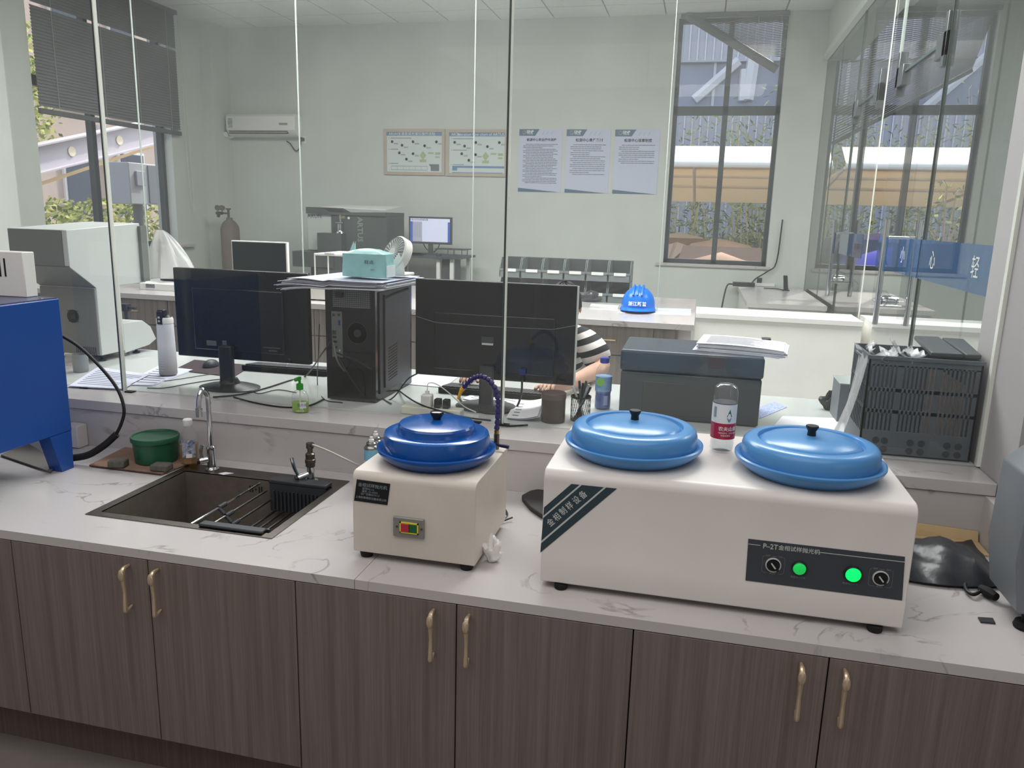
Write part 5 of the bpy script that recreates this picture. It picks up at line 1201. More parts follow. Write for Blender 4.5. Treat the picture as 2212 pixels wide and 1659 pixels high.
wrL=K(1222,842,1,3.36); wrL.z=1.032; haL=Vector((wrL.x-.07,3.30,1.030))
wrR=Vector((-1.02,3.44,1.032)); haR=Vector((-.985,3.34,1.034))
V=[pel,ch,nk,nk+Vector((.03,-.03,.05)),shL,elL,wrL,haL,shR,elR,wrR,haR,pel+Vector((.10,-.06,-.02)),pel+Vector((.12,-.44,-.02)),pel+Vector((.12,-.42,-.44)),pel+Vector((-.10,-.06,-.02)),pel+Vector((-.12,-.44,-.02)),pel+Vector((-.12,-.42,-.44)),pel+Vector((.12,-.52,-.54)),pel+Vector((-.12,-.52,-.54)),shL.lerp(elL,.5),elL.lerp(wrL,.35),shR.lerp(elR,.5),elR.lerp(wrR,.35)]
E_=[(0,1),(1,2),(2,3),(1,4),(4,20),(20,5),(5,21),(21,6),(6,7),(1,8),(8,22),(22,9),(9,23),(23,10),(10,11),(0,12),(12,13),(13,14),(14,18),(0,15),(15,16),(16,17),(17,19)]
R_=[.13,.13,.055,.05,.058,.042,.027,.032,.058,.042,.027,.032,.08,.062,.042,.08,.062,.042,.035,.035,.05,.042,.05,.042]
body=skinmesh('body',V,E_,R_,M_skin,t)
# fingers (rooted inside the palms)
for hv,s_ in ((haL,-1),(haR,1)):
    for k in range(4):
        o_=Vector(((k-1.5)*.017,0,0)); L=[.060,.072,.070,.055][k]
        a=hv+o_+Vector((0,.012,.004)); skinmesh('finger',[a,a+Vector((0,-L*.5,.008)),a+Vector((0,-L*.85,-.004)),a+Vector((0,-L,-.018))],[(0,1),(1,2),(2,3)],[.0095,.0085,.0075,.0065],M_skin,body,sub=1)
    a=hv+Vector((-s_*-.026,.016,.0)); skinmesh('thumb',[a,a+Vector((s_*.022,-.022,0)),a+Vector((s_*.026,-.05,-.010))],[(0,1),(1,2)],[.011,.010,.008],M_skin,body,sub=1)
# head
def headfn(u,v):
    th=u*2*math.pi; ph=v*math.pi; x=math.sin(ph)*math.sin(th); y=-math.sin(ph)*math.cos(th); z=math.cos(ph)
    wx_=.077*(1-.18*max(0,-z)**1.2); f=1
    X=x*wx_; Y=y*.098; Zz=z*.118
    if y<-.2 and abs(x)<.9:
        Y-= .016*math.exp(-((X)/.012)**2-((Zz+.018)/.022)**2)           # nose
        Y+= .008*math.exp(-((abs(X)-.032)/.014)**2-((Zz-.012)/.012)**2)  # eye sockets
        Y-= .005*math.exp(-((X)/.026)**2-((Zz+.055)/.010)**2)           # lips
        Y-= .006*math.exp(-((X)/.03)**2-((Zz+.095)/.018)**2)            # chin
    return (X,Y,Zz)
Rh=Matrix.Rotation(math.radians(18),3,'X')
def HH(p): return hd+Rh@Vector(p)
h=build(B().grid(lambda u,v: HH(headfn(u,v)),40,28),'head',M_skin,t,smooth=80)
for s_ in (-1,1):
    build(B().lathe([(0,-.012),(.009,-.006),(.011,0),(.009,.006),(0,.012)],HH((s_*.078,.008,-.008)),12,Matrix.Rotation(.2*s_,3,'Z')@Matrix.Diagonal((.6,1.2,2.2)).to_3x3()),'ear',M_skin,h)
    build(B().lathe([(0,-.008),(.008,-.004),(.0095,0),(.008,.004),(0,.008)],HH((s_*.031,-.081,.012)),12),'eye',mat('eye_dark',(40,34,32),.2),h)
    build(B().tube([HH((s_*.018,-.094,.030)),HH((s_*.032,-.091,.034)),HH((s_*.048,-.080,.030))],.003,6),'eyebrow',M_hair,h)
build(B().tube([HH((-.022,-.094,-.056)),HH((0,-.099,-.054)),HH((.022,-.094,-.056))],.0035,6),'mouth',mat('lips',(170,104,96),.5),h)
def hairfn(u,v):
    th=u*2*math.pi; lim=.36+.26*max(0,-math.cos(th))+.14*abs(math.sin(th)); ph=v*lim*math.pi
    X,Y,Zz=headfn(u,ph/math.pi); k=1.11+.015*math.sin(17*th)+.01*math.sin(31*th+9*v); return HH((X*k,Y*k,Zz*k+.004))
build(B().grid(hairfn,56,16),'hair',M_hair,t,smooth=60)
# striped shirt
ms=bpy.data.materials.new('striped_cotton'); ms.use_nodes=True; n=ms.node_tree; bb=n.nodes['Principled BSDF']; bb.inputs['Roughness'].default_value=.85
tc=n.nodes.new('ShaderNodeTexCoord'); wv=n.nodes.new('ShaderNodeTexWave'); wv.bands_direction='Z'; wv.inputs['Scale'].default_value=5.2; wv.inputs['Distortion'].default_value=1.6; wv.inputs['Detail'].default_value=1; wv.inputs['Detail Scale'].default_value=.8
mp=n.nodes.new('ShaderNodeMapping'); mp.inputs['Rotation'].default_value=(0,math.radians(22),0); n.links.new(tc.outputs['Object'],mp.inputs[0]); n.links.new(mp.outputs[0],wv.inputs['Vector'])
rp=n.nodes.new('ShaderNodeValToRGB'); rp.color_ramp.interpolation='CONSTANT'; rp.color_ramp.elements[0].color=s2l((30,33,36)); rp.color_ramp.elements[1].position=.5; rp.color_ramp.elements[1].color=s2l((226,222,220))
n.links.new(wv.outputs['Fac'],rp.inputs[0]); n.links.new(rp.outputs[0],bb.inputs['Base Color'])
V2=[pel+Vector((0,0,.04)),ch,nk-Vector((0,0,.03)),shL,shL.lerp(elL,.45),shL.lerp(elL,.92),shR,shR.lerp(elR,.45),shR.lerp(elR,.92)]
skinmesh('t_shirt',V2,[(0,1),(1,2),(1,3),(3,4),(4,5),(1,6),(6,7),(7,8)],[.150,.152,.066,.078,.082,.085,.078,.082,.085],ms,t)
skinmesh('trousers',[pel,pel+Vector((.10,-.06,-.02)),pel+Vector((.12,-.44,-.02)),pel+Vector((.12,-.42,-.42)),pel+Vector((-.10,-.06,-.02)),pel+Vector((-.12,-.44,-.02)),pel+Vector((-.12,-.42,-.42))],[(0,1),(1,2),(2,3),(0,4),(4,5),(5,6)],[.14,.095,.075,.06,.095,.075,.06],mat('dark_trousers',(44,48,58),.8),t)
t=thing('office_stool','round black stool under the seated person','stool',(PX,PY+.1,FF))
build(B().lathe([(0,0),(.19,0),(.20,.02),(.20,.05),(.18,.065),(0,.07)],(PX,PY+.08,.60),32),'seat',M_dark,t)
build(B().fr((PX,PY+.08,FF+.03),(PX,PY+.08,.60),.025).lathe([(0,0),(.2,0),(.2,.02),(0,.03)],(PX,PY+.08,FF+.001),24),'column',M_nick,t)
# ================================================================ FAR BENCH AND ITS THINGS
BT=1.10; BY0,BY1=5.18,6.92
t=thing('far_bench','long marble topped bench with grey brown drawers across the office','bench',(-3,5.9,FF))
build(B().box(-5.88,.0,BY0,BY1,BT-.04,BT),'top',M_marb,t,bevel=.002)
build(B().box(-5.86,-.10,BY0+.06,BY1-.06,FF+.08,BT-.041),'carcass',M_woodg,t)
build(B().box(-.10,-.02,BY0+.10,BY1-.1,FF,BT-.041),'end_panel',M_offw,t)
yd=BY0+.05; xs=[-5.84+.62*i for i in range(10)]
xs=[x for x in xs if x<-.2]+[-.115]
for i in range(len(xs)-1):
    a,c_=xs[i]+.004,xs[i+1]-.004
    d=build(B().box(a,c_,yd,yd+.02,.86,BT-.05),'drawer',M_woodg,t); build(B().tube([((a+c_)/2-.06,yd,.96),((a+c_)/2-.06,yd-.025,.962),((a+c_)/2+.06,yd-.025,.962),((a+c_)/2+.06,yd,.96)],.005,6),'drawer_pull',M_brass,d)
    d=build(B().box(a,c_,yd,yd+.02,FF+.09,.852),'cabinet_door',M_woodg,t); build(B().tube([(c_-.05,yd,.78),(c_-.05,yd-.028,.775),(c_-.05,yd-.028,.62),(c_-.05,yd,.615)],.006,6),'door_pull',M_brass,d)
# helmet
hx,hy=K(1377,672,2,BT+.006).x,5.77; HZ=BT+.006
t=thing('hard_hat','blue hard hat with white lettering lying on papers on the far bench','hard hat',(hx,hy,HZ))
def hf(u,v):
    th=u*2*math.pi; ph=v*math.pi/2; r=math.sin(ph); z=math.cos(ph)
    rid=.006*max(0,math.cos(3*(math.sin(th)*r)*math.pi*1.15))*(1-v)**.5 if abs(math.sin(th)*r)<.5 else 0
    return (hx+.122*r*math.sin(th),hy+.135*r*-math.cos(th),HZ+.028+(.150+rid*1.5)*z**.85)
build(B().grid(hf,48,18),'shell',M_hel,t,smooth=60)
for k in (-.035,0,.035): build(B().tube([(hx+k*.9,hy-.135*math.sin(a),HZ+.03+.156*math.cos(a)**.85) for a in (-1.2,-.9,-.5,-.1,.3,.7,1.0)],.008,8),'ridge',M_hel,t)
def brim(u,v):
    th=u*2*math.pi; f=max(0,math.cos(th)); r=1+v*(.08+.30*f**2); return (hx+.122*r*math.sin(th),hy-.135*r*math.cos(th),HZ+.032-.022*v*(1-.3*f))
build(B().grid(brim,48,4,.004),'brim',M_hel,t,smooth=60)
text('浙江新普',.033,(hx+.004,hy-.139,HZ+.062),X_,Vector((0,.25,1)),M_label,'lettering',t,bold=.0006)
b4=PZ([(1320,672),(1300,660),(1412,662),(1424,672)],BT)
sheets('paper_stack',PZ([(1335,676),(1492,682),(1493,668),(1345,664)],BT),BT,2,'white sheets under and right of the blue hard hat','paper',seed=31)
build(B().prism(PZ([(1274,664),(1335,668),(1337,663),(1277,659)],BT+.0005),(0,0,.012)),'notebook',M_white,label='thin white notebook left of the blue hard hat',cat='notebook')
crumple('black_glove',(K(1275,652,2,BT).x,K(1275,652,2,BT).y,BT+.0),.05,M_dark,'crumpled dark gloves beside the parts bins on the far bench','gloves',17,(1.7,.8,.8))
# parts bins
def mkbin(loc,lab,x0,w,z,h,y0=6.27,d=.26):
    t=thing('parts_bin',lab,'parts bin',(x0+w/2,y0+d/2,z),group='grey parts bins on the far bench')
    b=B(); th=.005
    b.box(x0+.002,x0+w-.002,y0,y0+d,z+.001,z+.008)
    b.box(x0+.002,x0+w-.002,y0+d-th,y0+d,z+.008,z+h-.004)
    for xa in (x0+.002,x0+w-.002-th):
        b.prism([(xa,y0,z+.008),(xa,y0+d,z+.008),(xa,y0+d,z+h-.004),(xa,y0+.06,z+h-.004),(xa,y0,z+h*.42)],(th,0,0))
    b.box(x0+.002,x0+w-.002,y0,y0+th,z+.008,z+h*.42)
    build(b,'tray',M_bincol,t)
    build(B().box(x0+.0,x0+w,y0-.004,y0+.0,z+h*.34,z+h*.44),'front_lip',M_bincol,t)
    build(B().box(x0+w*.26,x0+w*.80,y0-.0055,y0-.004,z+h*.30,z+h*.45),'label',M_label,t)
    build(B().box(x0+.009,x0+w-.009,y0+d-th-.003,y0+d-th,z+.01,z+h-.008),'shade_sheet',M_binin,t)  # dark sheet puts the shade inside the bin into the colour
ordn=['leftmost','second','third','fourth','fifth','sixth']
for r_ in range(2):
    for i in range(6):
        x0=-1.60+i*.180
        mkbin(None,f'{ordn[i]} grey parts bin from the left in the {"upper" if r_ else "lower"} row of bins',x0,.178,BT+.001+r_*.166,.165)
# things at the left of the far bench
a=K(310,607,1,5.5); c_=K(378,625,1,5.5)
t=thing('balance','small white electronic balance on the far bench by the plastic cover','scale',((a.x+c_.x)/2,5.5,BT))
build(B().prism([(a.x,5.45,BT),(a.x,5.45,BT+.055),(a.x,5.60,BT+.075),(a.x,5.72,BT+.075),(a.x,5.72,BT)],(c_.x-a.x+.05,0,0)),'housing',M_white,t,bevel=.004)
build(B().box(a.x+.06,a.x+.14,5.447,5.45,BT+.02,BT+.05),'display_label',mat('display_grey',(150,152,156),.5,col2=(60,64,70),scale=90),t)
build(B().box(a.x+.12,c_.x+.04,5.55,5.70,BT+.076,BT+.088),'pan',M_dark,t)
q=K(362,560,1,5.6)
def cov(u,v):
    th=u*2*math.pi; k=(v)**.75; wob=1+.12*math.sin(5*th+3*v)+.06*math.sin(11*th)
    return (K(345,560,1,5.6).x+(.035+.20*k)*wob*math.cos(th)+.10*k,5.62+.13*k*wob*math.sin(th),BT+.095+(K(345,497,1,5.6).z-BT-.095)*(1-v))
build(B().grid(cov,40,16),'plastic_cover',mat('milky_film',(206,208,206),.25,alpha=.55,bump=.7,bscale=14),label='translucent plastic cover draped over a device left of the gas cylinder',cat='plastic cover',smooth=30)
# acrylic weighing box on the far bench, device below
a=K(678,548,1,5.45); c_=K(737,603,1,5.45)
t=thing('weighing_chamber','glass sided weighing chamber with white top behind the tissue pack','balance',((a.x+c_.x)/2,5.5,BT))
x0_,x1_=a.x,a.x+.27
build(B().box(x0_,x1_,5.45,5.70,a.z-.012,a.z+.004).box(x0_+.09,x0_+.17,5.44,5.70,a.z+.004,a.z+.014),'top_cover',M_white,t,bevel=.002)
for xx in (x0_,x0_+.11,x1_-.008): build(B().box(xx,xx+.008,5.45,5.458,BT+.11,a.z-.012),'post',M_white,t)
build(B().box(x0_,x1_,5.46,5.464,BT+.11,a.z-.012),'glass_side',M_glassf,t)
build(B().box(x0_-.02,x1_+.02,5.36,5.72,BT+.01,BT+.11),'base_unit',mat('beige_plastic',(200,198,190),.5),t,bevel=.004)
for xx in (x0_,x1_): build(B().fr((xx,5.42,BT),(xx,5.42,BT+.01),.02,n=12),'foot',M_rubber,t)
# ================================================================ BACK OF THE OFFICE
a,c_=K(487,246,1,D-.2),K(637,294,1,D-.2)
t=thing('air_conditioner','white wall mounted air conditioner near the back left corner','air conditioner',((a.x+c_.x)/2,D-.1,c_.z))
y0=D-.205; H=a.z-c_.z
pr=[(D-.001,c_.z),(D-.001,a.z),(y0+.03,a.z),(y0,a.z-.03),(y0+.002,c_.z+.07),(y0+.03,c_.z+.045),(y0+.06,c_.z+.012),(D-.06,c_.z)]
build(B().prism([(a.x,y,z) for y,z in pr],(c_.x-a.x,0,0)),'casing',M_white,t,bevel=.006)
build(B().box(a.x+.03,c_.x-.10,y0+.012,y0+.05,c_.z+.030,c_.z+.060),'air_outlet',M_dark,t)
build(B().box(a.x+.03,c_.x-.10,y0+.004,y0+.02,c_.z+.042,c_.z+.047),'louvre',M_white,t)
build(B().box(c_.x-.20,c_.x-.09,y0-.001,y0+.001,c_.z+.125,c_.z+.150),'display',mat('ac_display',(150,140,136),.4),t)
build(B().box(a.x+.03,a.x+.09,y0-.001,y0+.001,a.z-.16,a.z-.05),'energy_label',mat('energy_label_print',(196,200,200),.5,col2=(120,130,140),scale=60),t)
build(B().tube([(a.x+.02,D-.08,c_.z+.02),(a.x-.15,D-.08,c_.z-.01),(a.x-.30,D-.10,c_.z-.0),(-5.74+.03,8.80,c_.z+.02)],.03,12,sm=4),'drain_pipe',M_white,t)
a=K(654,302,1,D)
t=thing('wall_socket','white wall socket with plug right of the air conditioner','socket',(a.x,D,a.z))
build(B().box(a.x-.045,a.x+.045,D-.012,D-.0005,a.z-.045,a.z+.045),'plate',M_white,t)
build(B().box(a.x-.015,a.x+.03,D-.05,D-.012,a.z-.015,a.z+.02),'plug',M_dark,t)
build(B().tube([(a.x,D-.04,a.z-.01),(a.x-.03,D-.03,a.z-.10),(a.x-.09,D-.02,a.z-.13),(a.x-.15,D-.03,a.z-.05),(a.x-.19,D-.05,a.z-.02)],.007,6,sm=4),'power_lead',M_cable,t)
def chart(px,lab,seed,kind):
    a,b2,c2,d2=[K(x,y,1,D-.02) for x,y in px]
    x0,x1,z0,z1=(a.x+d2.x)/2,(b2.x+c2.x)/2,(c2.z+d2.z)/2,(a.z+b2.z)/2
    t=thing('framed_chart',lab,'chart',((x0+x1)/2,D-.01,z0)); y=D-.022
    b=B(); b.box(x0,x1,y,D-.001,z0,z0+.035); b.box(x0,x1,y,D-.001,z1-.035,z1); b.box(x0,x0+.035,y,D-.001,z0+.035,z1-.035); b.box(x1-.035,x1,y,D-.001,z0+.035,z1-.035)
    build(b,'frame',mat('tan_frame',(186,172,158),.6),t)
    X0,X1,Z0,Z1=x0+.035,x1-.035,z0+.035,z1-.035; w,h=X1-X0,Z1-Z0
    build(B().box(X0,X1,D-.012,D-.001,Z0,Z1),'print_sheet',mat('chart_sheet',(206,216,214),.6),t)
    yy=D-.0135
    def rc(u0,u1,v0,v1,m,nm): build(B().box(X0+w*u0,X0+w*u1,yy,yy+.001,Z0+h*v0,Z0+h*v1),nm,m,t)
    mb=mat('chart_blue',(104,140,176),.6); mg=mat('chart_green',(170,184,140),.6); md=mat('chart_line',(128,140,146),.6)
    rc(0,1,.91,1,mb,'header_band')
    for v,s_ in ((.85,.38),(.57,.14 if kind==0 else .25),(.21,.14 if kind==0 else .2)): 
        rc(.07,.07+s_,v-.008,v+.008,md,'heading_line'); rc(.035,.05,v-.008,v+.008,md,'bullet')
    pos=[(.10,.76),(.28,.67),(.48,.76),(.69,.66),(.90,.76),(.23,.48),(.36,.32),(.48,.46)]
    b=B()
    for u,v in pos: b.lathe([(.014,0),(.014,.001),(.017,.001),(.017,0),(.014,0)],(X0+w*u,yy,Z0+h*v),14,Matrix.Rotation(math.pi/2,3,'X'))
    build(b,'step_circles',md,t,kind='stuff')
    b=B()
    for u,v in pos:
        for k in range(2): b.box(X0+w*(u+.03),X0+w*(u+.11),yy,yy+.001,Z0+h*(v-.045-.02*k),Z0+h*(v-.035-.02*k))
    build(b,'caption_lines',md,t,kind='stuff')
    c3=(X0+w*.66,Z0+h*.42); build(B().prism([(c3[0]-.04,yy,c3[1]),(c3[0],yy,c3[1]+.05),(c3[0]+.04,yy,c3[1]),(c3[0],yy,c3[1]-.05)],(0,.001,0)),'decision_diamond',mg,t)
    rc(.60,.72,.25,.32,mg,'green_box'); rc(.75,.85,.46,.50,mg,'green_box'); rc(.88,.97,.44,.50,mg,'green_box'); rc(.88,.96,.36,.40,mg,'green_box')
    if kind==0:
        rc(.08,.74,.045,.055,md,'table_line'); rc(.08,.74,.14,.15,md,'table_line')
        for k in range(7): rc(.08+.11*k,.083+.11*k,.05,.145,md,'table_line')
        build(B().prism([(X0+w*u,yy,Z0+h*v) for u,v in ((.77,.20),(.95,.20),(.95,.03),(.80,.03),(.80,.14),(.77,.18))],(0,.001,0)),'machine_picture',mat('machine_pic',(104,114,118),.6),t)
        text('AP-STYLE',.05,(X0+w*.30,yy,Z0+h*.955),X_,Z_,M_label,'header_lettering',t) if 0 else text('全谱直读光谱仪操作流程',.042,(X0+w*.54,yy,Z0+h*.955),X_,Z_,M_label,'header_lettering',t)
    else:
        rc(.06,1,.13,.18,mb,'table_band'); rc(.06,.15,.06,.13,mb,'table_band'); rc(.06,.97,0,.02,mb,'table_band')
        text('Operation flow chart of ARTUS',.045,(X0+w*.55,yy,Z0+h*.955),X_,Z_,M_label,'header_lettering',t)
    text('ARUN',.04,(X0+w*.12,yy,Z0+h*.955),X_,Z_,M_label,'header_lettering',t)
chart([(829,278),(961,279),(960,380),(829,376)],'left tan framed flow chart with blue header and a machine picture',1,0)
chart([(964,279),(1097,280),(1096,382),(963,380)],'right tan framed flow chart partly behind the glass seam',2,1)
def poster(px,lab,title,nl,seed):
    a,b2,c2,d2=[K(x,y,1,D-.004) for x,y in px]
    x0,x1,z0,z1=(a.x+d2.x)/2,(b2.x+c2.x)/2,(c2.z+d2.z)/2,(a.z+b2.z)/2; w,h=x1-x0,z1-z0
    t=thing('wall_notice',lab,'notice',((x0+x1)/2,D,z0),group='blue white notices on the back wall'); yy=D-.0062
    build(B().box(x0,x1,D-.005,D-.0005,z0,z1),'sheet',mat('notice_sheet',(196,202,222),.6),t)
    mb=mat('notice_blue',(84,112,136),.6)
    build(B().prism([(x0,yy,z1),(x0+w*.47,yy,z1),(x0+w*.37,yy,z1-h*.105),(x0,yy,z1-h*.105)],(0,.001,0)),'header_block',mb,t)
    build(B().prism([(x0,yy,z0),(x0,yy,z0+h*.062),(x0+w*.96,yy,z0)],(0,.001,0)),'footer_wedge',mb,t)
    b=B()
    for k in range(3): b.prism([(x0+w*(.52+.1*k),yy+.0004,z1-h*.09),(x0+w*(.57+.1*k),yy+.0004,z1-h*.03),(x0+w*(.59+.1*k),yy+.0004,z1-h*.03),(x0+w*(.54+.1*k),yy+.0004,z1-h*.09)],(0,.0006,0))
    build(b,'watermark_stripes',mat('notice_stripe',(180,186,208),.6),t)
    cx_,cz_=x0+w*.115,z1-h*.053; b=B()
    for rr_ in (.022,.012): b.lathe([(rr_-.0028,0),(rr_-.0028,.0006),(rr_,.0006),(rr_,0)],(cx_,yy-.0003,cz_),6,Matrix.Rotation(math.pi/2,3,'X')@Matrix.Rotation(math.pi/6,3,'Z'))
    build(b,'hexagon_emblem',M_label,t)
    text('SINP',.040,(x0+w*.25,yy-.0002,z1-h*.042),X_,Z_,M_label,'lettering',t,bold=.0012); text('新普仪器',.016,(x0+w*.25,yy-.0002,z1-h*.075),X_,Z_,M_label,'lettering',t)
    text(title,.038 if len(title)<10 else .034,(x0+w*.52,yy,z1-h*.17),X_,Z_,M_inkd,'title_lettering',t,bold=.0008)
    rnd=random.Random(seed); b=B(); v=.235
    for k in range(nl):
        st=.10+(.06 if k%3==0 else 0); L=rnd.choice([.80,.78,.8,.45,.7]); 
        u=x0+w*st; e=x0+w*min(.9,st+L)
        while u<e:
            ww=rnd.uniform(.012,.05); b.box(u,min(e,u+ww),yy+.0002,yy+.0008,z1-h*(v+.010),z1-h*v); u+=ww+.004
        v+=(.64/25 if nl>20 else .031)
    build(b,'text_lines',mat('notice_ink',(112,118,134),.7),t,kind='stuff')
poster([(1122,279),(1216,279),(1210,416),(1119,413)],'leftmost blue white wall notice with the longest text','检测中心安全操作流程',25,1)
poster([(1225,279),(1320,280),(1313,418),(1219,416)],'middle blue white wall notice','检测中心责任条例',16,2)
poster([(1330,280),(1427,280),(1418,420),(1322,418)],'rightmost blue white wall notice with the shortest text','检测中心规章制度',10,3)
# gas cylinder
q=K(502,600,1,8.35); gx_,gy_=q.x,8.35; ztop=K(490,470,1,8.35).z
t=thing('gas_cylinder','tall brown gas cylinder with regulator in the back left corner','gas cylinder',(gx_,gy_,FF)); Hc=ztop-FF
build(B().lathe([(0,0),(.10,0),(.108,.01),(.108,Hc-.14),(.100,Hc-.10),(.075,Hc-.055),(.038,Hc-.025),(.034,Hc),(0,Hc)],(gx_,gy_,FF+.001),32),'cylinder_body',mat('brown_grey_steel',(112,98,90),.6,var=.12,scale=10),t)
mz=mat('regulator_brass_dark',(96,88,82),.35,metal=.7)
v=build(B().fr((gx_-.01,gy_,ztop),(gx_-.01,gy_,ztop+.10),.014).fr((gx_-.04,gy_,ztop+.10),(gx_+.02,gy_,ztop+.10),.008).fr((gx_-.10,gy_,ztop+.05),(gx_,gy_,ztop+.05),.010),'valve',mz,t)
for dx in (-.15,-.09): build(B().lathe([(0,-.012),(.030,-.012),(.032,.012),(0,.012)],(gx_+dx+.02,gy_-.03,ztop+.11),22,Matrix.Rotation(math.pi/2,3,'X')).fr((gx_+dx+.02,gy_-.03,ztop+.05),(gx_+dx+.02,gy_-.03,ztop+.09),.006),'gauge',mz,v)
build(B().fr((gx_-.17,gy_,ztop+.05),(gx_-.09,gy_,ztop+.05),.018).fr((gx_-.115,gy_-.02,ztop+.05),(gx_-.115,gy_-.05,ztop+.01),.018),'regulator',mz,v)
# spectrometer
SYf=8.0
x0,x1=K(662,500,1,SYf).x,K(833,500,1,SYf).x; zt_s=K(662,447,1,SYf).z; zr=K(833,461,1,SYf).z
t=thing('spectrometer','large dark grey and light grey metal spectrometer against the back wall','spectrometer',((x0+x1)/2,8.3,FF))
xm=K(714,500,1,SYf).x; xk=K(698,600,1,SYf).x; zs=K(714,503,1,SYf).z; zb_=K(700,541,1,SYf).z; zc_s=K(700,572,1,SYf).z
mdk=mat('spectro_charcoal',(74,80,80),.45)
build(B().box(x0+.0,xm,SYf+.03,SYf+.55,zb_,zt_s-.075),'light_door',mat('spectro_light',(178,184,180),.45),t,bevel=.004)
build(B().prism([(x0,SYf,zt_s-.07),(x0,SYf,zt_s),(x0+.18,SYf,zt_s),(x0+.29,SYf,zt_s-.05),(x1,SYf,zr+.01),(x1,SYf,zr-.03),(x0+.29,SYf,zr-.03)],(0,.55,0)),'top_cover',mdk,t)
build(B().prism([(x0+.18,SYf+.02,zt_s+.002),(x1-.01,SYf+.02,zt_s-.015),(x1-.02,SYf+.5,zt_s+.03),(x0+.2,SYf+.5,zt_s+.03)],(0,0,.004)),'top_sheet',M_white,t)
build(B().box(xm+.0,x1,SYf+.10 if 0 else SYf+.02,SYf+.55,FF+.62,zr-.03),'main_cabinet',mdk,t,bevel=.004)
build(B().box(xk,xm+.18,SYf-.12,SYf+.02,FF+.75,zs),'sample_stage',mdk,t,bevel=.003)
build(B().box(x0-.10,xm+.10,SYf-.15,SYf+.5,zc_s-.02,zb_-.01),'shelf',mdk,t,bevel=.003)
build(B().box(x0+.02,x1-.02,SYf+.04,SYf+.5,FF+.001,zc_s-.02),'plinth',mdk,t)
q=K(736,485,1,SYf-.05)
build(B().fr((q.x,SYf-.05,zs+.03),(q.x,SYf-.05,zs+.20),.010,n=12).fr((q.x-.06,SYf-.05,zs+.11),(q.x+.03,SYf-.05,zs+.11),.012,n=10).fr((q.x-.02,SYf-.05,zs+.02),(q.x-.02,SYf-.05,zs+.10),.016,n=12).lathe([(0,0),(.05,0),(.045,.02),(.02,.03),(0,.03)],(q.x,SYf-.05,zs+.001),20),'sample_clamp',M_chrome,t)
q=K(752,471,1,SYf+.0); build(B().lathe([(0,0),(.013,0),(.013,.006),(0,.006)],(q.x,SYf+.018,q.z),16,Matrix.Rotation(math.pi/2,3,'X')),'button',M_label,t)
build(B().box(K(731,470,1,SYf).x,K(744,470,1,SYf).x,SYf+.014,SYf+.019,K(737,470,1,SYf).z-.01,K(737,466,1,SYf).z+.01),'nameplate',mat('dim_gold_plate',(130,122,80),.5),t)
text('ARTUS',.088,(K(776,505,1,SYf).x,SYf+.018,K(776,496,1,SYf).z),(0,0,-1),(1,0,0),mat('embossed_grey',(128,134,132),.5),'lettering',t,bold=.002)
text('ARUN',.062,(K(677,467,1,SYf).x,SYf+.028,K(677,467,1,SYf).z),X_,Z_,mdk,'lettering',t)
# computer on the small table by the spectrometer
TY=8.15
tx0_,tx1_=K(850,555,1,TY).x,K(994,555,1,TY).x; tz_=K(920,553,1,TY).z
t=thing('computer_table','dark topped small table with white legs beside the spectrometer','table',((tx0_+tx1_)/2,8.45,FF))
build(B().box(tx0_-.1,tx1_,TY,TY+.6,tz_-.025,tz_),'top',mat('table_dark',(72,80,82),.4),t)
for xx in (K(943,600,1,TY).x,K(972,600,1,TY).x): build(B().box(xx-.02,xx+.02,TY+.05,TY+.09,FF+.001,tz_-.026),'leg',M_white,t)
for xx in (tx0_-.05,tx1_-.06): build(B().box(xx-.02,xx+.02,TY+.5,TY+.54,FF+.001,tz_-.026),'leg',M_white,t)
build(B().box(K(948,600,1,TY).x,K(968,600,1,TY).x,TY+.10,TY+.45,FF+.3,tz_-.03),'computer_slot',mat('table_dark',(72,80,82),.4),t)
a,c_=K(883,467,1,8.4),K(975,529,1,8.4)
t=thing('computer_monitor','lit computer monitor on the small table beside the spectrometer','monitor',((a.x+c_.x)/2,8.4,tz_)); y=8.4
build(B().box(a.x,c_.x,y,y+.04,c_.z,a.z),'bezel',M_slate2,t,bevel=.003)
ix0,ix1,iz0,iz1=a.x+.02,c_.x-.02,c_.z+.025,a.z-.02; w_=ix1-ix0
sc=build(B().box(ix0,ix1,y-.001,y,iz0,iz1),'screen',mat('screen_white',(190,194,214),.4,emit=(196,200,226),es=.55),t)
build(B().box(ix0,ix0+w_*.06,y-.002,y-.001,iz0,iz1-.035).box(ix1-w_*.05,ix1,y-.002,y-.001,iz0,iz1-.035),'side_menu',mat('screen_blue',(50,84,170),.4,emit=(60,90,180),es=.4),sc)
build(B().box(ix0+w_*.06,ix0+w_*.30,y-.002,y-.001,iz0,iz1-.035),'list_pane',mat('screen_grey',(160,160,180),.4,emit=(160,162,180),es=.4),sc)
b=B()
for k in range(4): b.box(ix0+w_*(.09+.05*k),ix0+w_*(.095+.05*k),y-.003,y-.002,iz0+.05,iz1-.05)
build(b,'list_lines',M_ink,sc)
text('光谱分析测试数据采集',.022,(ix0+.10,y-.0025,iz1-.016),X_,Z_,M_inkd,'title_lettering',sc)
mx=(a.x+c_.x)/2; build(B().box(mx-.025,mx+.025,y+.01,y+.035,tz_+.02,c_.z+.01).prism([(mx-.11,y-.05,tz_+.0),(mx+.11,y-.05,tz_),(mx+.06,y+.09,tz_),(mx-.06,y+.09,tz_)],(0,0,.02)),'stand',M_slate2,t)
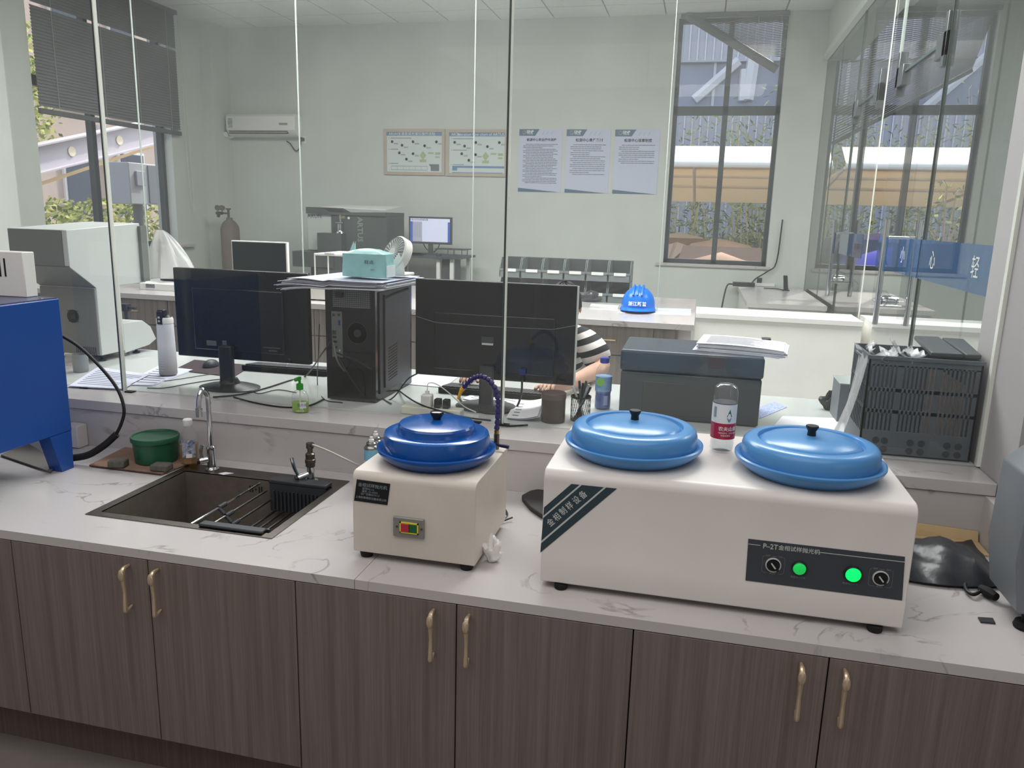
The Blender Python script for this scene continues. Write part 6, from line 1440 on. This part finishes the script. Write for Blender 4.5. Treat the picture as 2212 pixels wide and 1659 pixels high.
for s_ in (-1,1): build(B().tube([(mx+s_*.10,y+.05,c_.z+.01),(mx+s_*.07,y+.06,c_.z-.05),(mx+s_*.02,y+.07,c_.z-.09)],.006,6,sm=3),'monitor_lead',M_cable,t)
keyboard('keyboard',mx-.22,8.24,0,.40,.12,'black keyboard on the small table left of the lit monitor',z=tz_)
build(B().lathe([(0,.03),(.02,.026),(.028,.012),(.028,0),(0,0)],(mx+.17,8.22,tz_),16,sy=1.5),'computer_mouse',M_dark,label='black mouse on the small table right of the lit monitor',cat='mouse')
t=thing('monitor_riser','thin grey metal shelf behind the far mouse on the small table','shelf',(mx+.25,8.5,tz_)); build(B().box(mx+.07,mx+.42,8.36,8.62,tz_+.065,tz_+.075),'plate',M_slate2,t)
for xx in (mx+.22,mx+.38):
    for yy in (8.38,8.60): build(B().fr((xx,yy,tz_),(xx,yy,tz_+.065),.006,n=8),'leg',M_steel,t)
# reception bench under the window
RB=1.08
t=thing('side_bench','white marble bench under the window right of the notices','bench',(.75,8,FF))
q0,q1=K(1587,605,2,RB),K(1612,655,2,RB)
build(B().box(.43,1.09,7.05,8.94,RB-.04,RB),'top',M_marb,t)
build(B().box(.45,1.085,7.08,8.9,FF,RB-.041),'body',M_white,t)
t=thing('side_bench','white bench on the far side of the glass door wall','bench',(1.6,8,FF))
build(B().box(1.15,1.95,7.10,8.94,RB-.04,RB),'top',M_marb,t); build(B().box(1.16,1.93,7.13,8.9,FF,RB-.041),'body',M_white,t)
q=K(1697,628,2,RB)
t=thing('router','small black upright router on the marble bench under the window','router',(q.x,q.y,RB))
build(B().box(q.x-.035,q.x+.035,q.y-.03,q.y+.03,RB,RB+.012),'foot',M_black,t); build(B().prism([(q.x-.02,q.y,RB+.012),(q.x+.025,q.y,RB+.012),(q.x+.005,q.y,RB+.155),(q.x-.035,q.y,RB+.155)],(0,.03,0)),'casing',M_black,t,bevel=.003)
q=K(1640,618,2,RB)
t=thing('power_strip','white power strip with a dark plug on the marble bench under the window','power strip',(q.x,q.y,RB))
build(B().box(q.x-.13,q.x+.16,q.y-.03,q.y+.03,RB,RB+.035),'strip_body',M_white,t,bevel=.004); build(B().box(q.x-.03,q.x+.02,q.y-.02,q.y+.02,RB+.035,RB+.09),'plug',M_dark,t)
q=K(1605,600,1,8.8)
t=thing('power_adapter','long black power adapter on the back edge of the bench under the window','power adapter',(q.x,8.85,RB))
build(B().box(q.x-.10,q.x+.13,8.80,8.88,RB+.0,RB+.045),'brick',M_black,t,bevel=.004)
build(B().tube([(q.x+.10,8.84,RB+.04),(q.x+.14,8.86,RB+.09),(q.x+.26,8.92,RB+.17),(q.x+.34,8.93,1.35),(q.x+.36,8.93,1.8)],.008,6,sm=4),'lead',M_cable,t)
build(B().tube([(q.x-.10,8.84,RB+.02),(q.x-.16,8.80,RB+.0),(q.x-.20,8.60,RB-.2),(q.x-.24,8.4,RB-.6)],.009,6,sm=4),'lead',M_cable,t)
cable([(1650,622),(1680,624),(1695,627)],'thin cable between the bench power strip and the router',.005,z=RB)
# ================================================================ OUTSIDE
GR=-.15
b=B().box(-40,40,9.25,60,GR-.1,GR); b.box(-40,-6.2,-10,9.25,GR-.1,GR); struct(b,'ground',mat('asphalt_yard',(150,146,140),.85,var=.08,scale=.8))
# corrugated hall behind
HY=27
t=thing('industrial_hall','tall grey corrugated steel hall behind the car park','building',(2,HY,GR))
mcor=mat('corrugated_steel_blue_grey',(176,178,190),.5,var=.04,scale=.3)
zA=K(1560,130,1,HY).z; zB=K(1560,222,1,HY).z
def corr(x0,x1,z0,z1,nm):
    b=B(); pit=.25; x=x0; pts=[]; rb=B()
    while x<x1:
        pts+= [(x,HY),(x+.18,HY),(x+.19,HY-.04),(x+.24,HY-.04)]; rb.box(x+.185,x+.225,HY-.055,HY-.041,z0,z1); x+=pit
    build(rb,'rib_highlights',mat('steel_rib_highlight',(206,208,218),.45),t,smooth=0)  # pale strips put the highlights of the steel ribs into the colour
    v=[(px_,py_,z) for px_,py_ in pts for z in (z0,z1)]; n=len(pts)
    b.add(v,[(2*i,2*i+2,2*i+3,2*i+1) for i in range(n-1)]); build(b,nm,mcor,t,smooth=0)
corr(-8,18,zA,17,'upper_cladding'); corr(-8,18,GR,zB-.2,'lower_cladding')
build(B().box(-8,18,HY+.15,HY+.2,zB-.2,zA),'ribbon_glazing',mat('ribbon_glass_grey',(118,124,146),.25,spec=.6,col2=(140,146,168),scale=.5),t)
for i in range(13): build(B().box(-6+2.0*i,-5.92+2.0*i,HY+.08,HY+.16,zB-.2,zA),'mullion',mat('mullion_white',(196,198,206),.5),t)
build(B().box(-8,18,HY-.05,HY+.2,zB-.25,zB-.1).box(-8,18,HY-.05,HY+.2,zA-.05,zA+.05),'sill_band',mat('sill_band',(170,174,186),.5),t)
for (x0_,y0_,x1_,y1_,r_) in ((1500,216,1596,132,.16),(1614,216,1627,128,.20),(1604,218,1609,150,.15)):
    a=K(x0_,y0_,1,HY+.0); c_=K(x1_,y1_,1,HY+.0); build(B().fr(a,c_,r_,r_,6),'brace',mat('steel_white_paint',(214,216,222),.5),t)
for x in (6.2,9.8): build(B().fr((x,HY,zB-.3),(x+1.6,HY,zA),.14,.14,6),'brace',mat('steel_white_paint',(214,216,222),.5),t)
# canopy car port
def cloth(name,c,tc_):
    mt=bpy.data.materials.new(name); mt.use_nodes=True; n=mt.node_tree; n.nodes.clear(); o=n.nodes.new('ShaderNodeOutputMaterial'); d=n.nodes.new('ShaderNodeBsdfDiffuse'); tl=n.nodes.new('ShaderNodeBsdfTranslucent'); mx=n.nodes.new('ShaderNodeMixShader'); nz=n.nodes.new('ShaderNodeTexNoise'); nz.inputs['Scale'].default_value=.8
    rp=n.nodes.new('ShaderNodeValToRGB'); rp.color_ramp.elements[0].color=s2l(tuple(x*.93 for x in tc_)); rp.color_ramp.elements[1].color=s2l(tc_); n.links.new(nz.outputs[0],rp.inputs[0]); n.links.new(rp.outputs[0],tl.inputs[0])
    d.inputs[0].default_value=s2l(c); mx.inputs[0].default_value=.55; n.links.new(d.outputs[0],mx.inputs[1]); n.links.new(tl.outputs[0],mx.inputs[2]); n.links.new(mx.outputs[0],o.inputs[0]); return mt
mcan=mat('cream_membrane',(236,224,206),.6,var=.02); mcu=cloth('cream_membrane_underside',(240,224,198),(252,236,206))
def canopy(x0,x1,lab,yc=14.0):
    t=thing('carport_canopy',lab,'canopy',((x0+x1)/2,yc+2,2.7))
    z0=K(1560,362,1,yc).z; z1=K(1560,322,1,yc).z
    build(B().grid(lambda u,v:(x0+(x1-x0)*u,yc+.6*v-.05*math.sin(u*math.pi*6)*0,z0+.10+(z1-z0)*v),8,3,Vector((0,.02,-.0))),'fascia',mcan,t)
    build(B().fr((x0,yc,z0+.05),(x1,yc,z0+.05),.055,.055,10),'edge_tube',M_white,t)
    zr_=K(1560,437,1,yc+4.5).z
    build(B().grid(lambda u,v:(x0+(x1-x0)*u,yc+.05+4.5*v,z0+.02+(zr_-z0)*v+.12*math.sin(v*math.pi)),4,8,.02),'membrane',mcu,t)
    for v in (.33,.62): build(B().fr((x0,yc+4.5*v,z0+(zr_-z0)*v+.09),(x1,yc+4.5*v,z0+(zr_-z0)*v+.09),.035,n=8),'purlin',mcan,t)
    n=max(2,int((x1-x0)/1.9))
    for i in range(n+1):
        x=x0+(x1-x0)*i/n; build(B().tube([(x,yc,z0+.02),(x,yc+1.5,z0-.03+(zr_-z0)*.33),(x,yc+4.5,zr_-.03)],.03,6),'rib',mcan,t)
    for x in (x0+.3,x1-.3): build(B().fr((x,yc+4.4,GR),(x,yc+4.4,zr_),.07,n=10),'post',M_white,t)
canopy(-2.4,2.0,'cream membrane carport canopy seen through the window by the notices'); canopy(2.2,7.2,'cream membrane carport canopy seen through the glass doors')
b=B().box(-8,18,21.5,21.65,GR,1.35); struct(b,'wall_yard',mat('yard_wall',(150,150,152),.8))
# bamboo clumps
mbl=[cloth('bamboo_leaf_pale',(214,214,150),(214,216,140)),cloth('bamboo_leaf_mid',(160,172,116),(176,190,110)),cloth('bamboo_leaf_dark',(106,122,86),(126,142,84))]  # three leaf tones, mixed at random
mst=mat('bamboo_cane',(196,184,124),.5)
def bamboo(cx_,cy_,H,nc,lab,seed,dens=1.0,spread=.6,lo=.25):
    rnd=random.Random(seed); t=thing('bamboo_clump',lab,'bamboo',(cx_,cy_,GR),group='bamboo along the yard wall')
    cb=B(); lb=[B(),B(),B()]
    for c_ in range(nc):
        bx_,by_=cx_+rnd.uniform(-spread,spread)*.5,cy_+rnd.uniform(-.3,.3); hx_,hy_=bx_+rnd.uniform(-spread,spread),by_+rnd.uniform(-.3,.3); h=H*rnd.uniform(.65,1)
        pts=[Vector((bx_+(hx_-bx_)*k*k,by_+(hy_-by_)*k*k,GR+h*k)) for k in (0,.3,.6,.85,1)]
        cb.tube(pts,.02,5,radii=[.022,.02,.015,.009,.004])
        for k in range(int(75*dens)):
            s=rnd.uniform(lo,1); i=s*s; p=Vector((bx_+(hx_-bx_)*i,by_+(hy_-by_)*i,GR+h*s))+Vector((rnd.gauss(0,.22),rnd.gauss(0,.22),rnd.gauss(0,.1)))
            d=Vector((rnd.uniform(-1,1),rnd.uniform(-1,1),rnd.uniform(-.9,.5))).normalized(); L=rnd.uniform(.12,.24); s2=d.orthogonal().normalized()*L*.12
            lb[rnd.randrange(3)].add([p,p+d*L*.4+s2,p+d*L,p+d*L*.4-s2],[(0,1,2,3)])
    build(cb,'canes',mst,t,kind='stuff')
    for i in range(3): build(lb[i],'leaves',mbl[i],t,kind='stuff',smooth=0)
bl_=['bamboo clump at the left of the window by the notices','second bamboo clump from the left behind the carport','bamboo clump in the middle of the window by the notices','bamboo clump right of the middle window bar','tall bamboo clump at the right of the window','bamboo clump seen through the near glass door','bamboo clump left of the door handles','dense bamboo behind the blue car','bamboo clump at the right behind the glass doors','far right bamboo clump behind the door']
for i,(x,y,H) in enumerate(((-.9,20.6,5.1),(.0,20.2,4.4),(.9,20.4,4.7),(1.7,20.0,5.2),(2.5,20.2,5.4),(3.4,19.9,5.0),(4.2,20.3,5.5),(5.1,20.0,5.2),(6.1,20.3,5.4),(7.0,20.1,4.9))):
    bamboo(x,max(y,20.6),H,9,bl_[i],40+i,dens=1.3,spread=.8,lo=.22)
# cars
def car(name,lab,x,y,rz,L,W,H,m,gl,tail=True,hatch=True):
    t=thing(name,lab,'car',(x,y,GR),rz)
    def sec(yy,zb,zw,zt,w0,w1,w2): return [(-w0,yy,zb),(-w1,yy,zw),(-w2,yy,zt),(w2,yy,zt),(w1,yy,zw),(w0,yy,zb)]
    W2=W/2
    rows=[(-L/2,.42,.62,.74,.86,.90,.84),(-L/2+.10,.28,.70,.98,.94,.97,.90),(-L/2+.35,.22,.78,1.02 if not hatch else H-.32,.96,1,.86),(-L/2+.75,.22,.86,H-.06,.96,1,.74),(-L/2+1.5,.22,.88,H,.96,1,.72),(.1,.22,.88,H-.01,.96,1,.72),(L/2-2.0,.22,.88,H-.12,.96,1,.72),(L/2-1.25,.22,.84,.98,.96,.99,.86),(L/2-.5,.24,.76,.90,.95,.97,.86),(L/2-.05,.34,.60,.72,.86,.88,.78)]
    b=B(); S=[sec(yy,zb,zw,zt,W2*a,W2*bb,W2*c) for yy,zb,zw,zt,a,bb,c in rows]; v=[p for s in S for p in s]; n=6
    f=[(i*n+k,i*n+(k+1)%n,(i+1)*n+(k+1)%n,(i+1)*n+k) for i in range(len(S)-1) for k in range(n)]+[tuple(range(n))[::-1],tuple(range((len(S)-1)*n,len(S)*n))]
    b.add(v,f); o=build(b,'body',m,t,local=True,smooth=60); sb=o.modifiers.new('s','SUBSURF'); sb.levels=1; sb.render_levels=1
    e=.012
    build(B().add([(-W2*.64,-L/2+.62,H-.14),(W2*.64,-L/2+.62,H-.14),(W2*.80,-L/2+.24-.0,.98),(-W2*.80,-L/2+.24,.98)],[(0,3,2,1)]).add([(-W2*.64,-L/2+.64,H-.15),(W2*.64,-L/2+.64,H-.15),(W2*.80,-L/2+.28-.0,.98),(-W2*.80,-L/2+.28,.98)],[(0,1,2,3)]),'rear_window',gl,t,local=True)
    for s_ in (-1,1):
        build(B().prism([(s_*(W2*.99+e),-L/2+.75,.92),(s_*(W2*.80),-L/2+.95,H-.12),(s_*(W2*.80),L/2-2.1,H-.16),(s_*(W2*.99+e),L/2-1.45,.94)],(s_*.01,0,0)),'side_window',gl,t,local=True)
        build(B().box(s_*W2*.70-.10,s_*W2*.70+.10,-L/2-.0,-L/2+.16,.74,.90),'tail_light',mat('tail_light_red',(170,30,34),.3),t,local=True,bevel=.01)
        for yy in (-L/2+.8,L/2-.85): build(B().lathe([(0,-.11),(.24,-.11),(.33,-.08),(.33,.08),(.24,.11),(0,.11)],(s_*(W2-.13),yy,.33),24,Matrix.Rotation(math.pi/2,3,'Y')),'wheel',M_rubber,t,local=True)
    build(B().box(-.25,.25,-L/2-.012,-L/2+.04,.52,.64),'number_plate',M_label,t,local=True)
    build(B().prism([(0,-L/2+.80,H-.03),(0,-L/2+1.0,H-.02),(0,-L/2+.82,H+.09)],(.02,0,0)),'antenna_fin',M_black,t,local=True)
    return t
glc=mat('car_glass_dark',(140,114,96),.1,spec=.7)
def carpos(pxl,pxr,py,Y): 
    a,c_=K(pxl,py,1,Y),K(pxr,py,1,Y); return (a.x+c_.x)/2,c_.x-a.x,a.z
x_,w_c,zt_c=carpos(1470,1650,512,13.3)
car('car','brown beige car parked close behind the window by the notices',x_-.0,13.3+1.2,0,4.5,1.85,zt_c-GR+.02,mat('car_beige_brown',(176,140,112),.3,metal=.3),glc)
x_,w_c,zt_c=carpos(1450,1560,499,17.0)
car('car','white car parked farther back at the left of the window',x_-.35,17.0+.9,0,4.6,1.85,zt_c-GR+.02,mat('car_white',(216,204,196),.3),glc)
x_,w_c,zt_c=carpos(1840,2010,497,13.6)
car('car','blue violet car seen through the glass doors',x_,13.6+1.4,0,4.5,1.85,zt_c-GR,mat('car_blue_violet',(84,84,176),.3,metal=.3),mat('car_glass_cool',(60,66,84),.1,spec=.7))
# young tree
def tree(x,y,h,lab,seed,nl=900,R=1.0,trunk=.05,mlv=None,cz=.7):
    rnd=random.Random(seed); t=thing('young_tree' if h<4 else 'tree',lab,'tree',(x,y,GR)); b=B(); b.tube([(x,y,GR),(x+.05,y,GR+h*.35),(x,y,GR+h*.6)],trunk,8,radii=[trunk,trunk*.8,trunk*.6])
    for k in range(9):
        a=rnd.uniform(0,6.28); e=Vector((x+R*.7*math.cos(a),y+R*.7*math.sin(a),GR+h*rnd.uniform(.65,.98))); b.tube([(x+.02,y,GR+h*rnd.uniform(.35,.6)),e.lerp(Vector((x,y,e.z-.2)),.4),e],trunk*.3,5)
    build(b,'trunk',mat('pale_bark',(168,150,130),.8),t)
    L=[B(),B(),B()]
    for k in range(nl):
        d=Vector((rnd.gauss(0,1),rnd.gauss(0,1),rnd.gauss(0,1))).normalized()*R*rnd.uniform(.3,1)**.6; p=Vector((x,y,GR+h*cz))+Vector((d.x,d.y,d.z*h*.30/R))
        q=Vector((rnd.uniform(-1,1),rnd.uniform(-1,1),rnd.uniform(-1,.4))).normalized(); l_=rnd.uniform(.06,.12); s2=q.orthogonal().normalized()*l_*.25
        L[rnd.randrange(3)].add([p,p+q*l_*.5+s2,p+q*l_,p+q*l_*.5-s2],[(0,1,2,3)])
    for i in range(3): build(L[i],'leaves',(mlv or mbl)[i],t,kind='stuff',smooth=0)
q=K(2048,470,1,12.5); tree(q.x,12.5,2.7,'thin young tree behind the blue film of the glass doors',5,160,.45,.025)
# left side yard: steel beam canopy, building, tree, shrubs
BX=-8.4
t=thing('steel_canopy','pale steel beam canopy with round holes outside the left window','canopy',(BX,9,GR))
a,c_=K(60,350,0,BX),K(330,287,0,BX); dd=(c_-a); a=a-dd*.8; c_=c_+dd*1.2
up_=Vector((0,0,1)); hgt=.30
build(B().prism([a+up_*.17,c_+up_*.17,c_-up_*.17,a-up_*.17],(-.02,0,0)),'web',mat('beam_paint',(206,200,206),.5),t)
for s_ in (.17,-.17): build(B().prism([a+up_*s_,c_+up_*s_,c_+up_*(s_+.02),a+up_*(s_+.02)],(.09,0,0)).prism([a+up_*s_,c_+up_*s_,c_+up_*(s_+.02),a+up_*(s_+.02)],(-.12,0,0)),'flange',mat('beam_paint',(206,200,206),.5),t)
for px,py in ((155,327),(258,303)): q=K(px,py,0,BX+.01); build(B().lathe([(0,0),(.065,0),(.065,.008),(0,.008)],q,24,Matrix.Rotation(math.pi/2,3,'Y')),'round_hole',mat('hole_cream',(250,236,208),.6),t)
q0=K(150,345,0,BX-.3); q1=K(330,310,0,BX-.3)
build(B().prism([Vector((BX-.3,a.y+1.2,a.z-.16)),Vector((BX-.3,c_.y,c_.z-.16)),Vector((BX-2.6,c_.y,c_.z-.80)),Vector((BX-2.6,a.y+1.2,a.z-.80))],(0,0,.05)),'roof_sheet',mcu,t)
build(B().tube([Vector((BX-.05,a.y+1.0,a.z)),Vector((BX-.1,a.y+1.35,1.2)),Vector((BX-.1,a.y+1.6,GR))],.10,8),'slanted_post',mat('beam_paint',(206,200,206),.5),t)
build(B().fr((BX-2.6,c_.y-1,GR),(BX-2.6,c_.y-1,c_.z-.4),.06),'post',mat('beam_paint',(206,200,206),.5),t)
t=thing('neighbour_building','pink beige office building with tall windows outside the left window','building',(-16,14,GR))
mb_=mat('pinkish_render',(190,172,162),.8,var=.04); BXX=-14.0
build(B().box(BXX-4,BXX,2,34,GR,9),'wall',mb_,t)
for i in range(14):
    y=8.2+i*1.75
    for z in (.6,3.9):
        f=build(B().box(BXX,BXX+.06,y-.06,y+.86,z-.06,z+2.46),'window',mat('window_surround_white',(232,230,226),.5),t)
        build(B().box(BXX+.05,BXX+.08,y,y+.8,z,z+2.4),'pane',mat('dark_pane',(86,92,104),.15,spec=.7),f)
t=thing('electrical_box','pale grey outdoor electrical box on the wall outside the left window','electrical box',(-6.9,9.5,1.5))
q0,q1=K(277,350,0,-7.0),K(318,442,0,-7.0)
build(B().box(-7.3,-7.0,q0.y,q0.y+.62,q1.z,q0.z),'cabinet',mat('elec_box_grey',(182,184,190),.5),t,bevel=.01)
build(B().box(-7.0,-6.97,q0.y+.10,q0.y+.26,q0.z-.28,q0.z-.10),'switch_cover',mat('elec_box_grey2',(160,166,176),.5),t,bevel=.005)
build(B().box(-7.02,-6.985,q0.y+.34,q0.y+.60,q1.z+.02,q0.z-.02),'dark_door',mat('elec_box_door',(128,132,140),.5),t)  # darker grey door panel of the box
build(B().fr((-7.15,q0.y+.3,GR),(-7.15,q0.y+.3,q1.z),.06),'post',M_grey,t)
tree(-9.4,8.75,4.2,'sunlit leafy tree at the left of the left window',9,5200,1.05,.07,cz=.80)
rnd=random.Random(77)
def shrub(x,y,h,R,lab,seed,nl=1500):
    rnd=random.Random(seed); t=thing('shrub',lab,'shrub',(x,y,GR),group='shrubs outside the left window'); L=[B(),B(),B()]; s=B()
    for k in range(7): s.tube([(x,y,GR),(x+rnd.uniform(-R,R)*.4,y+rnd.uniform(-R,R)*.4,GR+h*.7)],.012,4)
    build(s,'stems',mat('pale_bark',(168,150,130),.8),t,kind='stuff')
    for k in range(nl):
        p=Vector((x+rnd.gauss(0,R*.5),y+rnd.gauss(0,R*.5),GR+h*rnd.uniform(.35,1.0))); q=Vector((rnd.uniform(-1,1),rnd.uniform(-1,1),rnd.uniform(-.6,.6))).normalized(); l_=rnd.uniform(.05,.11); s2=q.orthogonal().normalized()*l_*.3
        L[rnd.randrange(3)].add([p,p+q*l_*.5+s2,p+q*l_,p+q*l_*.5-s2],[(0,1,2,3)])
    for i in range(3): build(L[i],'leaves',mbl[i],t,kind='stuff',smooth=0)
shrub(-8.0,8.6,1.95,.6,'shrub at the foot of the slanted post outside the left window',1); shrub(-8.2,9.9,2.0,.6,'middle shrub outside the left window',2); shrub(-8.1,11.1,2.05,.65,'shrub behind the plastic cover outside the left window',3)
